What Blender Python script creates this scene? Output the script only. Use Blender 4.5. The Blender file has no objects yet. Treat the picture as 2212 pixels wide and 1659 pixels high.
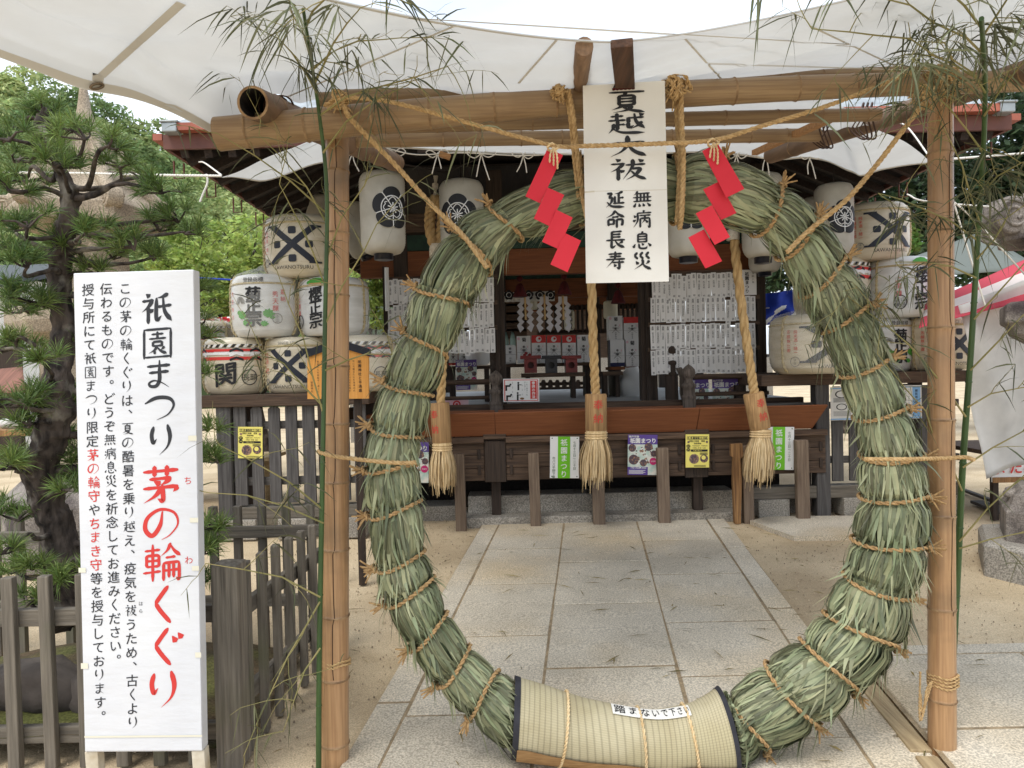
import bpy, bmesh, math, random
from math import sin, cos, pi, radians, sqrt, atan2
from mathutils import Vector, Matrix, noise
S = bpy.context.scene
C = S.collection
R = random.Random(11)
V = Vector
# ---------------------------------------------------------------- camera
ROLL, PITCH, HC, F, CX, CY = radians(1.35), radians(1.0), 1.727, 1556.0, 1106.0, 829.5
_vd = V((0, cos(PITCH), -sin(PITCH))); _u0 = V((0, sin(PITCH), cos(PITCH))); _r0 = V((1, 0, 0))
_cx = cos(ROLL) * _r0 - sin(ROLL) * _u0
_cy = sin(ROLL) * _r0 + cos(ROLL) * _u0
EYE = V((0, 0, HC))
cam = bpy.data.cameras.new("camera"); camo = bpy.data.objects.new("camera", cam); C.objects.link(camo)
camo.matrix_world = Matrix(((_cx.x, _cy.x, -_vd.x, 0), (_cx.y, _cy.y, -_vd.y, 0), (_cx.z, _cy.z, -_vd.z, HC), (0, 0, 0, 1)))
cam.sensor_width = 36; cam.lens = F / 2212 * 36; cam.clip_start = .05; cam.clip_end = 1000
S.camera = camo
# ---------------------------------------------------------------- sky, sun, exposure
SUN_EL, SUN_AZ = radians(58), radians(215)          # azimuth measured clockwise from +Y
w = bpy.data.worlds.new("World"); S.world = w; w.use_nodes = True
nt = w.node_tree; nt.nodes.clear()
sky = nt.nodes.new("ShaderNodeTexSky"); sky.sky_type = 'NISHITA'; sky.sun_disc = False
sky.sun_elevation = SUN_EL; sky.sun_rotation = SUN_AZ; sky.dust_density = 2.5
tc = nt.nodes.new("ShaderNodeTexCoord"); mp = nt.nodes.new("ShaderNodeMapping"); mp.inputs['Scale'].default_value = (1.2, 1.2, 3.5)
nz = nt.nodes.new("ShaderNodeTexNoise"); nz.inputs['Scale'].default_value = 2.2; nz.inputs['Detail'].default_value = 6
rp = nt.nodes.new("ShaderNodeValToRGB"); rp.color_ramp.elements[0].position = .3; rp.color_ramp.elements[0].color = (.62,) * 3 + (1,)
rp.color_ramp.elements[1].position = .62; rp.color_ramp.elements[1].color = (.97,) * 3 + (1,)
mx = nt.nodes.new("ShaderNodeMix"); mx.data_type = 'RGBA'; mx.inputs['B'].default_value = (5.2, 5.65, 6.2, 1)
bg = nt.nodes.new("ShaderNodeBackground"); bg.inputs['Strength'].default_value = .15
out = nt.nodes.new("ShaderNodeOutputWorld")
L = nt.links.new
L(tc.outputs['Generated'], mp.inputs['Vector']); L(mp.outputs[0], nz.inputs['Vector']); L(nz.outputs[0], rp.inputs[0])
L(rp.outputs[0], mx.inputs['Factor']); L(sky.outputs[0], mx.inputs['A']); L(mx.outputs['Result'], bg.inputs[0]); L(bg.outputs[0], out.inputs[0])
sun = bpy.data.lights.new("sun", 'SUN'); sun.energy = 1.4; sun.angle = radians(26); sun.color = (1, .97, .91)
suno = bpy.data.objects.new("sun", sun); C.objects.link(suno)
_sd = V((sin(SUN_AZ) * cos(SUN_EL), cos(SUN_AZ) * cos(SUN_EL), sin(SUN_EL)))
suno.rotation_euler = _sd.to_track_quat('Z', 'Y').to_euler()
S.view_settings.view_transform = 'Standard'; S.view_settings.look = 'None'; S.view_settings.gamma = 1
S.view_settings.exposure = .74
S.cycles.max_bounces = 8; S.cycles.diffuse_bounces = 4; S.cycles.transmission_bounces = 6; S.cycles.transparent_max_bounces = 8

# ---------------------------------------------------------------- helpers: where things stand
def ray(px, py): return _cx * ((px - CX) / F) + _cy * ((CY - py) / F) + _vd
def P(px, py, d): r = ray(px, py); return EYE + r * (d / r.y)
SL = .037
def gz(y): return SL * max(-3.0, min(y, 8.0))
def G(px, py):
    r = ray(px, py); t = HC / (SL * r.y - r.z); return EYE + r * t
def proj(p):
    r = V(p) - EYE; z = r.dot(_vd); return CX + F * r.dot(_cx) / z, CY - F * r.dot(_cy) / z
def pxm(px, d): return px / F * d

# ---------------------------------------------------------------- helpers: meshes
ORG = {}
class MB:
    def __init__(s): s.v = []; s.f = []; s.m = []; s.s = []
    def add(s, vs, fs, mi=0, sm=False):
        b = len(s.v); s.v += [tuple(x) for x in vs]
        for f in fs: s.f.append([i + b for i in f]); s.m.append(mi); s.s.append(sm)
    def box(s, c, size, rot=None, mi=0):
        c = V(c); a, b, d = [x / 2 for x in size]
        q = [V((x, y, z)) for z in (-d, d) for y in (-b, b) for x in (-a, a)]
        if rot is not None: q = [rot @ p for p in q]
        s.add([c + p for p in q], [(0, 2, 3, 1), (4, 5, 7, 6), (0, 1, 5, 4), (2, 6, 7, 3), (0, 4, 6, 2), (1, 3, 7, 5)], mi)
    def bar(s, a, b, w, h, mi=0, up=V((0, 0, 1))):            # square-section bar from a to b
        a = V(a); b = V(b); t = (b - a); l = t.length; t.normalize()
        x = t.cross(up)
        if x.length < 1e-4: x = t.cross(V((0, 1, 0)))
        x.normalize(); z = x.cross(t)
        s.box((a + b) / 2, (w, l, h), Matrix((x, t, z)).transposed(), mi)
    def tube(s, pts, rad, n=8, mi=0, caps=True, sm=True, closed=False):
        pts = [V(p) for p in pts]; m = len(pts)
        if not hasattr(rad, '__len__'): rad = [rad] * m
        t0 = (pts[1] - pts[0]).normalized()
        x = t0.orthogonal().normalized(); vs = []
        for i, p in enumerate(pts):
            t = (pts[min(i + 1, m - 1)] - pts[max(i - 1, 0)])
            if t.length < 1e-9: t = t0
            t.normalize(); x = (x - t * x.dot(t)); x.normalize(); y = t.cross(x)
            for k in range(n):
                a = 2 * pi * k / n; vs.append(p + (x * cos(a) + y * sin(a)) * rad[i])
        fs = [(i * n + k, i * n + (k + 1) % n, (i + 1) * n + (k + 1) % n, (i + 1) * n + k) for i in range(m - 1) for k in range(n)]
        s.add(vs, fs, mi, sm)
        if caps: s.add([vs[k] for k in range(n)][::-1] + vs[-n:], [list(range(n)), list(range(n, 2 * n))], mi)
    def lathe(s, prof, c, n=24, mi=0, sm=True, M=None, a0=0):
        c = V(c); vs = []
        for r, z in prof:
            for k in range(n):
                a = a0 + 2 * pi * k / n; p = V((r * cos(a), r * sin(a), z)); vs.append(c + (M @ p if M else p))
        fs = [(i * n + k, i * n + (k + 1) % n, (i + 1) * n + (k + 1) % n, (i + 1) * n + k) for i in range(len(prof) - 1) for k in range(n)]
        s.add(vs, fs, mi, sm)
        if prof[0][0] > 1e-4: s.add(vs[:n][::-1], [list(range(n))], mi)
        if prof[-1][0] > 1e-4: s.add(vs[-n:], [list(range(n))], mi)
    def strip(s, pts, ws, side, mi=0, sm=False):              # ribbon: points, widths, side vector(s)
        vs = []
        for i, p in enumerate(pts):
            sd = side[i] if isinstance(side, list) else side
            vs += [V(p) - sd * ws[i] / 2, V(p) + sd * ws[i] / 2]
        s.add(vs, [(2 * i, 2 * i + 1, 2 * i + 3, 2 * i + 2) for i in range(len(pts) - 1)], mi, sm)
    def prism(s, poly, back, mi=0):                           # outline (list of points) extruded by vector back
        n = len(poly); a = [V(p) for p in poly]; b = [p + V(back) for p in a]
        s.add(a + b, [list(range(n)), list(range(2 * n - 1, n - 1, -1))] + [(i, i + n, (i + 1) % n + n, (i + 1) % n) for i in range(n)], mi)
    def rope(s, pts, r, mi=0, strands=3, pitch=7.0, n=5):     # laid rope
        pts = resample([V(p) for p in pts], r * 1.3); m = len(pts)
        x = (pts[1] - pts[0]).normalized().orthogonal().normalized(); fr = []
        for i, p in enumerate(pts):
            t = (pts[min(i + 1, m - 1)] - pts[max(i - 1, 0)]).normalized(); x = (x - t * x.dot(t)).normalized(); fr.append((p, x.copy(), t.cross(x)))
        for k in range(strands):
            q = []
            for i, (p, a, b) in enumerate(fr):
                an = 2 * pi * (k / strands + i * 1.3 / pitch); q.append(p + (a * cos(an) + b * sin(an)) * r * .52)
            s.tube(q, r * .56, n, mi)
    def build(s, name, mats, parent=None, loc=None, bevel=0):
        me = bpy.data.meshes.new(name)
        if parent is not None: o0 = ORG[parent.name]
        else:
            if loc is None:
                xs = [v[0] for v in s.v]; ys = [v[1] for v in s.v]; zs = [v[2] for v in s.v]
                loc = ((min(xs) + max(xs)) / 2, (min(ys) + max(ys)) / 2, min(zs))
            o0 = V(loc)
        me.from_pydata([(v[0] - o0.x, v[1] - o0.y, v[2] - o0.z) for v in s.v], [], s.f)
        for m in (mats if isinstance(mats, (list, tuple)) else [mats]): me.materials.append(m)
        me.polygons.foreach_set("material_index", s.m); me.polygons.foreach_set("use_smooth", s.s); me.update()
        o = bpy.data.objects.new(name, me); C.objects.link(o)
        if parent is not None: o.parent = parent
        else: o.location = o0
        ORG[o.name] = o0
        if bevel:
            b = o.modifiers.new("bevel", 'BEVEL'); b.width = bevel; b.segments = 2; b.limit_method = 'ANGLE'; b.angle_limit = radians(40)
        return o
def tag(o, label=None, cat=None, group=None, kind=None):
    if label: o['label'] = label
    if cat: o['category'] = cat
    if group: o['group'] = group
    if kind: o['kind'] = kind
    return o
def thing(name, label, cat, loc, group=None):
    o = bpy.data.objects.new(name, None); C.objects.link(o); o.location = loc; o.empty_display_size = .1
    ORG[o.name] = V(loc); return tag(o, label, cat, group)
def dup(o, loc, label=None, rotz=None, scale=None, parent=None):
    c = o.copy(); C.objects.link(c)
    if parent is None:
        c.location = loc; ORG[c.name] = V(loc)
        if rotz is not None: c.rotation_euler = (0, 0, rotz)
        if scale: c.scale = (scale,) * 3
        if label: c['label'] = label
    else: c.parent = parent
    for ch in [x for x in o.children]: dup(ch, None, parent=c)
    return c
def resample(pts, step):
    out = [pts[0]]
    for a, b in zip(pts, pts[1:]):
        n = max(1, int((b - a).length / step + .5))
        for i in range(1, n + 1): out.append(a.lerp(b, i / n))
    return out
def spline(pts, n=8):                                          # Catmull-Rom through the points
    pts = [V(p) for p in pts]; q = [2 * pts[0] - pts[1]] + pts + [2 * pts[-1] - pts[-2]]; out = []
    for i in range(1, len(q) - 2):
        a, b, c, d = q[i - 1:i + 3]
        for k in range(n):
            t = k / n
            out.append(.5 * (2 * b + (c - a) * t + (2 * a - 5 * b + 4 * c - d) * t * t + (3 * b - a - 3 * c + d) * t ** 3))
    out.append(pts[-1]); return out
def lerp(a, b, t): return a + (b - a) * t
def rv(s=1): return V((R.uniform(-s, s), R.uniform(-s, s), R.uniform(-s, s)))

# ---------------------------------------------------------------- helpers: materials
def srgb(r, g, b):
    f = lambda c: (c / 255 / 12.92) if c / 255 <= .04045 else ((c / 255 + .055) / 1.055) ** 2.4
    return (f(r), f(g), f(b))
def mat(name, col, col2=None, rough=.75, scale=8, stretch=(1, 1, 1), lo=.35, hi=.65, bump=0, bscale=60, bstretch=None, island=0, objvar=0, trans=0, metal=0, detail=5,
        coat=0, speck=0, sscale=150, spec=.4, huevar=0, third=None, tscale=1.5, tlo=.5, thi=.7, alpha=1):
    m = bpy.data.materials.new(name); m.use_nodes = True; t = m.node_tree; n = t.nodes; n.clear(); l = t.links.new
    o = n.new("ShaderNodeOutputMaterial"); b = n.new("ShaderNodeBsdfPrincipled"); l(b.outputs[0], o.inputs[0])
    b.inputs['Roughness'].default_value = rough; b.inputs['Metallic'].default_value = metal; b.inputs['Specular IOR Level'].default_value = spec
    if coat: b.inputs['Coat Weight'].default_value = coat; b.inputs['Coat Roughness'].default_value = .18
    tc = n.new("ShaderNodeTexCoord"); mp = n.new("ShaderNodeMapping"); mp.inputs['Scale'].default_value = stretch; l(tc.outputs['Object'], mp.inputs[0])
    if island or objvar:                                       # shift the pattern per piece, so that repeats differ
        pass
    cur = None
    if col2 is None and not speck and not island and not objvar: b.inputs['Base Color'].default_value = (*col, 1)
    else:
        mixn = n.new("ShaderNodeMix"); mixn.data_type = 'RGBA'; mixn.inputs['A'].default_value = (*col, 1); mixn.inputs['B'].default_value = (*(col2 or col), 1)
        nz = n.new("ShaderNodeTexNoise"); nz.inputs['Scale'].default_value = scale; nz.inputs['Detail'].default_value = detail; l(mp.outputs[0], nz.inputs['Vector'])
        mr = n.new("ShaderNodeMapRange"); mr.inputs[1].default_value = lo; mr.inputs[2].default_value = hi; l(nz.outputs[0], mr.inputs[0]); l(mr.outputs[0], mixn.inputs['Factor'])
        cur = mixn.outputs['Result']
        if third:
            nz3 = n.new("ShaderNodeTexNoise"); nz3.inputs['Scale'].default_value = tscale; nz3.inputs['Detail'].default_value = 4; l(tc.outputs['Object'], nz3.inputs['Vector'])
            mr3 = n.new("ShaderNodeMapRange"); mr3.inputs[1].default_value = tlo; mr3.inputs[2].default_value = thi; l(nz3.outputs[0], mr3.inputs[0])
            mx3 = n.new("ShaderNodeMix"); mx3.data_type = 'RGBA'; mx3.inputs['B'].default_value = (*third, 1); l(mr3.outputs[0], mx3.inputs['Factor']); l(cur, mx3.inputs['A']); cur = mx3.outputs['Result']
        if speck:
            vz = n.new("ShaderNodeTexNoise"); vz.inputs['Scale'].default_value = sscale; vz.inputs['Detail'].default_value = 2; l(tc.outputs['Object'], vz.inputs['Vector'])
            mr2 = n.new("ShaderNodeMapRange"); mr2.inputs[1].default_value = .36; mr2.inputs[2].default_value = .64; mr2.inputs[3].default_value = 1 - speck; mr2.inputs[4].default_value = 1 + speck; l(vz.outputs[0], mr2.inputs[0])
            hs = n.new("ShaderNodeHueSaturation"); l(cur, hs.inputs['Color']); l(mr2.outputs[0], hs.inputs['Value']); cur = hs.outputs[0]
        if island or objvar:
            hs = n.new("ShaderNodeHueSaturation"); l(cur, hs.inputs['Color'])
            if island: g = n.new("ShaderNodeNewGeometry"); src = g.outputs['Random Per Island']; amt = island
            else: g = n.new("ShaderNodeObjectInfo"); src = g.outputs['Random']; amt = objvar
            mr2 = n.new("ShaderNodeMapRange"); mr2.inputs[3].default_value = 1 - amt; mr2.inputs[4].default_value = 1 + amt; l(src, mr2.inputs[0]); l(mr2.outputs[0], hs.inputs['Value'])
            if huevar:
                mu = n.new("ShaderNodeMath"); mu.operation = 'MULTIPLY'; mu.inputs[1].default_value = 7.31; l(src, mu.inputs[0])
                fr = n.new("ShaderNodeMath"); fr.operation = 'FRACT'; l(mu.outputs[0], fr.inputs[0])
                mr4 = n.new("ShaderNodeMapRange"); mr4.inputs[3].default_value = .5 - huevar; mr4.inputs[4].default_value = .5 + huevar; l(fr.outputs[0], mr4.inputs[0]); l(mr4.outputs[0], hs.inputs['Hue'])
            cur = hs.outputs[0]
        l(cur, b.inputs['Base Color'])
    if bump:
        mp2 = n.new("ShaderNodeMapping"); mp2.inputs['Scale'].default_value = bstretch or stretch; l(tc.outputs['Object'], mp2.inputs[0])
        nb = n.new("ShaderNodeTexNoise"); nb.inputs['Scale'].default_value = bscale; nb.inputs['Detail'].default_value = 5; l(mp2.outputs[0], nb.inputs['Vector'])
        bp = n.new("ShaderNodeBump"); bp.inputs['Strength'].default_value = bump; bp.inputs['Distance'].default_value = .01; l(nb.outputs[0], bp.inputs['Height']); l(bp.outputs[0], b.inputs['Normal'])
    if trans:
        tr = n.new("ShaderNodeBsdfTranslucent"); ms = n.new("ShaderNodeMixShader"); ms.inputs[0].default_value = trans
        if cur: l(cur, tr.inputs[0])
        else: tr.inputs[0].default_value = (*col, 1)
        l(b.outputs[0], ms.inputs[1]); l(tr.outputs[0], ms.inputs[2]); l(ms.outputs[0], o.inputs[0])
    if alpha < 1: b.inputs['Alpha'].default_value = alpha
    return m
def wood(name, a, b, axis, objvar=.15, **k):                    # grain runs along the axis
    st = {'x': (1.2, 22, 22), 'y': (22, 1.2, 22), 'z': (22, 22, 1.2)}[axis]
    return mat(name, a, b, rough=k.pop('rough', .8), scale=2.6, stretch=st, lo=.3, hi=.7, bump=k.pop('bump', .5), bscale=4, objvar=objvar, third=k.pop('third', None), detail=6, **k)

# ---------------------------------------------------------------- helpers: lettering
GL = {}
def glyph(s, off=0.0, res=3):
    k = (s, off, res)
    if k not in GL:
        cu = bpy.data.curves.new("t", 'FONT'); cu.body = s; cu.resolution_u = res; cu.offset = off
        o = bpy.data.objects.new("t", cu); C.objects.link(o)
        me = bpy.data.meshes.new_from_object(o.evaluated_get(bpy.context.evaluated_depsgraph_get()))
        vs = [(v.co.x, v.co.y) for v in me.vertices]; fs = [list(p.vertices) for p in me.polygons]
        bpy.data.objects.remove(o); bpy.data.curves.remove(cu); bpy.data.meshes.remove(me)
        GL[k] = (vs, fs)
    return GL[k]
def sliced(vs, fs, step):                                       # cut flat glyphs so that they can wrap round a barrel
    bm = bmesh.new(); q = [bm.verts.new((x, y, 0)) for x, y in vs]
    for f in fs:
        try: bm.faces.new([q[i] for i in f])
        except ValueError: pass
    x0 = min(v[0] for v in vs); x1 = max(v[0] for v in vs); x = x0 + step
    while x < x1:
        bmesh.ops.bisect_plane(bm, geom=bm.verts[:] + bm.edges[:] + bm.faces[:], plane_co=(x, 0, 0), plane_no=(1, 0, 0)); x += step
    bm.verts.index_update(); r = [(v.co.x, v.co.y) for v in bm.verts], [[v.index for v in f.verts] for f in bm.faces]; bm.free(); return r
def char(mb, f, ch, x, y, size, mi, off=.0, sx=1, sy=1, slant=0, up=1, res=2, cut=0, wob=0):
    vs, fs = glyph(ch, 0, res)
    if not vs: return
    if cut: vs, fs = sliced(vs, fs, cut)
    if off > .004:                                             # bold: the glyph several times, nudged, each a hair in front of the last
        for k, (ax, ay) in enumerate(((1, 0), (-1, 0), (0, 1), (0, -1), (.7, .7), (-.7, .7), (.7, -.7), (-.7, -.7))):
            char(mb, lambda u, v, k=k: f(u, v) - V((0, .00005 * (k + 1), 0)), ch, x + ax * off * size * sx * .8, y + ay * off * size * sy * .8, size, mi, 0, sx, sy, slant, up, res, cut, wob)
    q = []
    for gx, gy in vs:
        a = gx - .5; b = gy - .38 + slant * a
        if wob: b += wob * noise.noise(V((gx * 5, gy * 5, ord(ch[0]) * .37))); a += wob * noise.noise(V((gx * 5, gy * 5, 9 + ord(ch[0]) * .37)))
        q.append(f(x + a * size * sx, y + up * b * size * sy))
    mb.add(q, fs, mi)
def vtext(mb, f, s, x, y, size, step, mi, up=1, **k):           # vertical column, first character centred at x, y
    for i, ch in enumerate(s):
        if ch == ' ': continue
        dx, dy = (.55, .5) if ch in '、。' else (0, 0)
        char(mb, f, ch, x + dx * size, y - up * (i * step - dy * size), size, mi, up=up, **k)
def htext(mb, f, s, x, y, size, mi, up=1, off=0, sx=1, cut=0, res=2):   # centred horizontal line
    vs, fs = glyph(s, 0, res)
    if not vs: return
    if cut: vs, fs = sliced(vs, fs, cut)
    if off > .004:
        for k, (ax, ay) in enumerate(((1, 0), (-1, 0), (0, 1), (0, -1))): htext(mb, lambda u, v, k=k: f(u, v) - V((0, .00005 * (k + 1), 0)), s, x + ax * off * size * .8, y + ay * off * size * .8, size, mi, up, 0, sx, cut, res)
    a = min(v[0] for v in vs); b = max(v[0] for v in vs); m = (a + b) / 2
    mb.add([f(x + (gx - m) * size * sx, y + up * (gy - .36) * size) for gx, gy in vs], fs, mi)
class Card:                                                     # an upright sheet of paper or board facing the court; u to the right, v down, 0..1
    def __init__(s, x0, y0, x1, y1, d, yaw=0, tilt=0):
        s.c = P((x0 + x1) / 2, (y0 + y1) / 2, d); s.w = pxm(x1 - x0, d); s.h = pxm(y1 - y0, d); s.M = Matrix.Rotation(yaw, 3, 'Z') @ Matrix.Rotation(tilt, 3, 'Y'); s.o = .0015
    def pt(s, u, v, o=0): return s.c + s.M @ V(((u - .5) * s.w, -o, (.5 - v) * s.h))
    def slab(s, mb, th, mi=0): mb.box(s.c + s.M @ V((0, th / 2, 0)), (s.w, th, s.h), s.M, mi)
    def patch(s, mb, u0, v0, u1, v1, mi, o=.0026): mb.add([s.pt(u0, v1, o), s.pt(u1, v1, o), s.pt(u1, v0, o), s.pt(u0, v0, o)], [(0, 1, 2, 3)], mi)
    def disc(s, mb, u, v, r, mi, o=.0026, n=20, k=1): mb.add([s.pt(u + r * cos(2 * pi * i / n), v - r * k * s.w / s.h * sin(2 * pi * i / n), o) for i in range(n)], [list(range(n))], mi)
    def f(s, o=.003): return lambda x, y: s.c + s.M @ V((x - s.w / 2, -o, s.h / 2 - y))    # metres from the top left corner, y down
    def vt(s, mb, t, u, v, size, step, mi, o=.003, **k): vtext(mb, s.f(o), t, u * s.w, v * s.h, size * s.h, step * s.h, mi, up=-1, **k)
    def ht(s, mb, t, u, v, size, mi, o=.003, **k): htext(mb, s.f(o), t, u * s.w, v * s.h, size * s.h, mi, up=-1, **k)
# ---------------------------------------------------------------- brush lettering: strokes drawn by hand, others from the plain font
_SI = 'd 18 4 28 12|h 6 26 40 24|p 38 25 24 44 4 60|v 24 42 24 96|d 28 52 38 60|'
_ST = {
'夏': 'h 4 10 96 8|p 48 10 44 18 36 24|v 30 24 30 66|z 30 25 70 24|v 70 24 70 66|h 32 38 68 37|h 32 51 68 50|h 30 65 70 64|p 42 64 30 76 10 86|z 38 73 66 72|p 66 72 50 88 14 98|n 40 76 62 88 98 98',
'越': 'h 8 20 40 18|v 24 6 24 40|h 2 38 46 36|v 26 38 26 78|h 28 56 44 55|p 16 52 14 72 2 94|n 14 74 40 90 98 92|h 50 28 94 25|p 54 28 54 48 44 60|k 54 46 56 68 70 60|n 70 8 76 44 98 74|p 90 44 80 60 60 76|d 84 8 92 17',
'大': 'h 8 36 92 32|p 48 4 48 40 34 70 4 94|n 48 38 66 70 98 92',
'祓': _SI + 'h 44 30 94 27|p 62 6 60 40 36 94|z 58 46 84 44|p 84 45 70 72 44 96|n 58 56 74 78 98 94|d 78 6 88 16',
'無': 'p 26 2 20 14 6 24|h 18 16 88 14|h 4 38 96 36|h 6 60 96 58|v 24 18 24 60|v 42 16 42 60|v 60 16 60 60|v 78 16 78 60|d 18 70 8 92|d 34 72 38 90|d 54 72 60 88|d 76 70 92 88',
'病': 'd 54 0 60 9|h 24 16 96 14|p 26 16 26 60 4 98|d 8 28 16 40|d 18 54 4 62|h 36 30 92 28|v 40 46 40 96|z 40 46 88 44|k 88 44 88 94 78 88|p 64 30 62 54 48 74|n 64 54 72 62 78 72',
'息': 'p 54 0 48 6 42 12|v 28 14 28 60|z 28 14 72 13|v 72 13 72 60|h 30 28 70 27|h 30 43 70 42|h 28 58 72 57|d 14 70 4 90|k 32 68 38 92 68 94 76 80|d 48 66 56 76|d 80 66 94 82',
'災': 'z 24 2 10 20|z 10 20 26 38|z 52 0 38 19|z 38 19 54 38|z 82 0 68 19|z 68 19 86 38|d 18 52 28 68|p 84 48 78 60 66 68|p 50 40 50 66 8 98|n 50 62 66 82 96 98',
'延': 'p 88 4 70 12 46 16|v 68 12 68 68|h 68 40 92 38|v 48 30 48 68|h 40 70 96 68|z 8 14 34 12|z 34 12 18 36|z 16 38 36 36|p 36 36 28 66 2 92|n 8 62 34 86 98 92',
'命': 'p 50 0 36 22 2 42|n 50 2 66 22 98 40|h 34 38 66 36|v 14 52 16 86|z 14 52 44 50|v 44 50 42 80|h 16 78 44 76|z 58 52 88 50|k 88 50 86 80 78 76|v 58 50 58 98',
'長': 'v 32 4 32 54|h 32 6 82 4|h 32 21 76 20|h 32 36 76 35|h 4 54 98 52|k 32 54 32 94 54 82|p 88 60 78 68 64 74|n 48 54 66 80 98 96',
'寿': 'h 16 14 82 12|h 22 29 78 27|h 4 45 98 42|p 50 0 46 40 4 92|h 36 62 94 60|k 70 50 70 94 56 88|d 44 72 52 84',
'祇': _SI + 'p 86 6 70 14 50 18|k 50 18 50 84 66 74|h 52 46 96 42|n 70 12 76 60 98 92',
'園': 'v 8 6 8 98|z 8 7 92 6|v 92 6 92 98|h 8 94 92 93|h 32 22 68 21|v 50 14 50 36|h 24 36 76 35|v 36 46 36 60|z 36 46 64 45|v 64 45 64 60|h 36 59 64 58|p 50 60 40 72 22 82|v 40 70 42 84|p 72 62 66 68 60 72|n 50 64 62 76 80 84',
'ま': 'h 14 22 84 20|h 20 42 80 40|s 52 4 52 40 52 66 42 84 24 84 20 74 36 67 60 75 82 90',
'つ': 's 4 34 40 18 80 22 94 44 76 72 40 88', 'り': 'k 26 8 20 34 25 58 36 46|p 70 4 78 40 70 72 44 98',
'茅': 'h 6 16 94 14|v 34 2 34 28|v 66 2 66 28|h 22 36 76 34|p 76 35 62 46 50 52|d 34 42 48 50|h 6 60 94 57|p 94 58 88 66 82 72|k 54 52 56 92 42 88|p 52 60 36 80 6 98',
'の': 's 52 20 46 56 26 82 8 64 14 34 46 14 82 24 92 54 72 82 50 94',
'輪': 'h 6 18 44 16|v 10 30 10 60|z 10 31 42 30|v 42 30 42 60|h 10 45 42 44|h 10 60 42 59|h 2 76 46 73|v 26 2 26 98|p 72 0 64 18 46 34|n 72 4 82 20 98 34|h 60 38 84 36|v 54 52 54 98|z 54 52 94 50|k 94 50 94 94 86 90|v 68 52 68 90|v 80 52 80 90|h 54 72 94 70',
'く': 'z 64 2 46 26 32 46|z 32 46 46 68 70 98', 'ぐ': 'z 58 2 40 26 26 46|z 26 46 40 68 64 98|d 70 24 79 38|d 85 16 94 29'}
_ST['~'] = ''
STROKES = {k: [(s.split()[0], [float(q) for q in s.split()[1:]]) for s in v.split('|') if s] for k, v in _ST.items()}
def strokes(mb, f, st, x, y, sx, sy, mi, kind):
    W = (10.5 if len(st) < 11 else 8.6 if len(st) < 14 else 7.4) * (1.28, 1.12, 1.0)[kind]
    for si, (ty, q) in enumerate(st):
        pts = spline([V((q[i], q[i + 1], 0)) for i in range(0, len(q), 2)], 7); n = len(pts) - 1; L_ = []; R_ = []
        for i, p in enumerate(pts):
            t = i / n; d = (pts[min(i + 1, n)] - pts[max(i - 1, 0)]).normalized(); nn = V((-d.y, d.x, 0))
            e0 = min(1, .45 + t * 5); e1 = min(1, .5 + (1 - t) * 5)
            w_ = {'h': (1.0 - .42 * sin(pi * t) + .18 * t) * e0 * e1, 'v': (1.12 - .2 * sin(pi * t)) * e0 * e1, 'p': (1.15 - .25 * t) * e0 * (1 - max(0, t - .35) / .68), 'n': (.45 + 1.05 * t) * (1 if t < .82 else max(.08, 1 - (t - .82) / .19)),
                  'd': (.35 + 1.1 * min(1, t * 1.3)) * e1, 'z': .98 * e0 * e1, 'k': (1.05 if t < .7 else max(.08, 1.05 * (1 - (t - .7) / .31))) * e0, 's': (.8 + .25 * sin(2 * pi * t)) * e0 * (1 if t < .7 else max(.1, 1 - (t - .7) / .34))}[ty] * W / 2
            L_.append(p + nn * w_); R_.append(p - nn * w_)
        out = [pts[0] - (pts[1] - pts[0]).normalized() * W * .18] if ty != 'n' else [pts[0]]
        rows = []
        for a, b in zip(L_, R_): rows += [a, b]
        g = lambda p: f(x + (p.x / 100 - .5) * sx, y + (p.y / 100 - .5 - (.07 * (p.x / 100 - .5) if kind < 2 else .05 * (p.x / 100 - .5))) * sy) - V((0, .00004 * si, 0))
        vs = [g(p) for p in rows]; fs = [(2 * i, 2 * i + 1, 2 * i + 3, 2 * i + 2) for i in range(n)]
        e = g(pts[-1] + (pts[-1] - pts[-2]).normalized() * W * .2 * (0 if ty in 'pnks' else 1)); vs += [g(out[0]), e]; m = len(vs)
        fs += [(0, m - 2, 1), (m - 4, m - 3, m - 1)]; mb.add(vs, fs, mi)
def bchar(mb, f, ch, x, y, sx, sy, mi=0, kind=0):
    if ch in STROKES and ch != '~': return strokes(mb, f, STROKES[ch], x, y, sx * .95, sy * .95, mi, kind)
    char(mb, f, ch, x, y, 1, mi, off=(.034, .02, .008)[kind], up=-1, sx=sx, sy=sy, slant=(.10, .08, .06)[kind], res=(5, 4, 2)[kind], wob=(.035, .03, .02)[kind])
# ================================================================ materials
M = {}
M['sand'] = mat('sand', srgb(208, 189, 158), srgb(186, 166, 134), rough=.95, scale=1.6, bump=.7, bscale=34, speck=.2, sscale=150, third=srgb(170, 150, 122), tscale=.8, tlo=.46, thi=.72)
M['granite'] = mat('granite', srgb(158, 152, 142), srgb(138, 132, 123), rough=.85, scale=2.2, bump=.4, bscale=90, speck=.4, sscale=85, third=srgb(126, 116, 100), tscale=1.1, tlo=.5, thi=.75)
M['granite_pave'] = mat('granite_pave', srgb(206, 196, 178), srgb(186, 176, 158), rough=.85, scale=2.2, bump=.25, bscale=110, speck=.3, sscale=115, third=srgb(200, 178, 142), tscale=.9, tlo=.48, thi=.8, island=.08)
M['old_granite'] = mat('old_granite', srgb(150, 142, 134), srgb(112, 104, 98), rough=.9, scale=5, bump=.5, bscale=70, speck=.3, sscale=110, third=srgb(70, 62, 62), tscale=3.2, tlo=.5, thi=.66)
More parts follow.
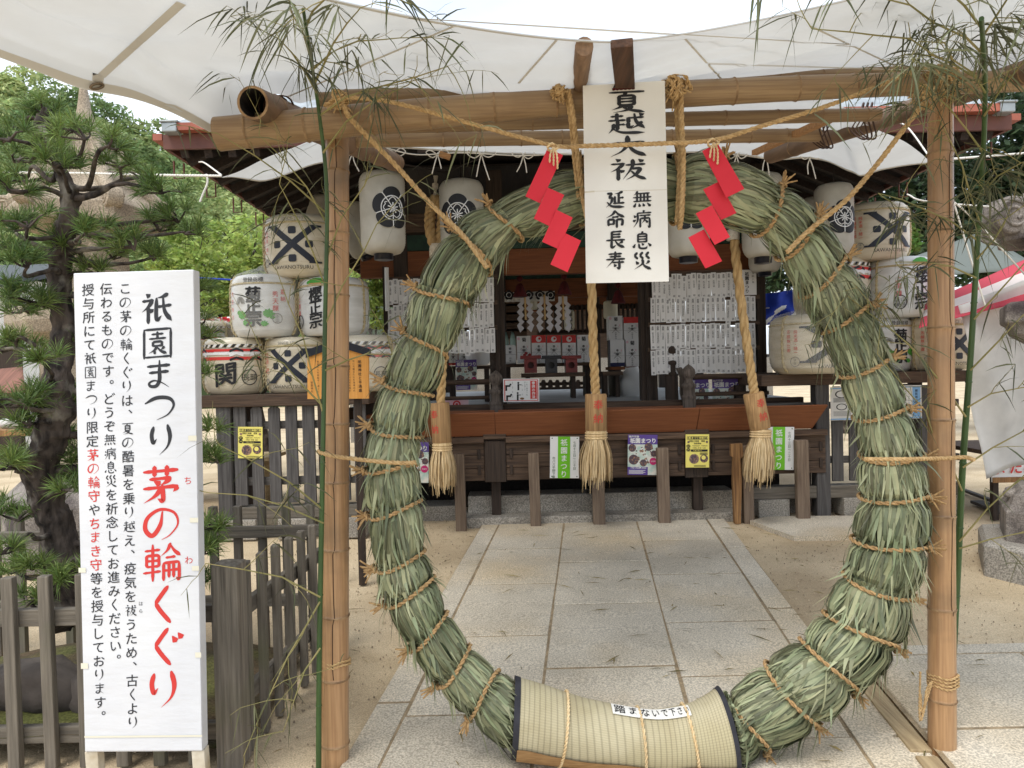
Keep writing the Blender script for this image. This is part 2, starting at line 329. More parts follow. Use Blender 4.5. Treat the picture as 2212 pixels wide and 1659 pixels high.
M['tan_granite'] = mat('tan_granite', srgb(172, 158, 138), srgb(144, 130, 112), rough=.9, scale=4, bump=.4, bscale=80, speck=.3, sscale=90, third=srgb(96, 80, 74), tscale=1.4, tlo=.58, thi=.72)
M['moss_soil'] = mat('moss_soil', srgb(92, 76, 56), srgb(70, 62, 44), rough=1, scale=9, bump=.8, bscale=40, third=srgb(96, 98, 52), tscale=2.5, tlo=.5, thi=.66, speck=.3, sscale=90)
M['grey_wood_z'] = wood('grey_wood_z', srgb(126, 118, 106), srgb(84, 78, 70), 'z', third=srgb(98, 98, 74), tscale=2.2, tlo=.55, thi=.8)
M['grey_wood_x'] = wood('grey_wood_x', srgb(124, 116, 104), srgb(86, 80, 72), 'x')
M['grey_wood_y'] = wood('grey_wood_y', srgb(124, 116, 104), srgb(86, 80, 72), 'y')
M['slate_wood_z'] = wood('slate_wood_z', srgb(100, 97, 95), srgb(66, 63, 62), 'z')
M['slate_wood_x'] = wood('slate_wood_x', srgb(100, 96, 92), srgb(68, 64, 61), 'x')
M['dark_wood_x'] = wood('dark_wood_x', srgb(100, 80, 64), srgb(60, 47, 39), 'x', objvar=.1)
M['dark_wood_z'] = wood('dark_wood_z', srgb(70, 57, 48), srgb(44, 36, 31), 'z', objvar=.1)
M['dark_wood_y'] = wood('dark_wood_y', srgb(58, 46, 40), srgb(36, 30, 27), 'y', objvar=.1)
M['brown_wood_x'] = wood('brown_wood_x', srgb(110, 88, 70), srgb(66, 50, 40), 'x', objvar=.1)
M['leg_wood'] = wood('leg_wood', srgb(134, 116, 98), srgb(94, 78, 66), 'z', objvar=.12)
M['split_wood'] = wood('split_wood', srgb(172, 130, 84), srgb(110, 78, 50), 'z')
M['tray_wood'] = wood('tray_wood', srgb(142, 88, 56), srgb(124, 74, 46), 'x', objvar=.04, bump=.1, rough=.6)
M['orange_wood'] = wood('orange_wood', srgb(132, 80, 48), srgb(106, 62, 36), 'x', objvar=.05, bump=.15)
M['red_paint'] = mat('red_paint', srgb(112, 70, 58), srgb(92, 56, 48), rough=.6, scale=6)
M['zinc'] = mat('zinc', srgb(170, 176, 178), srgb(140, 146, 148), rough=.45, scale=5, metal=.3)
M['near_black'] = wood('near_black', srgb(44, 36, 32), srgb(26, 22, 20), 'y', objvar=.1)  # near-black brown grain for soffit, ceiling, skirting, hangers, cable and bamboo bore
M['green_paint'] = mat('green_paint', srgb(38, 66, 52), srgb(26, 46, 38), rough=.7, scale=12)
M['floor'] = mat('floor', srgb(170, 172, 172), srgb(150, 152, 152), rough=.5, scale=2)
M['white'] = mat('white', (.78, .78, .77), rough=.7)
M['paper'] = mat('paper', srgb(238, 236, 230), srgb(228, 225, 218), rough=.8, scale=4, trans=.12)
M['slip'] = mat('slip', srgb(226, 224, 222), rough=.85, objvar=.06)
M['ink'] = mat('ink', (.012, .012, .014), rough=.6)
M['red_ink'] = mat('red_ink', srgb(206, 58, 54), rough=.6)
M['red'] = mat('red', srgb(206, 40, 56), srgb(198, 34, 50), rough=.7, scale=3, bump=.1, bscale=8)
M['green_print'] = mat('green_print', srgb(110, 190, 30), rough=.5)
M['purple'] = mat('purple', srgb(92, 68, 146), rough=.5)
M['yellow'] = mat('yellow', srgb(240, 226, 120), rough=.6)
M['teal'] = mat('teal', srgb(168, 200, 190), srgb(230, 225, 215), rough=.5, scale=16)
M['photo'] = mat('photo', srgb(190, 150, 120), srgb(60, 60, 70), rough=.5, scale=60)
M['photo_dark'] = mat('photo_dark', srgb(84, 70, 78), srgb(190, 140, 100), rough=.5, scale=50, lo=.5, hi=.75)
M['magenta'] = mat('magenta', srgb(196, 40, 110), rough=.5)
M['blue_print'] = mat('blue_print', srgb(130, 176, 220), rough=.5)
M['pink'] = mat('pink', srgb(226, 180, 190), srgb(236, 214, 218), rough=.6, scale=3)
M['navy'] = mat('navy', srgb(34, 40, 84), rough=.5)
M['lacquer_red'] = mat('lacquer_red', srgb(140, 34, 30), srgb(116, 28, 26), rough=.35, scale=5)
M['lacquer_black'] = mat('lacquer_black', srgb(24, 26, 36), rough=.3)
M['dark_red'] = mat('dark_red', srgb(84, 18, 22), srgb(60, 14, 18), rough=.9, scale=60, stretch=(1, 1, .1))
M['rock'] = mat('rock', srgb(96, 88, 82), srgb(66, 60, 56), rough=.95, scale=6, bump=.8, bscale=18)

# ================================================================ ground, path
def grid_sheet(name, xs, ys, zf, m, kind='structure'):
    mb = MB(); nx = len(xs)
    mb.add([(x, y, zf(x, y)) for y in ys for x in xs], [(j * nx + i, j * nx + i + 1, (j + 1) * nx + i + 1, (j + 1) * nx + i) for j in range(len(ys) - 1) for i in range(nx - 1)], 0, True)
    return tag(mb.build(name, m, loc=(0, 0, 0)), kind=kind)
xs = [-400, -150, -60, -25] + [-12 + .4 * i for i in range(61)] + [25, 60, 150, 400]
ys = [-100, -30, -10, -3] + [-2.5 + .3 * i for i in range(60)] + [18, 25, 50, 120, 400]
grid_sheet('ground', xs, ys, lambda x, y: gz(y) + (.012 * noise.noise(V((x * 1.3, y * 1.3, 0))) + .006 * noise.noise(V((x * 4, y * 4, 3))) if abs(x) < 13 and y < 16 else 0) - .012, M['sand'])
K = .107                                                       # the path runs a little off the view line
def pc(px, py): g = G(px, py); return g.x - K * g.y
L0, L1, LA, LB, R0, R1 = pc(1035, 1146), pc(1073, 1146), pc(1219, 1133), pc(1376, 1129), pc(1525, 1124), pc(1563, 1122)
pm = MB()
pr_ = random.Random(3)
def slab(c0, c1, y0, y1, top=.02, gap=.007, sk=0):
    q = []; gx = .007; top += pr_.uniform(-.003, .003); j = lambda: pr_.uniform(-.004, .004)
    for c, y in ((c0 + gx + j(), y0 + gap + j()), (c1 - gx + j(), y0 + gap + j()), (c1 - gx + j(), y1 - gap + j()), (c0 + gx + j(), y1 - gap + j())):
        q.append(V((c + K * y, y, gz(y) + top)))
    i = [a + (sum(q, V()) / 4 - a).normalized() * .008 for a in q]
    pm.add([a - V((0, 0, .004)) for a in q] + i + [a - V((0, 0, .05)) for a in q], [(4, 5, 6, 7)] + [(k, (k + 1) % 4, (k + 1) % 4 + 4, k + 4) for k in range(4)] + [(k + 8, (k + 1) % 4 + 8, (k + 1) % 4, k) for k in range(4)])
def yy(px, *pys): return [G(px, p).y for p in pys]
YT = G(1300, 1131).y; YB = -1.2
def column(c0, c1, cuts, **k):
    c = [YT] + cuts + [YB]
    for a, b in zip(c, c[1:]): slab(c0, c1, b, a, **k)
column(L1, LA, yy(1150, 1189, 1266, 1379, 1549) + [1.9, .9, 0]); column(LA, LB, yy(1290, 1151, 1219, 1310, 1448) + [2.35, 1.4, .3])
column(LB, R0, yy(1430, 1172, 1246, 1352, 1470, 1610) + [1.7, .7, -.3])
column(L0, L1, [5.6, 4.5, 3.45, 2.4, 1.5, .4]); column(R0, R1, [5.9, 4.55, 3.6])
L00 = L0 - .62
yC = G(2000, 1400).y
for a, b in ((3.35, 2.2), (2.2, 1.1), (1.1, 0)): slab(L00 + .3, L0, b, a) if a < 3 else None
# crossing pavement to the right of the path, with a covered drain along the path
DR = pc(1905, 1530)
c = R1
for a, b in ((yC - .1, 3.05), (3.05, 2.0), (2.0, .8)): slab(R0 + .26, DR - .08, b, a)
for i, (a, b) in enumerate(((DR + .08, DR + .95), (DR + .95, DR + 2.0), (DR + 2, DR + 3.4), (DR + 3.4, DR + 5))):
    for u, v in ((yC - .12, 3.1 + .2 * (i % 2)), (3.1 + .2 * (i % 2), 2.1), (2.1, .9)): slab(a, b, v, u)
slab(DR - .3, DR + 5, yC - .12, yC)                            # kerb course
for c0, c1, ya, yb in ((L0 + .004, R1 - .004, -1.2, YT), (R0 + .3, DR + 5, .8, yC)):
    for a_, b_ in ((-1.2, .0), (0, 3), (3, 8)):
        a_, b_ = max(a_, ya), min(b_, yb)
        if b_ > a_: pm.add([(c0 + K * a_, a_, gz(a_) + .0155 + .0006 * (c0 > 0)), (c1 + K * a_, a_, gz(a_) + .0155 + .0006 * (c0 > 0)), (c1 + K * b_, b_, gz(b_) + .0155 + .0006 * (c0 > 0)), (c0 + K * b_, b_, gz(b_) + .0155 + .0006 * (c0 > 0))], [(0, 1, 2, 3)], 1)
M['joint'] = mat('joint', srgb(168, 148, 118), srgb(134, 118, 94), rough=1, scale=14, speck=.2)
tag(pm.build('stone_path', [M['granite_pave'], M['joint']], loc=(0, 0, 0)), kind='structure')
pm = MB()
g = [G(1620, 1131), G(1715, 1166), G(1872, 1161), G(1872, 1120), G(1660, 1122)]
pm.prism([p + V((0, 0, .03)) for p in g][::-1], (0, 0, -.05))
tag(pm.build('flat_stone', M['granite_pave']), 'flat angular granite slab let into the sand by the end of the offertory box', 'paving stone')
# planks over the drain
pk = [(4.05, 2.92), (2.88, 1.9)]
for i, (a, b) in enumerate(pk):
    mb = MB(); p = V((DR + K * a, a, gz(a) + .012)); q = V((DR + K * b, b, gz(b) + .012)); mb.bar(p, q, .085, .04)
    tag(mb.build('drain_plank', M['pave_plank'] if 'pave_plank' in M else M['split_plank'] if 'split_plank' in M else M.setdefault('plank', wood('plank', srgb(190, 168, 130), srgb(150, 128, 96), 'y')), bevel=.004),
        ['long weathered plank lying in the drain slot beside the ring', 'short end of plank lying in the drain slot by the bamboo post'][i], 'plank')
# fenced bed of moss and soil under the pine, with rocks
mb = MB(); bx = [-4.2 + .1 * i for i in range(31)]; by = [3.02 + .1 * i for i in range(11)]
bedz = lambda x, y: gz(y) + .05 + .10 * max(0, 1 - ((x + 2.15) ** 2 + (y - 3.5) ** 2) / .9) + .03 * noise.noise(V((x * 3, y * 3, 1)))
grid_sheet('moss_bed', bx, by, bedz, M['moss_soil'])
def rock(c, s, label, m='rock'):
    bm = bmesh.new(); bmesh.ops.create_icosphere(bm, subdivisions=3, radius=1); mb = MB(); bm.verts.index_update()
    k = V(c) * 3.7
    mb.add([V(c) + V((v.co.x * s[0], v.co.y * s[1], v.co.z * s[2])) * (1 + .35 * noise.noise(v.co * 1.3 + k) + .1 * noise.noise(v.co * 4 + k)) for v in bm.verts], [[v.index for v in f.verts] for f in bm.faces], 0, True); bm.free()
    return tag(mb.build('rock', M[m]), label, 'rock')
for px, py, s, lb in ((30, 1490, (.16, .12, .10), 'dark mossy rock at the back of the pine bed by the fence edge'), (90, 1600, (.3, .14, .13), 'broad dark rock behind the lowest fence rail under the pine'),
                      (215, 1560, (.14, .12, .12), 'rounded grey rock at the foot of the pine trunk'), (300, 1610, (.2, .12, .12), 'low rock behind the legs of the white notice board')):
    p = P(px, py, 3.28); p.z = bedz(p.x, p.y) + s[2] * .3; rock(p, s, lb)
# ================================================================ low picket fence round the pine
FT = .945
ft = thing('picket_fence', 'low weathered grey picket fence round the pine bed', 'fence', (-2.2, 3.0, gz(3)))
mb = MB()
y = 3.0
for k in range(30):                                            # front run
    px = -540 + 79 * k - (0 if k < 99 else 0)
    x = (px - CX - 8) / F * y
    if x > -1.3: break
    mb = MB(); h = FT - .02 + R.uniform(-.008, .008); mb.box((x, y, (h + gz(y)) / 2), (.05 + R.uniform(-.004, .004), .036, h - gz(y)), Matrix.Rotation(R.uniform(-.008, .008), 3, 'Y'))
    mb.build('picket', M['grey_wood_z'], ft, bevel=.005)
for z0 in (P(80, 1331, 3.05).z, P(80, 1582, 3.05).z):
    mb = MB(); mb.box((-2.9, y + .04, z0), (3.4, .035, .072)); mb.build('fence_rail', M['grey_wood_x'], ft, bevel=.004)
mb = MB(); cxn = (478 - CX) / F * 2.98; mb.box((cxn, 3.0, (.955 + gz(3)) / 2), (.108, .108, .955 - gz(3)))
mb.add([(cxn - .054, 2.946, .955), (cxn + .054, 2.946, .955), (cxn + .054, 3.054, .955), (cxn - .054, 3.054, .955), (cxn, 3, .972)], [(0, 1, 4), (1, 2, 4), (2, 3, 4), (3, 0, 4)])
mb.build('fence_post', M['grey_wood_z'], ft, bevel=.006)
e0 = V((-1.172, 3.1, 0)); e1 = V((-1.05, 4.12, 0))
for k in range(8):                                             # run beside the path
    p = e0.lerp(e1, k / 7); mb = MB(); mb.box((p.x, p.y, (FT - .01 + gz(p.y)) / 2), (.036, .052, FT - .01 - gz(p.y)), Matrix.Rotation(.1, 3, 'Z')); mb.build('picket', M['grey_wood_z'], ft, bevel=.005)
for z0 in (.72, .34):
    mb = MB(); mb.bar((e0.x - .036, e0.y - .08, z0), (e1.x - .036, e1.y + .05, z0 + .01), .034, .07); mb.build('fence_rail', M['grey_wood_y'], ft, bevel=.004)
for k in range(24):                                            # run at the back
    x = -1.18 - .14 * k; mb = MB(); mb.box((x, 4.14, (FT + .045 + gz(4.1)) / 2), (.046, .036, FT + .045 - gz(4.1))); mb.build('picket', M['grey_wood_z'], ft, bevel=.005)
for z0 in (.845, .45):
    mb = MB(); mb.box((-2.75, 4.105, z0), (3.5, .034, .066)); mb.build('fence_rail', M['grey_wood_x'], ft, bevel=.004)
# ================================================================ shrine hall
EY = 5.5
HX0, HX1 = P(365, 290, EY).x, P(2170, 250, EY).x
EZ = (P(365, 293, EY).z + P(2170, 255, EY).z) / 2
FY, FZ = 7.45, 1.385                                           # front edge and height of the hall floor
hall = thing('shrine_hall', 'open timber shrine hall with dark eaves and red gutter behind the straw ring', 'shrine', ((HX0 + HX1) / 2, 8, gz(8)))
def part(mb, name, m, parent=None, bevel=0): return mb.build(name, M[m] if isinstance(m, str) else m, parent or hall, bevel=bevel)
mid = (HX0 + HX1) / 2; hw = (HX1 - HX0) / 2
BY = 13.2                                                      # back eave
rid = V((mid, 9.4, EZ + 2.2))
mb = MB()                                                      # roof: hipped, with thickness
a = [V((HX0, EY, EZ + .1)), V((HX1, EY, EZ + .1)), V((HX1, BY, EZ + .1)), V((HX0, BY, EZ + .1))]
r0_, r1_ = V((mid - 1.4, 9.4, EZ + 2.3)), V((mid + 1.4, 9.4, EZ + 2.3))
mb.add(a + [r0_, r1_], [(0, 1, 5, 4), (1, 2, 5), (2, 3, 4, 5), (3, 0, 4)])
part(mb, 'roof', 'zinc')
mb = MB(); b = [p - V((0, 0, .16)) for p in a]; i_ = [V((mid + sx * (hw - 1.15), yy_, EZ + .42)) for sx, yy_ in ((-1, EY + 1.3), (1, EY + 1.3), (1, BY - 1.3), (-1, BY - 1.3))]
mb.add(b + i_, [(0, 4, 5, 1), (1, 5, 6, 2), (2, 6, 7, 3), (3, 7, 4, 0), (4, 7, 6, 5)]); part(mb, 'soffit', 'near_black')
mb = MB()
n = 34
for k in range(n + 1):                                         # rafters under the front and side eaves
    x = HX0 + .1 + (HX1 - HX0 - .2) * k / n; x2 = max(min(x, mid + hw - 1.15), mid - hw + 1.15)
    yin = EY + 1.3 if abs(x - mid) < hw - 1.15 else EY + 1.3 * (hw - abs(x - mid)) / 1.15
    zin = EZ - .11 + (.42 + .06 - .01) * (yin - EY) / 1.3
    mb.bar((x, EY + .03, EZ - .12), (x, yin, zin), .06, .07)
for k in range(26):
    yq = EY + .25 + k * .3
    for sx in (-1, 1):
        f_ = min(1, (yq - EY) / 1.3); mb.bar((mid + sx * (hw - .03), yq, EZ - .12), (mid + sx * (hw - 1.15 * f_), yq, EZ - .11 + .47 * f_), .06, .07)
tag(part(mb, 'rafters', 'dark_wood_y'), kind=None)
mb = MB()
for sx in (-1, 1):
    mb.bar((mid + sx * (hw + .012), EY - .01, EZ - .05), (mid + sx * (hw + .012), BY, EZ - .05), .03, .11)
mb.bar((HX0 - .03, EY - .02, EZ - .05), (HX1 + .03, EY - .02, EZ - .05), .03, .11); part(mb, 'fascia', 'red_paint')
mb = MB()
for sgn in (-1, 1): mb.bar((mid + sgn * (hw + .09), EY + .0, EZ + .0), (mid + sgn * (hw + .09), EY + 2.6, EZ - .02), .07, .05)
mb.bar((HX0 + .1, EY - .08, EZ + .035), (HX1 - .1, EY - .08, EZ + .035), .08, .055); part(mb, 'gutter', mat('gutter', srgb(168, 96, 76), srgb(150, 84, 66), rough=.5, scale=4))
for sx in (-1, 1): mb = MB(); mb.box((mid + sx * (hw - .06), EY - .08, EZ + .03), (.11, .1, .07)); mb.box((mid + sx * (hw - .06), EY - .08, EZ + .072), (.14, .12, .018)); part(mb, 'rain_head', 'zinc', bevel=.008)
# brackets of the gutter under the side fascia
for sx in (-1, 1):
    for k in range(4):
        mb = MB(); yb = EY + .35 + .62 * k; xb = mid + sx * (hw + .05); mb.tube([(xb, yb, EZ - .1), (xb, yb, EZ - .22), (xb + sx * .08, yb, EZ - .22), (xb + sx * .08, yb, EZ - .08)], .008, 6, caps=True); part(mb, 'gutter_hook', 'red_paint')
# pillars, beams, frieze
CYP = 7.75
colx = [P(872, 750, CYP).x, P(1075, 750, CYP).x, P(1399, 740, CYP).x, P(1636, 740, CYP).x]
for yq in (CYP, 10.3, 12.6):
    for k, x in enumerate(colx):
        if yq > 8 and k in (1, 2) and yq > 12: pass
        mb = MB(); wd = .15 if k in (0, 3) else .17; mb.box((x, yq, (EZ + .3 + gz(8)) / 2), (wd, wd, EZ + .3 - gz(8))); part(mb, 'pillar', 'dark_wood_z', bevel=.01)
zb = [P(1290, y_, CYP).z for y_ in (500, 535, 542, 590)]
for yq in (CYP, 10.3, 12.6):
    mb = MB(); mb.box((mid, yq, (zb[1] + zb[3]) / 2 + .0), (colx[3] - colx[0] + .6, .1, zb[1] - zb[3])); part(mb, 'lintel', 'orange_wood', bevel=.006)
    mb = MB(); mb.box((mid, yq, (zb[0] + zb[1]) / 2), (colx[3] - colx[0] + .9, .13, zb[0] - zb[1] - .006)); part(mb, 'frieze', 'green_paint', bevel=.006)
    mb = MB(); mb.box((mid, yq, zb[0] + .12), (colx[3] - colx[0] + 1.3, .17, .2)); part(mb, 'tie_beam', 'dark_wood_x', bevel=.01)
for x in (colx[0], colx[3]):
    for z_ in ((zb[1] + zb[3]) / 2, zb[0] + .12):
        mb = MB(); mb.bar((x, CYP + .1, z_), (x, 12.6, z_), .1, .2); part(mb, 'side_beam', 'dark_wood_y')
mb = MB(); mb.box((mid, 10.2, EZ + .36), (hw * 2 - 2.6, 5.0, .02)); part(mb, 'ceiling_board', 'near_black')
# painted rosettes on the frieze
for px_ in (1037, 1180, 1520):
    mb = MB(); c_ = P(px_, 512, CYP - .07); ring = []
    for j in range(24):
        t = 2 * pi * j / 24; rr = .05 + .012 * cos(4 * t); ring.append(c_ + V((rr * 1.2 * cos(t), 0, rr * .8 * sin(t))))
    mb.tube(ring + ring[:1], .006, 5); part(mb, 'rosette', mat('rosette', srgb(60, 92, 74), rough=.7))
# floor on stone footing
mb = MB(); mb.box((mid, (FY + 12.9) / 2, FZ - .03), (colx[3] - colx[0] + .9, 12.9 - FY, .06)); part(mb, 'floor', 'floor')
mb = MB(); mb.box((mid, FY - .03, FZ - .085), (colx[3] - colx[0] + .95, .07, .19)); part(mb, 'floor_beam', 'dark_wood_x', bevel=.006)
mb = MB(); mb.box((mid, FY + .2, (FZ - .2 + gz(8)) / 2), (colx[3] - colx[0] + .6, .04, FZ - .2 - gz(8))); part(mb, 'skirting', 'near_black')
sx0, sx1 = P(1003, 1100, 6.95).x, P(1600, 1090, 6.95).x
zs0, zs1, zs2 = gz(6.9) - .03, P(1290, 1112, 6.86).z, P(1290, 1066, 7.02).z
for u, v in ((sx0 - .02, sx0 + .46 * (sx1 - sx0)), (sx0 + .46 * (sx1 - sx0) + .008, sx1 + .03)):
    mb = MB(); mb.box(((u + v) / 2, 7.05, (zs0 + zs1) / 2), (v - u, .42, zs1 - zs0)); part(mb, 'step_stone', 'granite', bevel=.012)
for u, v in ((sx0 + .03, sx0 + .475 * (sx1 - sx0)), (sx0 + .475 * (sx1 - sx0) + .007, sx1 - .03)):
    mb = MB(); mb.box(((u + v) / 2, 7.2, (zs1 + zs2) / 2 - .003), (v - u, .3, zs2 - zs1)); part(mb, 'footing_stone', 'granite', bevel=.01)
for sgn, x0_, x1_ in ((-1, sx0 - 1.7, sx0 - .03), (1, sx1 + .04, sx1 + 2.2)):
    mb = MB(); n_ = 3
    for k in range(n_):
        u = lerp(x0_, x1_, k / n_); v = lerp(x0_, x1_, (k + 1) / n_) - .008; mb.box(((u + v) / 2, 7.35, gz(7.3) + .03), (v - u, .35, .2))
    part(mb, 'footing_kerb', 'granite', bevel=.008)
# railings with onion-topped posts on both sides of the opening
def giboshi(px, ytop, ybot, d, wpx, m='dark_wood_z'):
    p = P(px, ytop, d); z1 = p.z; z0 = P(px, ybot, d).z; r = pxm(wpx, d) / 2; h = z1 - z0; mb = MB()
    k = r / .055
    prof = [(r, z0), (r, z1 - .30 * k), (r * .95, z1 - .295 * k), (r * 1.08, z1 - .28 * k), (r * 1.08, z1 - .265 * k), (r * .9, z1 - .255 * k), (r * .9, z1 - .2 * k), (r * 1.06, z1 - .19 * k), (r * 1.06, z1 - .17 * k), (r * .7, z1 - .155 * k), (r * .58, z1 - .13 * k), (r * .62, z1 - .12 * k),
            (r * .95, z1 - .095 * k), (r * 1.02, z1 - .07 * k), (r * .9, z1 - .045 * k), (r * .5, z1 - .02 * k), (r * .15, z1 - .008 * k), (0.0001, z1)]
    mb.lathe(prof, (p.x, p.y, 0), 20); return mb
post = wood('railing_post', srgb(120, 108, 98), srgb(72, 63, 57), 'z')
for a_ in ((1070.5, 799, 890, 7.3, 29, 0), (1071, 752, 860, 7.7, 26, 1), (1487, 786, 880, 7.25, 29, 0), (1449, 738, 878, 7.6, 28, 1)):
    part(giboshi(*a_[:5]), 'railing_post', M['dark_wood_z'] if a_[5] else post)
for (x0_, x1_, yq, d, w_) in ((850, 1058, 827, 7.5, 12), (850, 1056, 861, 7.5, 8), (1500, 1700, 812, 7.5, 12), (1500, 1660, 850, 7.5, 9), (1500, 1700, 770, 7.9, 6)):
    mb = MB(); z_ = P((x0_ + x1_) / 2, yq, d).z; mb.tube([(P(x0_, yq, d).x, d, z_), (P(x1_, yq, d).x, d, z_)], pxm(w_, d) / 2, 10); part(mb, 'handrail', 'dark_wood_x')
mb = MB(); pts = [P(1470, 800, 7.3), P(1478, 815, 7.3), P(1480, 850, 7.3), P(1496, 880, 7.3)]
mb.prism([P(1462, 795, 7.32), P(1472, 793, 7.32), P(1482, 806, 7.32), P(1484, 845, 7.32), P(1500, 882, 7.32), P(1480, 882, 7.32), P(1470, 850, 7.32), P(1470, 815, 7.32)], (0, .05, 0)); part(mb, 'railing_bracket', post)
# ================================================================ offertory box
OB = thing('offertory_box', 'long dark plank offertory box with an orange brown trough on top', 'offertory box', (P(1300, 1000, 6.9).x, 6.9, gz(6.9)))
zt, zb_ = P(1290, 887, 6.72).z, P(1290, 936, 6.9).z
segs = [(783, 1068), (1069, 1511), (1512, 1787)]
for i, (a, b) in enumerate(segs):
    xa, xb = P(a, 905, 6.72).x, P(b, 890, 6.72).x; ia = .085 if i == 0 else .002; ib = .085 if i == 2 else .002; mb = MB()
    f1 = [V((xa, 6.70, zt)), V((xb, 6.70, zt)), V((xb - ib, 6.86, zb_)), V((xa + ia, 6.86, zb_))]
    mb.prism(f1[::-1], (0, .022, .008)); o = mb.build('trough_board', M['tray_wood'], OB, bevel=.003)
mb = MB()
xa, xb = P(783, 905, 6.72).x, P(1787, 890, 6.72).x
for x, s_ in ((xa, 1), (xb, -1)):
    mb = MB(); q = [V((x, 6.715, zt)), V((x, 7.25, zt)), V((x + s_ * .085, 7.1, zb_)), V((x + s_ * .085, 6.875, zb_))]; mb.prism(q if s_ < 0 else q[::-1], (s_ * .02, 0, 0)); mb.build('trough_end', M['tray_wood'], OB, bevel=.003)
mb = MB(); mb.box(((xa + xb) / 2, 7.25, (zt + zb_) / 2), (xb - xa - .06, .03, zt - zb_)); mb.build('trough_back', M['tray_wood'], OB)
yf = 6.88
zc0, zc1 = P(1290, 938, yf).z, P(1290, 951, yf).z; zd = P(1290, 1034, yf).z
X = lambda px, d=yf: (px - CX + .0236 * (CY - 985)) / F * d
for a, b in ((800, 1046), (1093, 1480), (1530, 1786)):         # plank fronts with rails on top
    mb = MB(); n_ = 3
    for k in range(n_):
        z1_ = lerp(zc1, zd, k / n_); z0_ = lerp(zc1, zd, (k + 1) / n_) + .004; mb.box(((X(a) + X(b)) / 2, yf + .03, (z0_ + z1_) / 2), (X(b) - X(a), .04, z1_ - z0_))
    mb.build('front_plank', M['dark_wood_x'], OB, bevel=.004)
    mb = MB(); mb.box(((X(a) + X(b)) / 2, yf + .005, (zc0 + zc1) / 2), (X(b) - X(a), .1, zc0 - zc1 - .002)); mb.build('top_rail', M['brown_wood_x'], OB, bevel=.005)
    for xx in (X(a) + .05, X(b) - .05):
        for t_ in (.3, .72):
            mb = MB(); mb.box((xx, yf + .004, lerp(zc1, zd, t_)), (.03, .02, .09)); mb.build('key', M['dark_wood_z'], OB, bevel=.004)
for a, b in ((1047, 1092), (1481, 1529)):
    mb = MB(); mb.box(((X(a) + X(b)) / 2, yf + .025, (zc1 + zd) / 2 + .005), (X(b) - X(a) + .004, .07, zc1 - zd + .03)); mb.build('stile', M['dark_wood_z'], OB, bevel=.006)
    mb = MB(); mb.box(((X(a) + X(b)) / 2, yf + .02, zc0 + .004), (X(b) - X(a) + .02, .11, .05)); mb.build('stile_cap', M['dark_wood_x'], OB, bevel=.006)
mb = MB(); mb.box(((X(800) + X(1786)) / 2, 7.3, (zc1 + zd) / 2), (X(1786) - X(800), .04, zc1 - zd)); mb.build('back_plank', M['dark_wood_x'], OB)
mb = MB(); mb.box(((X(800) + X(1786)) / 2, 7.1, zd + .03), (X(1786) - X(800) - .05, .36, .03)); mb.build('bottom_board', M['dark_wood_x'], OB)
for px in (850, 1070, 1290, 1505, 1740):
    mb = MB(); mb.box((X(px, 7.0), 7.0, (zd + zs1) / 2), (.09, .08, zd - zs1)); mb.build('box_leg', M['dark_wood_z'], OB, bevel=.006)
# stakes standing in front of the box
for i, (px, yt, yb_, w_, m, lb) in enumerate(((992, 980, 1131, 23, 'leg_wood', 'weathered square stake before the box beneath the tassel nearest the pine'), (1153, 978, 1119, 23, 'leg_wood', 'weathered square stake before the box below the first green and white poster'),
        (1291, 1000, 1119, 26, 'leg_wood', 'stake half hidden behind the tassel of the middle bell rope'), (1431, 967, 1116, 25, 'leg_wood', 'weathered square stake beside the purple poster on the box'),
        (1613, 962, 1121, 22, 'leg_wood', 'grey stake standing against the split orange post'), (1731, 950, 1094, 27, 'leg_wood', 'stake with rounded top beyond the last green and white poster'))):
    d = 6.78; a = P(px, yt, d); mb = MB(); hh = a.z - gz(d) + .03
    mb.box((a.x, d, a.z - hh / 2), (pxm(w_, d), .075, hh), Matrix.Rotation(-.012, 3, 'Y')); tag(mb.build('stake', M[m], bevel=.008), lb, 'stake', 'stakes in front of the offertory box')
mb = MB(); q = [P(x, y, 6.72) for x, y in ((1580, 960), (1604, 958), (1606, 985), (1600, 992), (1603, 1040), (1601, 1132), (1588, 1132), (1584, 1040), (1585, 990), (1580, 985))]
mb.prism(q[::-1], (0, .06, 0)); tag(mb.build('split_post', M['split_wood'], bevel=.004), 'split orange brown post with a broken face in front of the offertory box', 'post')
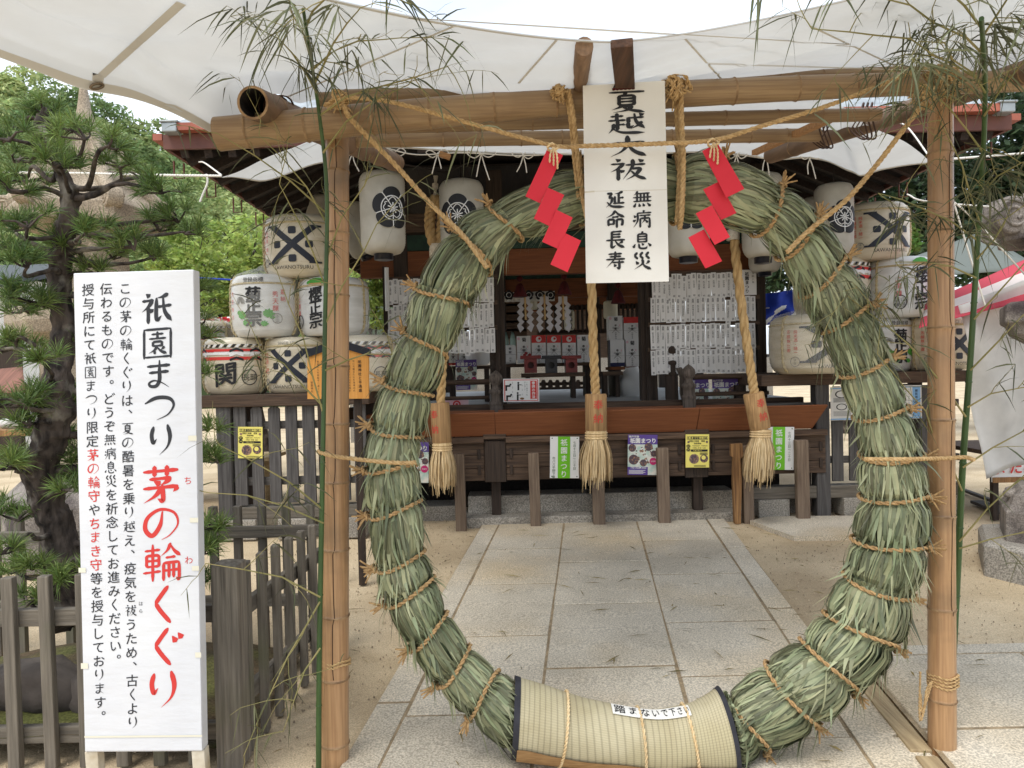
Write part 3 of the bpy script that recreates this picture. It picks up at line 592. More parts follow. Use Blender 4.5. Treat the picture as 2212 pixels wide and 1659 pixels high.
# ================================================================ bell ropes
M['straw_rope'] = mat('straw_rope', srgb(196, 160, 108), srgb(156, 120, 76), rough=.95, scale=60, bump=.4, bscale=90, objvar=.08)
M['hemp'] = mat('hemp', srgb(208, 176, 126), srgb(176, 142, 94), rough=.95, scale=40, stretch=(1, 1, .2), bump=.4, bscale=60)
M['hemp_pale'] = mat('hemp_pale', srgb(222, 198, 156), srgb(198, 168, 122), rough=.95, scale=60, stretch=(1, 1, .1), island=.2)
M['tube_wood'] = wood('tube_wood', srgb(188, 150, 104), srgb(140, 108, 72), 'z')
M['bandage'] = mat('bandage', srgb(228, 218, 200), srgb(206, 194, 174), rough=.95, scale=40, bump=.5, bscale=120)
def bell_rope(pts, blk, tas, d, label, loop=None, seed=0, knot=None):
    rr = random.Random(seed); t = thing('bell_rope', label, 'bell rope', (P(*tas[2], d).x, d, P(*tas[2], d).z), 'bell ropes hanging before the offertory box')
    q = spline([P(x, y, d) for x, y in pts], 8); mb = MB(); mb.rope(q, .042, 0, 3, 9.0, 8); mb.build('rope', M['hemp'], t)
    a, b = P(*blk[0], d), P(*blk[1], d); ax = (b - a).normalized(); rad = pxm(blk[2], d) / 2; mb = MB(); mb.tube([a, a + ax * .01, b - ax * .01, b], [rad * .93, rad, rad, rad * .93], 24)
    o = mb.build('wood_sleeve', M['tube_wood'], t)
    mb = MB(); rt = Matrix((V((1, 0, 0)), V((0, 1, 0)), V((0, 0, 1))))
    u = (b - a); sv = V((u.z, 0, -u.x)).normalized() * -1
    if sv.x < 0: sv = -sv
    def cyl(x, y):                                             # wrapped on the sleeve
        an = x / rad; return a + u * .5 + sv * (rad + .002) * sin(an) - V((0, 1, 0)) * (rad + .002) * cos(an) - ax * y
    off = blk[3]
    for k, ch in enumerate('奉納'): char(mb, cyl, ch, off * rad, (.22 - .36 * k) * u.length, rad * .95, 0, cut=.12, slant=.1)
    mb.build('lettering', M['red_ink'], o)
    c0, c1 = P(*tas[0], d), P(*tas[2], d); ax2 = (c1 - c0).normalized(); wt = pxm(tas[3], d) / 2; mb = MB(); mb.tube([c0 - ax2 * .01, c0 + ax2 * .07], [rad * .96, rad * .98], 24)
    tz = mb.build('tassel_binding', M['hemp_pale'], t); mb = MB()
    for k in range(3): mb.tube([c0 + ax2 * (.012 + .022 * k) + V((cos(j * pi / 12), sin(j * pi / 12), 0)) * rad * 1.0 for j in range(25)], .006, 5)
    mb.build('binding_cord', M['hemp_pale'], tz)
    mb = MB(); ln = (c1 - c0).length
    for k in range(420):
        an = rr.uniform(0, 2 * pi); dr = sqrt(rr.random()); p0 = c0 + ax2 * .05 + V((cos(an), sin(an), 0)) * rad * .95 * dr; p1 = c1 + V((cos(an), sin(an), 0)) * wt * dr * 1.05 - ax2 * rr.uniform(-.02, .12) * (1 if k % 14 else -.9); m_ = p0.lerp(p1, .5) + V((cos(an), sin(an), 0)) * wt * .16 + V((rr.uniform(-.01, .01), rr.uniform(-.01, .01), 0))
        s_ = spline([p0, m_, p1], 3); w0 = rr.uniform(.006, .013); mb.strip(s_, [w0] * (len(s_) - 1) + [w0 * .5], V((cos(an + 1.57), sin(an + 1.57), 0)), 0)
    mb.build('tassel', M['hemp_pale'], t)
    if loop:
        mb = MB(); mb.rope(spline([P(x, y, d) for x, y in loop], 8), .05, 0, 3, 9.0, 8); mb.build('rope_loop', M['hemp'], t)
        mb = MB()
        for k in range(5): mb.tube(spline([P(938 + k * 1.5, 380, d), P(941 + R.uniform(-2, 2), 405, d - .02), P(938 + R.uniform(-3, 3), 432, d - .03)], 4), .01, 5)
        for k in range(5): z_ = P(940, 398 + 3 * k, d); mb.tube([z_ + V((.022 * cos(j * pi / 6), .022 * sin(j * pi / 6), .003 * k)) for j in range(13)], .007, 5)
        mb.build('hanging_cord', M['bandage'], t)
    if knot:
        kx, ky, w_, h_ = knot; mb = MB(); a_, b_ = P(kx, ky - h_ / 2, d), P(kx, ky + h_ / 2, d); mb.tube([a_, a_.lerp(b_, .3), a_.lerp(b_, .7), b_], [pxm(w_, d) / 2 * k for k in (.95, 1.04, 1.04, .97)], 16); mb.build('cloth_binding', M['bandage'], t)
    return t
bell_rope([(957, 545), (960, 640), (960, 740), (955, 800), (952, 872)], ((950, 870), (955, 957), 42, -.62), ((955, 958), 0, (957, 1050), 58), 6.55, 'bell rope nearest the pine, looped at the top and partly hidden by the straw ring',
          loop=[(948, 560), (930, 500), (930, 455), (938, 433), (946, 433), (956, 455), (953, 505), (946, 560)], seed=1, knot=(946, 543, 36, 30))
bell_rope([(1277, 560), (1280, 700), (1284, 800), (1287, 855)], ((1287, 851), (1288, 931), 47, .1), ((1288, 932), 0, (1286, 1036), 72), 6.55, 'middle bell rope hanging straight down beneath the long white banner', seed=2)
bell_rope([(1583, 470), (1590, 560), (1606, 690), (1622, 800), (1630, 855)], ((1627, 849), (1643, 927), 44, .25), ((1644, 929), 0, (1636, 1035), 68), 6.5, 'slanting bell rope that hangs toward the last green and white poster', seed=3, knot=(1583, 508, 27, 22))
# ================================================================ posters
YBX = 6.825
def poster(name, lb, cat, card, draw, mats, th=.003, group=None):
    mb = MB(); card.slab(mb, th, 0); draw(mb, card); return tag(mb.build(name, [M[m] if isinstance(m, str) else m for m in mats]), lb, cat, group)
def gw(mb, c):
    c.patch(mb, .27, 0, .69, 1, 1); c.vt(mb, '祇園まつり', .48, .14, .17, .19, 2, off=.02)
    c.vt(mb, '七月十三日～二十日', .84, .14, .075, .078, 3); c.vt(mb, '（八日間）', .84, .84, .05, .045, 3) if 0 else None
    c.vt(mb, '市バス平野下車', .13, .52, .075, .075, 3)
    for u in (.07, .93):
        for v in (.04, .96): c.disc(mb, u, v, .02, 3)
dk = mat('dark_green', srgb(50, 90, 40), rough=.6)
poster('festival_poster', 'green and white festival poster pinned between the first and middle bell ropes', 'poster', Card(1188, 943, 1251, 1033, YBX, tilt=.03), gw, ['white', 'green_print', 'white', dk], group='green and white posters')
poster('festival_poster', 'green and white festival poster partly behind the slanting bell rope tassel', 'poster', Card(1652, 922, 1715, 1015, YBX, tilt=.03), gw, ['white', 'green_print', 'white', dk], group='green and white posters')
def purple(mb, c):
    c.patch(mb, .0, .24, 1, .8, 1, .0012); c.ht(mb, '神戸平野', .2, .05, .065, 2, off=.02); c.ht(mb, '祇園まつり', .5, .15, .135, 2, off=.04, sx=.98)
    rr = random.Random(4)
    for k in range(60): u, v, r = rr.uniform(.08, .92), rr.uniform(.3, .72), rr.uniform(.02, .05); c.disc(mb, u, v, r, 3 if k % 3 else 2, .0017 + k * .00001, 8)
    for u, v, r in ((.15, .33, .13), (.7, .3, .14), (.88, .47, .11), (.2, .62, .17), (.53, .7, .12)): c.disc(mb, u, v, r, 4, .0025)
    c.disc(mb, .86, .66, .125, 5, .0026); c.ht(mb, '祇園祭', .86, .66, .04, 2)
    c.ht(mb, '7月13日▶20日', .36, .82, .062, 2, off=.02); c.patch(mb, .68, .76, 1, 1, 1, .0027)
    for k in range(4): c.patch(mb, .04, .88 + .025 * k, .6 - .07 * (k % 2), .892 + .025 * k, 2, .003)
pm_ = ['purple', 'teal', 'white', 'photo', 'photo_dark', 'magenta']
pg = 'purple festival posters'
poster('picture_poster', 'purple festival poster with round photographs on the front of the offertory box', 'poster', Card(1356, 939, 1420, 1026, YBX, tilt=.03), purple, pm_, group=pg)
poster('picture_poster', 'purple festival poster half hidden by the straw ring near the first tassel', 'poster', Card(862, 955, 926, 1043, YBX, tilt=.03), purple, pm_, group=pg)
poster('picture_poster', 'purple festival poster hanging behind the rail beside the slanting bell rope', 'poster', Card(1539, 818, 1600, 903, 7.6), purple, pm_, group=pg)
poster('picture_poster', 'purple festival poster behind the carved railing post of the hall', 'poster', Card(1482, 820, 1531, 903, 7.62), purple, pm_, group=pg)
poster('picture_poster', 'small purple poster behind the railing below the left donor slips', 'poster', Card(985, 777, 1030, 842, 8.0), purple, pm_, group=pg)
def yel(mb, c):
    c.patch(mb, .06, .065, .94, .155, 1); c.ht(mb, '祇園まつり神賑行事', .5, .11, .078, 0, off=.02)
    c.ht(mb, '津軽三味線　演奏', .48, .205, .06, 1, off=.015); c.ht(mb, '神前奉納', .5, .275, .055, 1, off=.015)
    for v in (.355, .465): c.disc(mb, .115, v, .085, 1, k=.85); c.ht(mb, '場所' if v < .4 else '日時', .115, v, .045, 0, .0045)
    c.ht(mb, '祇園神社境内　平野商店街', .6, .345, .038, 1); c.ht(mb, '７月１８日（土）', .57, .41, .055, 1, off=.015)
    c.patch(mb, .22, .455, .93, .52, 1); c.ht(mb, '午後６時から', .5, .488, .045, 0, .0045)
    c.disc(mb, .36, .74, .21, 2, .0018); c.disc(mb, .36, .7, .12, 3, .0022); c.disc(mb, .32, .8, .09, 3, .0023); c.disc(mb, .78, .73, .17, 3, .0018); c.disc(mb, .76, .7, .09, 0, .0024)
    c.disc(mb, .12, .23, .05, 2); c.disc(mb, .9, .23, .05, 2)
    for k in range(3): c.patch(mb, .6, .55 + .025 * k, .93, .562 + .025 * k, 1)
    for k in range(2): c.patch(mb, .35, .93 + .03 * k, .85, .942 + .03 * k, 1)
ym = ['yellow', 'ink', 'photo', 'photo_dark']
poster('event_poster', 'yellow event poster with black print on the front of the offertory box', 'poster', Card(1481, 938, 1532, 1010, YBX - .005, tilt=.02), yel, ym, group='yellow posters')
poster('event_poster', 'yellow event poster pinned to the slatted screen near the pine', 'poster', Card(514, 922, 567, 990, 6.57, tilt=.03), yel, ym, group='yellow posters')
def etiquette(mb, c):
    c.patch(mb, .03, .04, .97, .96, 1, .0012); c.patch(mb, .055, .07, .945, .93, 0, .0018); c.patch(mb, .75, .1, .93, .88, 1, .0022); c.vt(mb, '参拝の作法', .84, .19, .15, .15, 0, .004, off=.03)
    c.vt(mb, '一礼二拍手一礼', .66, .16, .075, .09, 2); c.vt(mb, '鈴を鳴らす', .6, .16, .06, .08, 2)
    for u, v, bow in ((.14, .3, 1), (.42, .28, 0), (.16, .74, 1), (.4, .72, 0)):
        c.disc(mb, u + (.06 if bow else 0), v - (.1 if not bow else .05), .028, 2)
        if bow: c.patch(mb, u - .08, v - .03, u + .06, v + .05, 2); c.patch(mb, u - .08, v + .05, u - .03, v + .22, 2)
        else: c.patch(mb, u - .025, v - .05, u + .025, v + .22, 2); c.patch(mb, u + .02, v - .03, u + .09, v, 2)
    for k in range(8): c.vt(mb, '二拝' if k % 2 else '拍手', .26 + .27 * (k % 2), .15 + .1 * k, .045, .05, 2)
    c.disc(mb, .52, .86, .06, 3, k=.5)
poster('etiquette_board', 'small white board with red border and bowing figures on the rail of the hall', 'notice', Card(1087, 818, 1165, 868, 7.2, tilt=.012), etiquette, ['white', 'red_ink', 'ink', 'split_wood'], th=.008)
def pinkp(mb, c):
    c.disc(mb, .5, .15, .17, 1); c.disc(mb, .5, .15, .1, 0, .003); c.disc(mb, .5, .15, .06, 1, .0034)
    c.vt(mb, '神戸平野', .78, .45, .1, .12, 2); c.vt(mb, '祇園まつり', .32, .45, .14, .15, 2, off=.02)
poster('banner_sign', 'pink banner with a red crest behind the rail at the edge of the hall', 'banner', Card(962, 860, 1013, 950, 7.62), pinkp, ['pink', 'red_ink', 'ink'])
def notice(mb, c):
    c.patch(mb, .0, .03, 1, .06, 1); c.patch(mb, 0, .95, 1, .985, 1); c.patch(mb, .9, .05, .985, .94, 2); c.vt(mb, '蘇民将来の護符', .942, .16, .085, .1, 3, off=.02)
    rr = random.Random(8); txt = '祇園の神に祈りを捧げ茅の輪をくぐり夏の無事を願う昔の話'
    for k in range(18): c.vt(mb, ''.join(rr.choice(txt) for _ in range(rr.randint(7, 14))), .86 - .034 * k, .12, .04, .055, 3)
    for u, v, r in ((.12, .22, .07), (.12, .6, .06)): c.disc(mb, u, v, r, 3, k=.6); c.disc(mb, u, v, r * .8, 0, .003, k=.6)
    for k in range(7): c.patch(mb, .03, .33 + .02 * k, .22, .337 + .02 * k, 3)
    for k in range(5): c.patch(mb, .03, .74 + .03 * k, .22, .748 + .03 * k, 3)
poster('story_sheet', 'long white sheet of small print with a pale blue title behind the straw ring', 'notice', Card(1794, 834, 1991, 906, 6.9, tilt=-.0), notice, ['paper', 'blue_print', 'blue_print', 'ink'])
# wooden votive board on a stand behind the bamboo post
mb = MB(); c = Card(664, 755, 796, 861, 5.2); d = 5.2
q = [P(664, 765, d), P(730, 742, d), P(796, 762, d), P(796, 861, d), P(664, 862, d)]; mb.prism(q[::-1], (0, .03, 0))
vb = thing('votive_board', 'large yellow wooden plaque with black roof edge standing behind the bamboo post', 'plaque', (P(730, 862, d).x, d, gz(d)))
mb.build('board', wood('plaque_wood', srgb(222, 160, 84), srgb(204, 140, 66), 'z', bump=.1, objvar=.02), vb)
mb = MB(); th_ = V((0, 0, pxm(9, d)))
for a, b in ((P(661, 767, d), P(731, 743, d)), (P(731, 743, d), P(799, 764, d))): mb.prism([a + V((0, -.012, -.02)), b + V((0, -.012, -.02)), b + V((0, -.012, .035)), a + V((0, -.012, .035))], (0, .055, 0))
mb.build('roof_edge', M['lacquer_black'], vb); mb = MB()
c.vt(mb, '祇園神社と平清盛', .86, .26, .072, .083, 0, off=.01); rr = random.Random(5); txt = '平清盛公は祇園の社を厚く敬い当社に詣で福原に都を移した際この山から海を望み船の往来を眺めたと伝えられる由'
for k in range(9):
    for half in (0,): c.vt(mb, ''.join(rr.choice(txt) for _ in range(12)), .76 - .073 * k, .24, .044, .055, 0)
c.vt(mb, '祇園神社', .07, .66, .05, .06, 0); mb.build('lettering', M['ink'], vb)
mb = MB()
for px in (690, 770): p = P(px, 860, d); mb.box((p.x, d + .05, (p.z + .3 + gz(d)) / 2), (.05, .04, p.z + .3 - gz(d)))
mb.build('stand', M['dark_wood_z'], vb)
# ================================================================ donor slips on their racks
sl_txt = '町田中山川本村野原松井林森上下西東南北谷岡島石木清水'
def slip_mesh(seed, w_, h_):
    rr = random.Random(seed); mb = MB(); mb.box((0, 0, 0), (w_, .002, h_)); f = lambda x, y: V((x, -.0018, -y))
    vtext(mb, f, '奉献', 0, -h_ * .4, w_ * .5, h_ * .075, 1, up=-1, res=1); n_ = rr.randint(4, 6)
    vtext(mb, f, ''.join(rr.choice(sl_txt) for _ in range(n_)), 0, -h_ * .16, w_ * .42, h_ * .075, 1, up=-1, res=1); vtext(mb, f, '殿', 0, h_ * .41, w_ * .5, 1, 1, up=-1, res=1)
    o = mb.build('donor_slip', [M['slip'], M['ink']], loc=(0, 0, 0)); C.objects.unlink(o); return o
SLW = pxm(10.6, 7.55); SLH = pxm(53, 7.55)
slips = [slip_mesh(k, SLW, SLH) for k in range(7)]
def slip_row(x0, x1, y0, d, n_, label, group):
    for k in range(n_):
        px = lerp(x0, x1, (k + .5) / n_); p = P(px, y0 + 27, d); o = R.choice(slips).copy(); C.objects.link(o)
        zz = P((x0 + x1) / 2, y0 + 27, d).z + R.uniform(-.007, .006) - (.03 if R.random() < .07 else 0)
        o.location = (p.x, d - .002 - .003 * (k % 2), zz); o.rotation_euler = (R.uniform(-.03, .03), R.uniform(-.025, .025), R.uniform(-.12, .12)); o.name = 'donor_slip'; tag(o, label, 'paper slip', group); ORG[o.name] = o.location.copy()
rk = [('top', 594, 1408, 1590), ('second', 645, 1405, 1632), ('third', 703, 1405, 1632), ('lowest', 757, 1406, 1633)]
for nm, y0, a, b in rk: slip_row(a, b, y0 - 4, 7.55, 17 if nm == 'top' else 21, 'white donor slip hung in the %s row of the four row rack' % nm, 'donor slips, %s row of the four row rack' % nm)
for nm, y0, a, b in (('top', 601, 838, 1067), ('middle', 656, 838, 1067), ('lowest', 710, 838, 1070)): slip_row(a, b, y0, 7.55, 21, 'white donor slip hung in the %s row of the three row rack' % nm, 'donor slips, %s row of the three row rack' % nm)
def title(mb, c): c.vt(mb, '祇園まつり', .5, .17, .17, .17, 1, off=.03); c.vt(mb, '献饌者芳名', .2, .25, .1, .14, 1); c.vt(mb, '令和八年', .82, .14, .1, .12, 1)
poster('title_slip', 'wide white title slip with large writing ending the top row of donor slips', 'paper slip', Card(1593, 583, 1634, 637, 7.55), title, ['slip', 'ink'])
for nm, xs_, ys_ in (('slip_rack', (1400, 1640), (590, 643, 698, 752)), ('slip_rack', (833, 1074), (600, 655, 709))):
    r_ = thing(nm, 'dark timber rack with %s rows of donor slips' % ('four' if len(ys_) == 4 else 'three'), 'rack', (P((xs_[0] + xs_[1]) / 2, 800, 7.6).x, 7.6, FZ))
    for y_ in ys_:
        z_ = P(sum(xs_) / 2, y_ + 1, 7.6).z; mb = MB(); mb.box(((P(xs_[0], y_, 7.6).x + P(xs_[1], y_, 7.6).x) / 2, 7.6, z_), (pxm(xs_[1] - xs_[0], 7.6), .03, .045)); mb.build('rack_rail', M['dark_wood_x'], r_)
    for px in xs_: z1_ = P(px, ys_[0] - 25, 7.6).z; mb = MB(); mb.box((P(px, 700, 7.62).x, 7.64, (z1_ + FZ) / 2), (.04, .04, z1_ - FZ)); mb.build('rack_post', M['dark_wood_z'], r_)
mb = MB(); mb.tube([P(835, 578, 7.5), P(837, 672, 7.5)], .022, 8); tag(mb.build('white_pipe', M['white']), 'short white pipe hanging at the pine side end of the three row rack', 'pipe')
# ================================================================ inside the hall
def vp(x, y): return (994 + x * .2343, 570.4 + y * .2343)
def at(x, y, d): return P(*vp(x, y), d)
TB = 9.3
tbl = thing('offering_table', 'long dark table inside the hall carrying the wrapped sake boxes', 'table', (at(800, 1100, TB).x, TB, FZ))
zt_ = at(800, 915, TB).z; mb = MB(); mb.box((at(790, 0, TB).x, TB + .1, zt_ - .02), (pxm(205, TB), .5, .04)); mb.build('table_top', M['dark_wood_x'], tbl, bevel=.004)
for x in (420, 1150):
    mb = MB(); mb.box((at(x, 0, TB).x, TB + .1, (zt_ - .04 + FZ) / 2), (.06, .4, zt_ - .04 - FZ)); mb.build('leg', M['dark_wood_z'], tbl)
def giftbox(x0, y0, x1, y1, d, lb, top='white', motif=None, base=None, writing='奉献', grp='wrapped offering boxes'):
    a, b = at(x0, y0, d), at(x1, y1, d); w_, h_ = b.x - a.x - .004, a.z - b.z; t = thing('offering_box', lb, 'gift box', ((a.x + b.x) / 2, d + .1, b.z), grp)
    mb = MB(); mb.box(((a.x + b.x) / 2, d + .1, (a.z + b.z) / 2), (w_, .2, h_)); bo = mb.build('carton', M['white'] if not base else M[base], t, bevel=.003)
    c = Card(0, 0, 1, 1, d); c.c = V(((a.x + b.x) / 2, d, (a.z + b.z) / 2)); c.w, c.h = w_, h_; mb = MB()
    if top: c.patch(mb, 0, 0, 1, .27, 2 if top != 'white' else 1)
    if base: c.patch(mb, 0, .27, 1, .86, 1)
    if motif == 'jar': c.disc(mb, .5, .14, .2, 1, .003); c.disc(mb, .56, .12, .09, 2, .004)
    elif motif: c.ht(mb, motif, .52, .14, .17, 0, .004, off=.03); c.disc(mb, .13, .1, .1, 3, .003)
    c.vt(mb, writing, .5, .4, .1, .12, 0, off=.02); c.vt(mb, '山田商店', .5, .7, .07, .08, 0); c.patch(mb, 0, .6, 1, .606, 4)
    for s_ in (-1, 1): mb.tube([c.pt(.5, .58, .004), c.pt(.5 + .2 * s_, .45, .004), c.pt(.5 + .25 * s_, .5, .004), c.pt(.5, .58, .004), c.pt(.5 + s_ * .25, .7, .004)], .002, 4)
    c.disc(mb, .78, .4, .035, 3, .004, k=2.5)
    mb.build('wrapper', [M['ink'], M['white'], M['red_ink'], M['pink'], M['slate_wood_x']], bo); return t
giftbox(520, 665, 655, 912, TB, 'white offering box with a plum blossom beside the wrapped bottles', motif='菊')
for i, (a, b, n_) in enumerate(((656, 795, 'the white plum blossom box'), (798, 932, 'two other red topped boxes'), (938, 1073, 'the black stand and the middle bell rope'))): giftbox(a, 658, b, 912, TB, 'red topped white offering box ' + ('beside ' if i == 0 else 'between ') + n_, top='red', motif='jar')
giftbox(1076, 655, 1200, 912, TB, 'white offering box just behind the middle bell rope', motif='菊')
giftbox(1380, 700, 1520, 942, TB, 'navy and white offering box at the bottom of the stack', top='white', base='navy')
giftbox(1522, 695, 1650, 942, TB, 'white plum blossom box at the bottom of the stack next to the navy box', motif='菊')
giftbox(1365, 480, 1502, 697, TB + .02, 'white plum blossom box on top of the navy box', motif='菊')
giftbox(1504, 490, 1668, 692, TB + .02, 'wide white box with red lid on top of the stack', top='red')
giftbox(1664, 697, 1740, 942, TB + .3, 'white box half hidden by the inner pillar', motif='菊')
giftbox(-110, 770, -20, 932, 8.3, 'white box with red foot behind the ring under the slips', base='red_ink'); giftbox(-18, 770, 92, 932, 8.3, 'white box with red foot beside the round bundle', base='red_ink')
stk_ = thing('side_table', 'low dark table under the stacked boxes beside the inner pillar', 'table', (at(1540, 1100, TB).x, TB, FZ))
zt2 = at(1540, 945, TB).z; mb = MB(); mb.box((at(1560, 0, TB).x, TB + .15, zt2 - .02), (pxm(95, TB), .5, .04)); mb.build('table_top', M['orange_wood'], stk_)
for x in (1400, 1700): mb = MB(); mb.box((at(x, 0, TB).x, TB + .1, (zt2 - .04 + FZ) / 2), (.05, .4, zt2 - .04 - FZ)); mb.build('leg', M['dark_wood_z'], stk_)
t = thing('wrapped_bottles', 'pair of glass bottles in white gift paper on the table', 'bottles', (at(457, 912, TB).x, TB + .1, zt_))
c0 = at(457, 912, TB)
for k in (-1, 1):
    mb = MB(); r_ = pxm(11, TB) / 2 * 1.2; z1_ = at(0, 670, TB).z; mb.lathe([(r_, zt_), (r_, zt_ + .3), (r_ * .9, zt_ + .33), (r_ * .38, zt_ + .42), (r_ * .36, z1_ - .02), (r_ * .45, z1_)], (c0.x + k * .045, TB + .1, 0), 14); mb.build('bottle', mat('bottle_glass', srgb(150, 176, 166), rough=.15, objvar=.1), t)
mb = MB(); z2_ = at(0, 755, TB).z; mb.box((c0.x, TB + .1, (z2_ + zt_) / 2), (pxm(29, TB), .13, z2_ - zt_)); o = mb.build('gift_paper', M['white'], t, bevel=.03)
c = Card(0, 0, 1, 1, TB); c.c = V((c0.x, TB + .033, (z2_ + zt_) / 2)); c.w, c.h = pxm(29, TB), z2_ - zt_; mb = MB(); c.vt(mb, '奉献', .55, .2, .15, .18, 0, off=.02); c.vt(mb, '山本', .55, .68, .12, .14, 0); c.patch(mb, 0, .5, 1, .51, 0); mb.build('lettering', M['ink'], o)
# stands with round openings
for x0, x1, m_, lb in ((552, 745, 'lacquer_red', 'red lacquered offering stand with a round opening, holding a small red ornament'), (748, 928, 'lacquer_black', 'black lacquered offering stand with a round opening between the two red ones'), (930, 1112, 'lacquer_red', 'red lacquered offering stand with a round opening next to the middle rope')):
    d = 8.9; a, b = at(x0, 860, d), at(x1, 1002, d); t = thing('offering_stand', lb, 'stand', ((a.x + b.x) / 2, d, b.z), 'lacquered offering stands'); cxx = (a.x + b.x) / 2; wl = (b.x - a.x)
    mb = MB(); mb.box((cxx, d, a.z - .012), (wl, .26, .022)); mb.box((cxx, d - .12, a.z + .008), (wl * 1.0, .014, .02)); mb.build('tray', M[m_], t, bevel=.003)
    mb = MB(); hh = a.z - .024 - b.z; zc_ = b.z + hh / 2; ww = wl * .6; n_ = 24; rr_ = hh * .23
    sq = []
    for k in range(n_):
        an = 2 * pi * k / n_; m2 = max(abs(cos(an)), abs(sin(an))); sq.append(V((cxx + ww / 2 * cos(an) / m2, d - .1, zc_ + hh / 2 * sin(an) / m2)))
    ci = [V((cxx + rr_ * cos(2 * pi * k / n_), d - .1, zc_ + .05 * hh + rr_ * sin(2 * pi * k / n_))) for k in range(n_)]; bk = [p + V((0, .02, 0)) for p in ci]
    mb.add(sq + ci + bk, [(k, (k + 1) % n_, (k + 1) % n_ + n_, k + n_) for k in range(n_)] + [(k + n_, (k + 1) % n_ + n_, (k + 1) % n_ + 2 * n_, k + 2 * n_) for k in range(n_)])
    for s_ in (-1, 1): mb.box((cxx + s_ * (ww / 2 - .008), d + .01, zc_), (.016, .2, hh))
    mb.box((cxx, d + .1, zc_), (ww - .034, .016, hh)); mb.build('pedestal', M[m_], t)
mb = MB(); p = at(615, 850, 8.9)
for k in range(14): mb.lathe([(.001, -.02), (.02, -.01), (.022, .008), (.001, .02)], p + rv(.04), 8)
tag(mb.build('red_ornament', M['lacquer_red']), 'small cluster of red and gold ornaments on the first red stand', 'ornament')
for x0, x1, yt, lb in ((540, 1116, 1003, 'low dark bench carrying the lacquered stands'), (1278, 1462, 990, 'low dark bench to the right of the middle bell rope')):
    d = 8.9; t = thing('bench', lb.replace('to the right of', 'just past'), 'bench', (at((x0 + x1) / 2, 1100, d).x, d, FZ)); z_ = at((x0 + x1) / 2, yt, d).z; mb = MB(); mb.box((at((x0 + x1) / 2, 0, d).x, d, z_ - .025), (pxm((x1 - x0) * .2343, d), .3, .05)); mb.build('seat', M['dark_wood_x'], t, bevel=.004)
    for x in (x0 + 30 if x0 > 600 else 1015, x1 - 45 if x0 > 600 else 600): mb = MB(); mb.box((at(x, 0, d).x, d, (z_ - .05 + FZ) / 2), (.05, .24, z_ - .05 - FZ)); mb.build('leg', M['dark_wood_z'], t)
# paper streamers, tassels, crest curtain
M['shide'] = mat('shide', srgb(206, 204, 208), rough=.85)
def shide(mb, p, w_, h_, n_, s_, yo=0, sh=.42):                 # folded zigzag strip hanging from p
    st = h_ / n_
    for k in range(n_):
        x = p.x + s_ * w_ * sh * k; y_ = p.y - .004 * k + yo; z1_ = p.z - st * k * .86; sl = s_ * .25 * w_
        mb.add([(x - w_ / 2, y_, z1_), (x + w_ / 2, y_ - .004, z1_), (x + w_ / 2 + sl, y_ - .004, z1_ - st * 1.0), (x - w_ / 2 + sl, y_, z1_ - st * 1.0)], [(0, 3, 2, 1)])
for i, x in enumerate((597, 775, 945)):
    d = 8.6; p = at(x, 300, d); mb = MB()
    for s_ in (-1, 1):
        pts = [(0, 0), (40, 0), (40, 50), (75, 80), (50, 110), (78, 140), (52, 172), (80, 205), (55, 235), (80, 265), (50, 330), (10, 290), (38, 262), (8, 232), (34, 205), (6, 172), (30, 140), (2, 110), (28, 84), (6, 60)]
        poly = [p + V((s_ * pxm(a * .2343, d) * .95 + s_ * .004, -.006, -pxm(b * .2343, d))) for a, b in pts]; mb.prism(poly if s_ < 0 else poly[::-1], (0, .004, 0))
    mb.tube([p + V((0, -.02, .02)), p + V((.004, -.02, -pxm(50, d)))], .012, 6, 1)
    tag(mb.build('paper_streamer', [M['shide'], M['hemp']]), ['white zigzag paper streamer hanging nearest the three row rack', 'middle one of the three white zigzag paper streamers', 'white zigzag paper streamer in front of the glowing white lantern'][i], 'paper streamer', 'white zigzag streamers inside the hall')
for i, x in enumerate((550, 958, 1455)):
    d = 8.2; p = at(x, [180, 160, 240][i], d); mb = MB(); h_ = pxm(28, d); mb.lathe([(.02, -h_ * 0.0), (.04, -.02), (.05, -.05), (.055, -.07), (.06, -.08), (.085, -h_), (.08, -h_ - .005)][::-1], p, 14)
    mb.tube([p + V((0, 0, .32)), p + V((0, 0, .02))], .01, 6); mb.lathe([(.001, -.03), (.035, -.01), (.035, .02), (.001, .04)], p + V((0, 0, .05)), 10)
    tag(mb.build('hanging_tassel', M['dark_red']), ['dark red tassel hanging above the first paper streamer', 'dark red tassel hanging beside the white banner, above the lettered lantern', 'dark red tassel hanging between the white banner and the four row rack'][i], 'tassel', 'dark red tassels')
cv = thing('crest_curtain', 'short white curtain with black flower crests hung across the hall', 'curtain', (at(610, 350, 9.0).x, 9.0, at(610, 350, 9.0).z)); mb = MB()
d = 9.0; a, b = at(350, 262, d), at(872, 340, d); n_ = 60
mb.add([(lerp(a.x, b.x, k / n_), d + .015 * sin(k * .9), z) for z in (a.z, b.z) for k in range(n_ + 1)], [(k, k + 1, n_ + k + 2, n_ + k + 1) for k in range(n_)], 0, True); mb.build('cloth', M['paper'], cv)
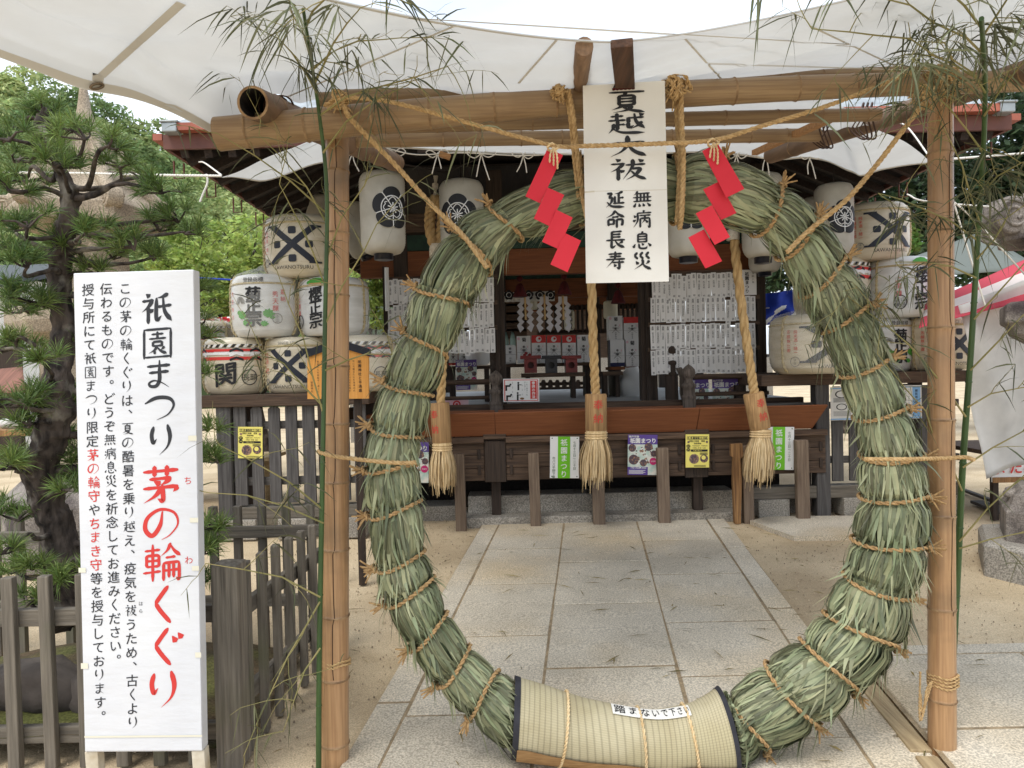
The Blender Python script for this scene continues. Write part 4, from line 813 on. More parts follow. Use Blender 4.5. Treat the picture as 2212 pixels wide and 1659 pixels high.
def crest(mb, f, x, y, r, k1=0, k2=1):
    def polar(rf, r0, r1, mi, n_=40, m_=3):
        vs = []
        for j in range(m_ + 1):
            for i in range(n_):
                t = 2 * pi * i / n_; q = lerp(r0, r1, j / m_) * rf(t); vs.append(f(x + q * sin(t), y + q * cos(t)))
        mb.add(vs, [(j * n_ + i, j * n_ + (i + 1) % n_, (j + 1) * n_ + (i + 1) % n_, (j + 1) * n_ + i) for j in range(m_) for i in range(n_)], mi)
    one = lambda t: 1
    lob = lambda t: .80 + .2 * abs(cos(2.5 * t)) ** .6
    polar(lob, .02 * r, r, k1, 60, 4); return polar
for x in (450, 632, 735, 832):
    mb = MB(); p = at(x, 288, d); f = lambda u, v: p + V((u, -.03, v)); pol = crest(mb, f, 0, 0, .062); f2 = f; f = lambda u, v: p + V((u, -.033, v))
    mb.tube([f(.03 * cos(t * pi / 8), .03 * sin(t * pi / 8)) for t in range(17)], .004, 4, 1); mb.build('crest', [M['ink'], M['white']], cv)
# lanterns inside, screens and far side
def lantern_small(x, y0, y1, w_, d, lb, m, txt=None):
    a, b = at(x, y0, d), at(x, y1, d); h_ = a.z - b.z; r = pxm(w_ * .2343, d) / 2; t = thing('hanging_lantern', lb, 'paper lantern', b, 'small paper lanterns inside the hall'); mb = MB(); prof = []
    n_ = 26
    for k in range(n_ + 1):
        u = k / n_; e = min(1, u * 6, (1 - u) * 6); prof.append((r * (.72 + .28 * sqrt(max(0, 1 - (1 - e) ** 2))) * (1 + .012 * (k % 2)), h_ * u))
    mb.lathe(prof, b, 20); mb.build('shade', m, t)
    if txt:
        mb = MB(); rr_ = r + .006; fc = lambda u, v: V((b.x + rr_ * sin(u / rr_), d - rr_ * cos(u / rr_), b.z + h_ / 2 + v)); vtext(mb, fc, txt, 0, h_ * .3, r * 1.15, h_ * .3, 0, cut=.12, off=.02); mb.build('lettering', M['ink'], t)
M['lan_in'] = mat('lan_in', srgb(226, 222, 204), rough=.8, trans=.3)
lantern_small(1008, 425, 610, 95, 9.8, 'white lettered lantern standing behind the paper streamers', M['lan_in'], '御神燈'); lantern_small(1388, 340, 505, 130, 9.6, 'cream paper lantern above the stacked boxes', M['lan_in']); lantern_small(675, 325, 420, 76, 10.2, 'small cream lantern between two paper streamers', M['lan_in'])
wl = thing('inner_wall', 'dark boarded wall inside the hall behind the paper streamers', 'wall', (at(470, 640, 11).x, 11, FZ)); mb = MB()
for k in range(9): z_ = lerp(at(0, 350, 11).z, at(0, 660, 11).z, k / 8); mb.box(((at(345, 0, 11).x + at(600, 0, 11).x) / 2, 11 + .01 * (k % 2), z_), (at(600, 0, 11).x - at(345, 0, 11).x, .04, .16))
mb.build('boards', M['dark_wood_x'], wl)
sc = thing('slatted_screen', 'screen of thin dark vertical slats at the back of the hall', 'screen', (at(1000, 640, 11.3).x, 11.3, FZ))
for k in range(22):
    mb = MB(); x = at(780 + k * 42, 0, 11.3).x; mb.box((x, 11.3, (at(0, 400, 11.3).z + at(0, 660, 11.3).z) / 2), (.035, .04, at(0, 400, 11.3).z - at(0, 660, 11.3).z)); mb.build('slat', M['dark_wood_z'], sc)
mb = MB()
for y_ in (425, 650): mb.box((at(1200, 0, 11.3).x, 11.33, at(0, y_, 11.3).z), (pxm(235, 11.3), .03, .07))
mb.build('screen_rail', M['dark_wood_x'], sc)
pf = thing('low_fence', 'row of small dark pointed pickets beyond the hall floor', 'fence', (at(860, 1150, 13.4).x, 13.4, gz(8)))
for k in range(9):
    p0 = at(640 + 64 * k, 1062, 13.4); mb = MB(); w_ = .085; q = [p0 + V((-w_ / 2, 0, -.05)), p0 + V((-w_ / 4, 0, -.01)), p0 + V((w_ / 4, 0, -.01)), p0 + V((w_ / 2, 0, -.05)), V((p0.x + w_ / 2, 13.4, gz(8))), V((p0.x - w_ / 2, 13.4, gz(8)))]; mb.prism(q, (0, .05, 0)); mb.build('picket', M['dark_wood_z'], pf)
for y_ in (1105, 1150): mb = MB(); mb.box((at(880, 0, 13.4).x, 13.48, at(880, y_, 13.4).z), (pxm(150, 13.4), .04, .06)); mb.build('fence_rail', M['dark_wood_x'], pf)
mb = MB(); mb.box((at(900, 0, 15.5).x, 15.5, gz(8) + .8), (9, .4, 1.75)); tag(mb.build('stone_wall', M['granite']), 'long pale stone wall seen through the open hall', 'wall')
# main sanctuary roof beyond
hb = thing('sanctuary_building', 'tiled sanctuary building behind the open hall', 'building', (at(1000, 300, 18).x, 18, gz(8))); d = 16.6; mb = MB()
zE = at(700, 150, d).z; x0_, x1_ = at(-200, 0, d).x, at(2100, 0, d).x; n_ = 70; vs = []; rows = 9
for j in range(rows):
    for k in range(n_ * 4 + 1):
        x = lerp(x0_, x1_, k / (n_ * 4)); vs.append((x, d + j * .32, zE + j * .2 + .035 * abs(sin(pi * k / 4)) - .02 * (0) + (.03 if j else 0)))
W_ = n_ * 4 + 1
mb.add(vs, [(j * W_ + k, j * W_ + k + 1, (j + 1) * W_ + k + 1, (j + 1) * W_ + k) for j in range(rows - 1) for k in range(W_ - 1)], 0, True); mb.build('tile_roof', mat('kawara', srgb(150, 152, 154), srgb(112, 114, 118), rough=.5, scale=9), hb)
mb = MB(); mb.box(((x0_ + x1_) / 2, d + .3, zE - .16), (x1_ - x0_ - .3, .12, .2)); mb.build('eave_board', M['orange_wood'], hb)
mb = MB(); mb.box(((x0_ + x1_) / 2, d + 2.2, (zE + gz(8)) / 2), (x1_ - x0_ - 1.5, .2, zE - gz(8))); mb.build('wall', M['dark_wood_x'], hb)
# bag, round bundle
mb = MB(); p = at(1590, 1160, 9.0); prof = []
for k in range(12): u = k / 11; prof.append((.19 * (.75 + .45 * sin(pi * min(1, u * 1.1)) - .35 * u), .36 * u))
mb.lathe(prof, (p.x, 9.0, FZ), 20); mb.v = [tuple(V(v) + .02 * noise.noise_vector(V(v) * 7)) for v in mb.v]
tag(mb.build('plastic_bag', mat('plastic_bag', srgb(226, 226, 224), rough=.3, trans=.25)), 'crumpled white plastic bag on the hall floor under the stacked boxes', 'bag')
mb = MB(); p = at(165, 930, 8.3); mb.lathe([(.1, 0), (.13, .02), (.17, .25), (.165, .28), (.001, .285)], p, 22); tag(mb.build('wrapped_bundle', M['white']), 'round white wrapped bundle beside the onion topped railing post', 'bundle')
mb = MB(); mb.box((at(60, 0, 8.35).x, 8.4, at(60, 938, 8.3).z - .02), (pxm(100, 8.3), .4, .04)); o = thing('shelf_table', 'narrow dark table behind the three row rack', 'table', (at(60, 0, 8.35).x, 8.4, FZ)); mb.build('table_top', M['dark_wood_x'], o)
for x in (-100, 220): mb = MB(); z_ = at(60, 938, 8.3).z - .04; mb.box((at(x, 0, 8.35).x, 8.4, (z_ + FZ) / 2), (.05, .3, z_ - FZ)); mb.build('leg', M['dark_wood_z'], o)
# ================================================================ slatted screens with shelves
def screen(label, post_px, slat_px, wpx, d, yt, yb, rails, base, shelf, xr):
    c_ = P((xr[0] + xr[1]) / 2, 1090, d); t = thing('slatted_fence', label, 'fence', (c_.x, d, gz(d))); xm = (xr[0] + xr[1]) / 2
    zz = lambda y: P(xm, y, d).z
    for (a, b, y0, y1) in post_px:
        p = P((a + b) / 2, y0, d); mb = MB(); mb.box((p.x, d + .02, (p.z + gz(d)) / 2), (pxm(b - a, d), .13, p.z - gz(d))); mb.build('post', M['slate_wood_z'], t, bevel=.008)
    for px in slat_px:
        x = P(px, 950, d).x; w_ = pxm(wpx, d) * R.uniform(.94, 1.06); z1 = zz(yt) + R.uniform(-.02, .02); z0 = zz(yb) + R.uniform(-.015, .015); mb = MB(); c = w_ * .22
        mb.prism([(x - w_ / 2, d - .02, z0), (x + w_ / 2, d - .02, z0), (x + w_ / 2, d - .02, z1 - c), (x + w_ / 2 - c, d - .02, z1), (x - w_ / 2 + c, d - .02, z1), (x - w_ / 2, d - .02, z1 - c)], (0, .03, 0)); mb.build('slat', M['slate_wood_z'], t, bevel=.003)
    x0, x1 = P(xr[0], 950, d).x, P(xr[1], 950, d).x
    for y0, y1 in rails: mb = MB(); mb.box(((x0 + x1) / 2, d + .035, (zz(y0) + zz(y1)) / 2), (x1 - x0, .04, zz(y0) - zz(y1))); mb.build('fence_rail', M['slate_wood_x'], t, bevel=.004)
    mb = MB(); mb.box(((x0 + x1) / 2, d + .04, (zz(base[0]) + zz(base[1])) / 2), (x1 - x0, .15, zz(base[0]) - zz(base[1]))); mb.build('base_beam', M['grey_wood_x'], t, bevel=.008)
    sx0, sx1 = P(shelf[0], 850, d).x, P(shelf[1], 850, d).x; z = zz(shelf[2])
    mb = MB(); mb.box(((sx0 + sx1) / 2, d + .33, z - .055), (sx1 - sx0, .8, .11)); mb.build('shelf', M['dark_wood_x'], t, bevel=.008)
    for x in (x0 + .1, x1 - .1): mb = MB(); mb.box((x, d + .6, (z - .11 + gz(d)) / 2), (.1, .1, z - .11 - gz(d))); mb.build('shelf_leg', M['dark_wood_z'], t)
    for x in (x0 + .2, (x0 + x1) / 2, x1 - .2):
        mb = MB(); mb.box((x, d + .05, (zz(base[1]) + gz(d)) / 2), (.3, .24, zz(base[1]) - gz(d))); mb.build('base_stone', M['granite'], t, bevel=.01)
    return z
ZL = screen('dark slatted screen carrying the sake barrels on the pine side of the hall', [(469, 500, 868, 1130)], [520, 556.5, 594, 631, 668, 705, 743, 779], 25, 6.6, 873, 1086, [(909, 926), (1030, 1047)], (1092, 1118), (425, 800, 850), (470, 800))
ZR = screen('dark slatted screen carrying the sake barrels beside the bamboo post with green culm', [(1757, 1787, 822, 1060)], [1808, 1846, 1884, 1922, 1960, 1998, 2036], 25, 6.95, 832, 1037, [(867, 882), (985, 1000)], (1047, 1073), (1640, 2085, 805), (1620, 2075))
# ================================================================ sake barrels
M['straw_wrap'] = mat('straw_wrap', srgb(216, 206, 184), srgb(198, 186, 160), rough=.45, scale=3, stretch=(1, 1, 6), bump=.35, bscale=12, bstretch=(.6, .6, 7), coat=.5, objvar=.05)
M['white_wrap'] = mat('white_wrap', srgb(222, 222, 220), srgb(204, 204, 200), rough=.45, scale=3, stretch=(1, 1, 6), bump=.35, bscale=12, bstretch=(.6, .6, 7), coat=.5, objvar=.05)
M['film'] = mat('film', srgb(235, 232, 222), rough=.12, alpha=.16, spec=.9, bump=.8, bscale=14)
M['cord'] = mat('cord', srgb(198, 184, 148), srgb(170, 154, 116), rough=.9, scale=40)
M['leaf_print'] = mat('leaf_print', srgb(70, 150, 50), rough=.5)
M['grey_ink'] = mat('grey_ink', srgb(128, 126, 120), rough=.6)
M['ochre'] = mat('ochre', srgb(190, 140, 90), rough=.6)
GRPB = 'straw wrapped sake barrels stacked on the screens'
def poly(mb, fc, pts, mi, step=.04):
    vs, fs = sliced(pts, [list(range(len(pts)))], step); mb.add([fc(*p) for p in vs], fs, mi)
def rsq(cx, cy, a, b, k=.3): return [(cx - a + a * k, cy - b), (cx + a - a * k, cy - b), (cx + a, cy - b + b * k), (cx + a, cy + b - b * k), (cx + a - a * k, cy + b), (cx - a + a * k, cy + b), (cx - a, cy + b - b * k), (cx - a, cy - b + b * k)]
def ell(cx, cy, a, b, n=16): return [(cx + a * cos(2 * pi * i / n), cy + b * sin(2 * pi * i / n)) for i in range(n)]
def ring2(mb, fc, x, y, a, b, mi, t=.004): mb.tube([fc(x + a * cos(2 * pi * i / 20), y + b * sin(2 * pi * i / 20)) for i in range(21)], t, 4, mi)
def barrel(px, yt, yb, hw, d, kind, label, lx=None, zbase=None, film=False):
    c = P(px, yb, d); r = pxm(hw, d); h = pxm(yb - yt, d); z0 = c.z if zbase is None else zbase
    t = thing('sake_barrel', label, 'sake barrel', (c.x, d, z0), GRPB); mb = MB()
    prof = [(.001, 0), (r * .74, .0), (r * .82, h * .01), (r * .9, h * .06), (r * .955, h * .13), (r * .985, h * .2), (r * 1.0, h * .35), (r * 1.005, h * .55), (r * .995, h * .75), (r * .985, h * .82), (r * .962, h * .835), (r * .978, h * .85), (r * .95, h * .92), (r * .86, h * .975), (r * .72, h * .995), (.001, h)]
    body = mb; mb.lathe(prof, (c.x, d, z0), 40, 7); wrapm = M['straw_wrap'] if kind in 'AC' else M['white_wrap']
    a0 = 0 if lx is None else math.asin(max(-.95, min(.95, (lx - px) / hw))); a0 -= atan2(c.x, d) * .0
    rr = r * 1.013
    def fc(x, y):
        an = a0 + x / rr; k = 1 if y < h * .8 else (.985 if y < h * .93 else .95); return V((c.x + rr * k * sin(an), d - rr * k * cos(an), z0 + y))
    mb = MB(); mb.tube([V((c.x + r * .985 * sin(2 * pi * k / 40), d - r * .985 * cos(2 * pi * k / 40), z0 + h * .835)) for k in range(41)], .010, 6, 0, caps=False)
    for an in (-1.15, 1.2): mb.rope([V((c.x + (r + .004) * k * sin(an), d - (r + .004) * k * cos(an), z0 + h * y)) for y, k in ((.03, .86), (.1, .95), (.2, .99), (.5, 1.01), (.8, .99), (.92, .95), (.98, .84))], .014, 0, 2, 6)
    mb.build('binding_cord', M['cord'], t)
    mb = body; ms = [M['ink'], M['red_ink'], M['leaf_print'], M['white'], M['grey_ink'], M['ochre'], M['navy_print'], wrapm]; ct = .12
    if kind == 'A':
        H = h * .6; W = r * 1.18; y0 = h * .485; b = .17 * W; navy = 6
        for s_ in (-1, 1):
            q = [(s_ * -.5 * W - (b if s_ > 0 else -b) * 0 - b * .62, y0 + H / 2), (s_ * -.5 * W + b * .62, y0 + H / 2), (s_ * .5 * W + b * .62, y0 - H / 2), (s_ * .5 * W - b * .62, y0 - H / 2)]
            poly(mb, fc if s_ > 0 else (lambda x, y: fc(x, y) + V((0, -.001, 0))), q, navy)
            for e in (-1, 1): ex, ey = -s_ * e * .5 * W, y0 + e * H / 2; poly(mb, lambda x, y: fc(x, y) + V((0, -.0005, 0)), [(ex - b * .85, ey), (ex + b * .85, ey), (ex + b * .85, ey - e * .018), (ex - b * .85, ey - e * .018)][::1], navy)
        for dx, dy in ((-.36, 0), (.36, 0), (0, .36), (0, -.37)): poly(mb, fc, rsq(dx * W, y0 + dy * H, .085 * W, .095 * H), navy)
        htext(mb, fc, 'SINCE 1717', 0, h * .885, h * .075, 4, cut=.3); htext(mb, fc, 'SAWANOTSURU', 0, h * .125, h * .085, 0, cut=.3)
        vtext(mb, fc, '純米酒・随一', -r * .84, h * .70, h * .068, h * .068, 1, cut=.5); vtext(mb, fc, '芳醇無比圖', -r * 1.0, h * .70, h * .068, h * .075, 1, cut=.5)
        ring2(mb, fc, -r * .86, h * .21, r * .1, r * .1, 4, .003); vtext(mb, fc, '謹醸', -r * .86, h * .24, h * .05, h * .06, 4)
        vtext(mb, fc, '沢の鶴', r * .92, h * .68, h * .085, h * .095, 1, cut=.5); vtext(mb, fc, '本店', r * .92, h * .34, h * .07, h * .08, 0, cut=.5)
    elif kind == 'B':
        for (dx, dy, a) in ((-.36, .34, .14), (.42, .36, .15), (-.2, .22, .13), (.3, .2, .1), (-.47, .38, .08), (.52, .3, .07)):
            n_ = 18; poly(mb, fc, [(dx * r + a * r * (1 + .25 * cos(3 * k)) * cos(2 * pi * k / n_), dy * h + a * r * .8 * (1 + .25 * cos(3 * k)) * sin(2 * pi * k / n_)) for k in range(n_)], 2)
        for k in range(14): an = pi * k / 13; mb.tube([fc(-r * .42 + .05 * r * cos(an), h * .52 + .05 * r * sin(an)), fc(-r * .42 + .17 * r * cos(an), h * .52 + .2 * r * sin(an))], .003, 4, 4)
        g = lambda x, y: fc(x, y) + V((0, -.002, 0)); vtext(mb, g, '菊正宗', 0, h * .665, h * .235, h * .2, 0, cut=.12, off=.045, sx=1.15)
        htext(mb, fc, '登録商標', 0, h * .885, h * .085, 0, cut=.2, off=.01); vtext(mb, fc, '芳醇無比', -r * .82, h * .68, h * .08, h * .12, 1, cut=.5)
        vtext(mb, fc, '秀天醸', r * .62, h * .66, h * .1, h * .11, 1, cut=.4); vtext(mb, fc, '嘉納', r * .84, h * .7, h * .09, h * .11, 1, cut=.4); ring2(mb, fc, r * .66, h * .28, r * .14, r * .14, 4, .003); vtext(mb, fc, '正宗', r * .66, h * .31, h * .07, h * .07, 4)
    elif kind == 'C':
        for k in range(26): an = -1.5 + 3 * k / 25; x = an * rr; poly(mb, lambda u, v: fc(u, v) + V((0, -.006, 0)), [(x, h * .815), (x + .03, h * .815), (x + .055, h * .87), (x + .025, h * .87)], 0 if k % 2 == 0 else 3)
        for y_, m_ in ((.735, 1), (.69, 3), (.6, 1)):
            poly(mb, fc, [(-r * 1.15, h * y_), (r * 1.1, h * y_), (r * 1.1, h * (y_ + .055)), (-r * 1.15, h * (y_ + .055))], m_)
        g = lambda x, y: fc(x, y) + V((0, -.002, 0))
        for x_ in (-.9, .35, .95):
            for k in range(3): poly(mb, g, [((x_ - .2) * r, h * (.58 + .075 * k)), (x_ * r, h * (.62 + .075 * k)), ((x_ + .2) * r, h * (.58 + .075 * k)), ((x_ + .2) * r, h * (.62 + .075 * k)), (x_ * r, h * (.66 + .075 * k)), ((x_ - .2) * r, h * (.62 + .075 * k))], 0 if k % 2 == 0 else 3)
        char(mb, lambda x, y: fc(x, y) + V((0, -.003, 0)), '関', 0, h * .36, h * .42, 0, off=.03, cut=.1, slant=.12, wob=.03)
        ring2(mb, fc, r * .72, h * .3, r * .23, h * .13, 0); htext(mb, fc, '長部', r * .72, h * .3, h * .12, 0, cut=.3); vtext(mb, fc, '天下一', -r * .84, h * .42, h * .1, h * .12, 4, cut=.4)
    elif kind == 'D':
        poly(mb, fc, [(-.3 * r, h * .86), (.3 * r, h * .86), (.34 * r, h * .9), (.18 * r, h * .95), (0, h * .96), (-.15 * r, h * .94), (-.28 * r, h * .9)], 2); poly(mb, fc, [(-.2 * r, h * .84), (.2 * r, h * .84), (.2 * r, h * .87), (-.2 * r, h * .87)], 5)
        vtext(mb, fc, '櫻正宗', 0, h * .68, h * .26, h * .22, 0, off=.03, cut=.1, slant=.15, wob=.06)
        vtext(mb, fc, '登録', -r * .62, h * .89, h * .07, h * .07, 4, cut=.4); vtext(mb, fc, '上撰灘', -r * .7, h * .62, h * .1, h * .12, 1, cut=.4); vtext(mb, fc, '灘酒', r * .62, h * .72, h * .12, h * .24, 1, cut=.3)
        ring2(mb, fc, -r * .66, h * .24, r * .18, h * .11, 0); vtext(mb, fc, '山邑', -r * .58, h * .28, h * .08, h * .08, 0); vtext(mb, fc, '謹醸', -r * .75, h * .28, h * .08, h * .08, 0)
        for k in range(6): an = k / 5; poly(mb, fc, ell(r * (.42 + .09 * an), h * (.42 - .26 * an), r * .06, h * .03), 0)
    mb.build('straw_body', ms, t)
    if film:
        mb = MB(); n_ = 30; pr = [(r * 1.03, h * .1), (r * 1.035, h * .5), (r * 1.02, h * .86), (r * .9, h * 1.0), (r * .55, h * 1.07), (r * .3, h * 1.12), (r * .16, h * 1.18), (.01, h * 1.2)]
        mb.lathe(pr, (c.x, d, z0), n_); mb.v = [tuple(V(v) + .03 * h * noise.noise_vector(V(v) * 9) * (1 if v[2] - z0 > h * .9 else .35)) for v in mb.v]; mb.build('plastic_film', M['film'], t)
    return t, z0 + h
M['navy_print'] = mat('navy_print', srgb(36, 40, 52), rough=.5)
dl = 6.85
barrel(515, 733, 854, 68, dl, 'C', 'cream barrel with a red and black band, bottom row next to the white notice board', zbase=ZL)
barrel(648, 733, 852, 68, dl, 'A', 'cream barrel with a big crossed emblem, bottom row behind the yellow plaque', zbase=ZL, lx=645)
barrel(788, 728, 848, 70, dl, 'C', 'cream barrel with red and black band, bottom row between bamboo post and straw ring', zbase=ZL, film=True)
za = ZL + pxm(121, dl) * .985
barrel(580, 603, 735, 73, dl - .03, 'B', 'white barrel with green leaves and bold black writing, middle row on the pine side', zbase=za, lx=575, film=True)
barrel(724, 600, 724, 74, dl, 'D', 'white barrel with a green hill print, middle row behind the bamboo post', zbase=za, lx=702)
barrel(657, 463, 594, 80, dl, 'A', 'topmost cream barrel with crossed emblem on the pine side pile', zbase=za + pxm(127, dl) * .975, lx=657)
barrel(442, 695, 800, 62, 7.7, 'C', 'red and white barrel half hidden behind the notice board, standing further back', film=True)
dr = 7.2
barrel(1767, 692, 818, 99, 6.9, 'A', 'largest cream barrel with crossed emblem, bottom row beside the slip rack', zbase=ZR, film=True)
barrel(1910, 692, 806, 58, dr + .1, 'B', 'white barrel with black writing and a green leaf, bottom row behind the straw ring', zbase=ZR, lx=1916)
barrel(2022, 692, 806, 70, dr, 'A', 'cream barrel with crossed emblem, bottom row behind the bamboo post with green culm', zbase=ZR, lx=2030)
zc = ZR + pxm(116, dr)
barrel(1796, 567, 690, 77, dr + .1, 'C', 'barrel with black and red band almost hidden behind the ring, middle row', zbase=zc + .03)
barrel(1942, 562, 690, 66, dr, 'D', 'white barrel with circled red and black marks, middle row beside the bamboo post', zbase=zc - .01, lx=1955)
barrel(1882, 440, 560, 74, dr, 'A', 'topmost cream barrel with crossed emblem, alone above the straw ring shoulder', zbase=zc + pxm(120, dr), lx=1890)
# ================================================================ big paper lanterns under the eaves
M['lantern_paper'] = mat('lantern_paper', srgb(206, 201, 189), srgb(188, 182, 168), rough=.7, scale=6, trans=.25, objvar=.06)
def chochin(px, yt, yb, hw, d, face, label, tilt=0, crestk=True):
    c = P(px, yb, d); r = pxm(hw, d); h = pxm(yb - yt, d); t = thing('paper_lantern', label, 'paper lantern', (c.x, d, c.z), 'large white crested lanterns under the eaves')
    T = Matrix.Translation(c + V((0, 0, h))) @ Matrix.Rotation(tilt, 4, 'Y') @ Matrix.Translation(-(c + V((0, 0, h))))
    def fin(mb): mb.v = [tuple(T @ V(v)) for v in mb.v]; return mb
    R_ = lambda u: r * ((.62 + .38 * sqrt(max(0, 1 - (1 - min(1, u / .16)) ** 2))) if u < .5 else (.70 + .30 * sqrt(max(0, 1 - (1 - min(1, (1 - u) / .13)) ** 2)))) * (.955 + .045 * u)
    mb = MB(); n_ = 64; mb.lathe([(R_(k / n_) * (1 + (.008 if k % 2 else -.004)), h * k / n_) for k in range(n_ + 1)], c, 40); fin(mb).build('shade', M['lantern_paper'], t)
    mb = MB(); mb.lathe([(r * .36, -h * .075), (r * .42, -h * .07), (r * .42, h * .005), (r * .6, h * .01)], c, 20); fin(mb).build('socket', M['lacquer_black'], t); mb = MB(); mb.lathe([(r * .62, h * .99), (r * .6, h * 1.012), (r * .3, h * 1.02)], c, 20); fin(mb).build('top_ring', M['lacquer_black'], t)
    mb = MB(); mb.tube([c + V((0, 0, h * 1.01)), c + V((0, 0, h * 1.25))], .006, 5); fin(mb).build('hanger', M['near_black'], t)
    if crestk:
        rr = r * 1.014; fc = lambda x, y: V((c.x + rr * sin(face + x / rr), d - rr * cos(face + x / rr), c.z + y)); y0 = h * .52; q = r * .92
        mb = MB(); crest(mb, fc, 0, y0, q); fo = lambda x, y: fc(x, y) * 1 + V((0.002 * sin(face), -.003 * cos(face), 0))
        mb.tube([fo(.56 * q * sin(2 * pi * i / 40), y0 + .56 * q * cos(2 * pi * i / 40)) for i in range(41)], .0055, 4, 1)
        for k in range(5):
            a_ = 2 * pi * (k + .5) / 5; mb.tube([fo(q * s_ * sin(a_), y0 + q * s_ * cos(a_)) for s_ in (.0, .2, .4, .56, .7, .85)], .0045, 4, 1)
            a_ = 2 * pi * k / 5; mb.tube([fo(q * .09 * sin(a_), y0 + q * .09 * cos(a_)), fo(q * .26 * sin(a_), y0 + q * .26 * cos(a_))], .006, 4, 1)
            mb.tube([fo(q * (.38 + .08 * abs(sin(1.5 * (j - 6) * .3))) * sin(a_ + (j - 6) * .09), y0 + q * (.40 + .1 * cos((j - 6) * .35)) * cos(a_ + (j - 6) * .09)) for j in range(13)], .0042, 4, 1)
        fin(mb).build('crest', [M['ink'], M['white']], t)
    return t
chochin(829, 377, 549, 49, 6.1, .62, 'white crested lantern next to the bamboo post with the plaque')
chochin(1000, 394, 562, 48, 6.3, -.12, 'white crested lantern behind the looped bell rope')
chochin(1487, 380, 555, 47, 6.3, -.1, 'white crested lantern mostly covered by the long white banner')
chochin(1648, 380, 556, 44, 6.3, .5, 'white lantern behind the shoulder of the straw ring beneath the red streamer')
chochin(1803, 401, 560, 40, 6.5, .1, 'white lantern under the dark eaves beside the topmost barrel')
chochin(1764, 430, 560, 36, 7.2, -.5, 'lantern in deep shade between two other lanterns under the eaves')
chochin(1652, 470, 588, 34, 7.4, .9, 'small lantern hanging above the wide title slip', crestk=False)
chochin(704, 424, 520, 28, 7.9, -.9, 'tilted white lantern showing beside the topmost barrel and the bamboo post', tilt=.3, crestk=False)
chochin(752, 445, 560, 32, 7.4, .6, 'slanting white lantern in the shade behind the bamboo post', tilt=-.35, crestk=False)
# ================================================================ stone lanterns
def spiral(c, r, dirx, n=26): return [c + V((dirx.x * r * (1 - .028 * k) * cos(.42 * k), dirx.y * r * (1 - .028 * k) * cos(.42 * k), r * (1 - .028 * k) * sin(.42 * k))) for k in range(n)]
def kasa(mb, c, R0_, h, n=6, a0=0, curl=.12):
    prof = [(R0_ * .82, -.02), (R0_ * .98, .0), (R0_ * 1.0, h * .18), (R0_ * .9, h * .26), (R0_ * .66, h * .42), (R0_ * .44, h * .66), (R0_ * .3, h)]
    mb.lathe(prof, c, n, 0, False, None, a0)
    for k in range(n):
        a = a0 + 2 * pi * k / n; dx = V((cos(a), sin(a), 0)); cc = V(c) + dx * (R0_ * .95) + V((0, 0, h * .16 + curl * .6)); ty = dx.cross(V((0, 0, 1))); mb.tube([cc - ty * curl * .75, cc - ty * curl * .68, cc + ty * curl * .68, cc + ty * curl * .75], [curl * .9, curl, curl, curl * .9], 22, sm=False)
        for sg in (-1, 1): mb.tube([p + ty * sg * curl * .76 for p in spiral(cc, curl * .82, dx)], [curl * .11] * 26, 6)
        mb.tube([V(c) + dx * (R0_ * .3) + V((0, 0, h)), V(c) + dx * (R0_ * .62) + V((0, 0, h * .5)), cc - dx * curl * .2 + V((0, 0, curl * .3))], [.05, .06, curl * .7], 10)
d = 6.3; cx_ = P(190, 480, d).x; zz = lambda y: P(190, y, d).z
sl = thing('stone_lantern', 'large granite lantern with a tall spire standing behind the pine', 'stone lantern', (cx_, d, gz(d)))
mb = MB(); hs = zz(172) - zz(300); mb.lathe([(.15, 0), (.16, .03), (.12, .06), (.085, hs * .28), (.055, hs * .5), (.035, hs * .8), (.018, hs * .98), (.001, hs)], (cx_, d, zz(300)), 16); mb.build('finial', M['tan_granite'], sl)
mb = MB(); kasa(mb, (cx_, d, zz(497)), .64, zz(300) - zz(497), 6, .3, .085); mb.build('roof', M['tan_granite'], sl, bevel=.015)
mb = MB(); mb.lathe([(.3, zz(668)), (.3, zz(500))], (cx_ + .05, d, 0), 6, 0, False); mb.build('light_box', M['tan_granite'], sl, bevel=.012)
mb = MB(); mb.lathe([(.42, zz(742)), (.62, zz(725)), (.66, zz(700)), (.66, zz(672)), (.6, zz(666))], (cx_, d, 0), 6, 0, False, None, .3); mb.build('platform', M['tan_granite'], sl, bevel=.015)
mb = MB(); mb.lathe([(.42, zz(850)), (.4, zz(742))], (cx_, d, 0), 6, 0, False, None, .3); mb.lathe([(.36, zz(1000)), (.34, zz(850))], (cx_, d, 0), 20); mb.build('shaft', M['tan_granite'], sl, bevel=.012)
mb = MB(); mb.lathe([(.75, gz(d)), (.75, zz(1070)), (.62, zz(1040)), (.45, zz(1000))], (cx_, d, 0), 6, 0, False, None, .3); mb.build('base', M['old_granite'], sl, bevel=.02)
d = 5.15; cx_ = P(2318, 700, d).x; zz = lambda y: P(2200, y, d).z
sl = thing('stone_lantern', 'weathered grey stone lantern with a scrolled roof corner at the edge of the courtyard', 'stone lantern', (cx_, d, gz(d)))
mb = MB(); kasa(mb, (cx_, d, zz(520)), .50, .55, 6, pi, .135); mb.build('roof', M['old_granite'], sl, bevel=.015)
mb = MB(); mb.lathe([(.3, zz(652)), (.3, zz(525))], (cx_, d, 0), 6, 0, False, None, pi); mb.build('light_box', M['old_granite'], sl, bevel=.012)
mb = MB(); mb.lathe([(.22, zz(760)), (.3, zz(745)), (.42, zz(722)), (.45, zz(700)), (.485, zz(697)), (.485, zz(658)), (.44, zz(652))], (cx_, d, 0), 6, 0, False, None, pi); mb.build('platform', M['old_granite'], sl, bevel=.015)
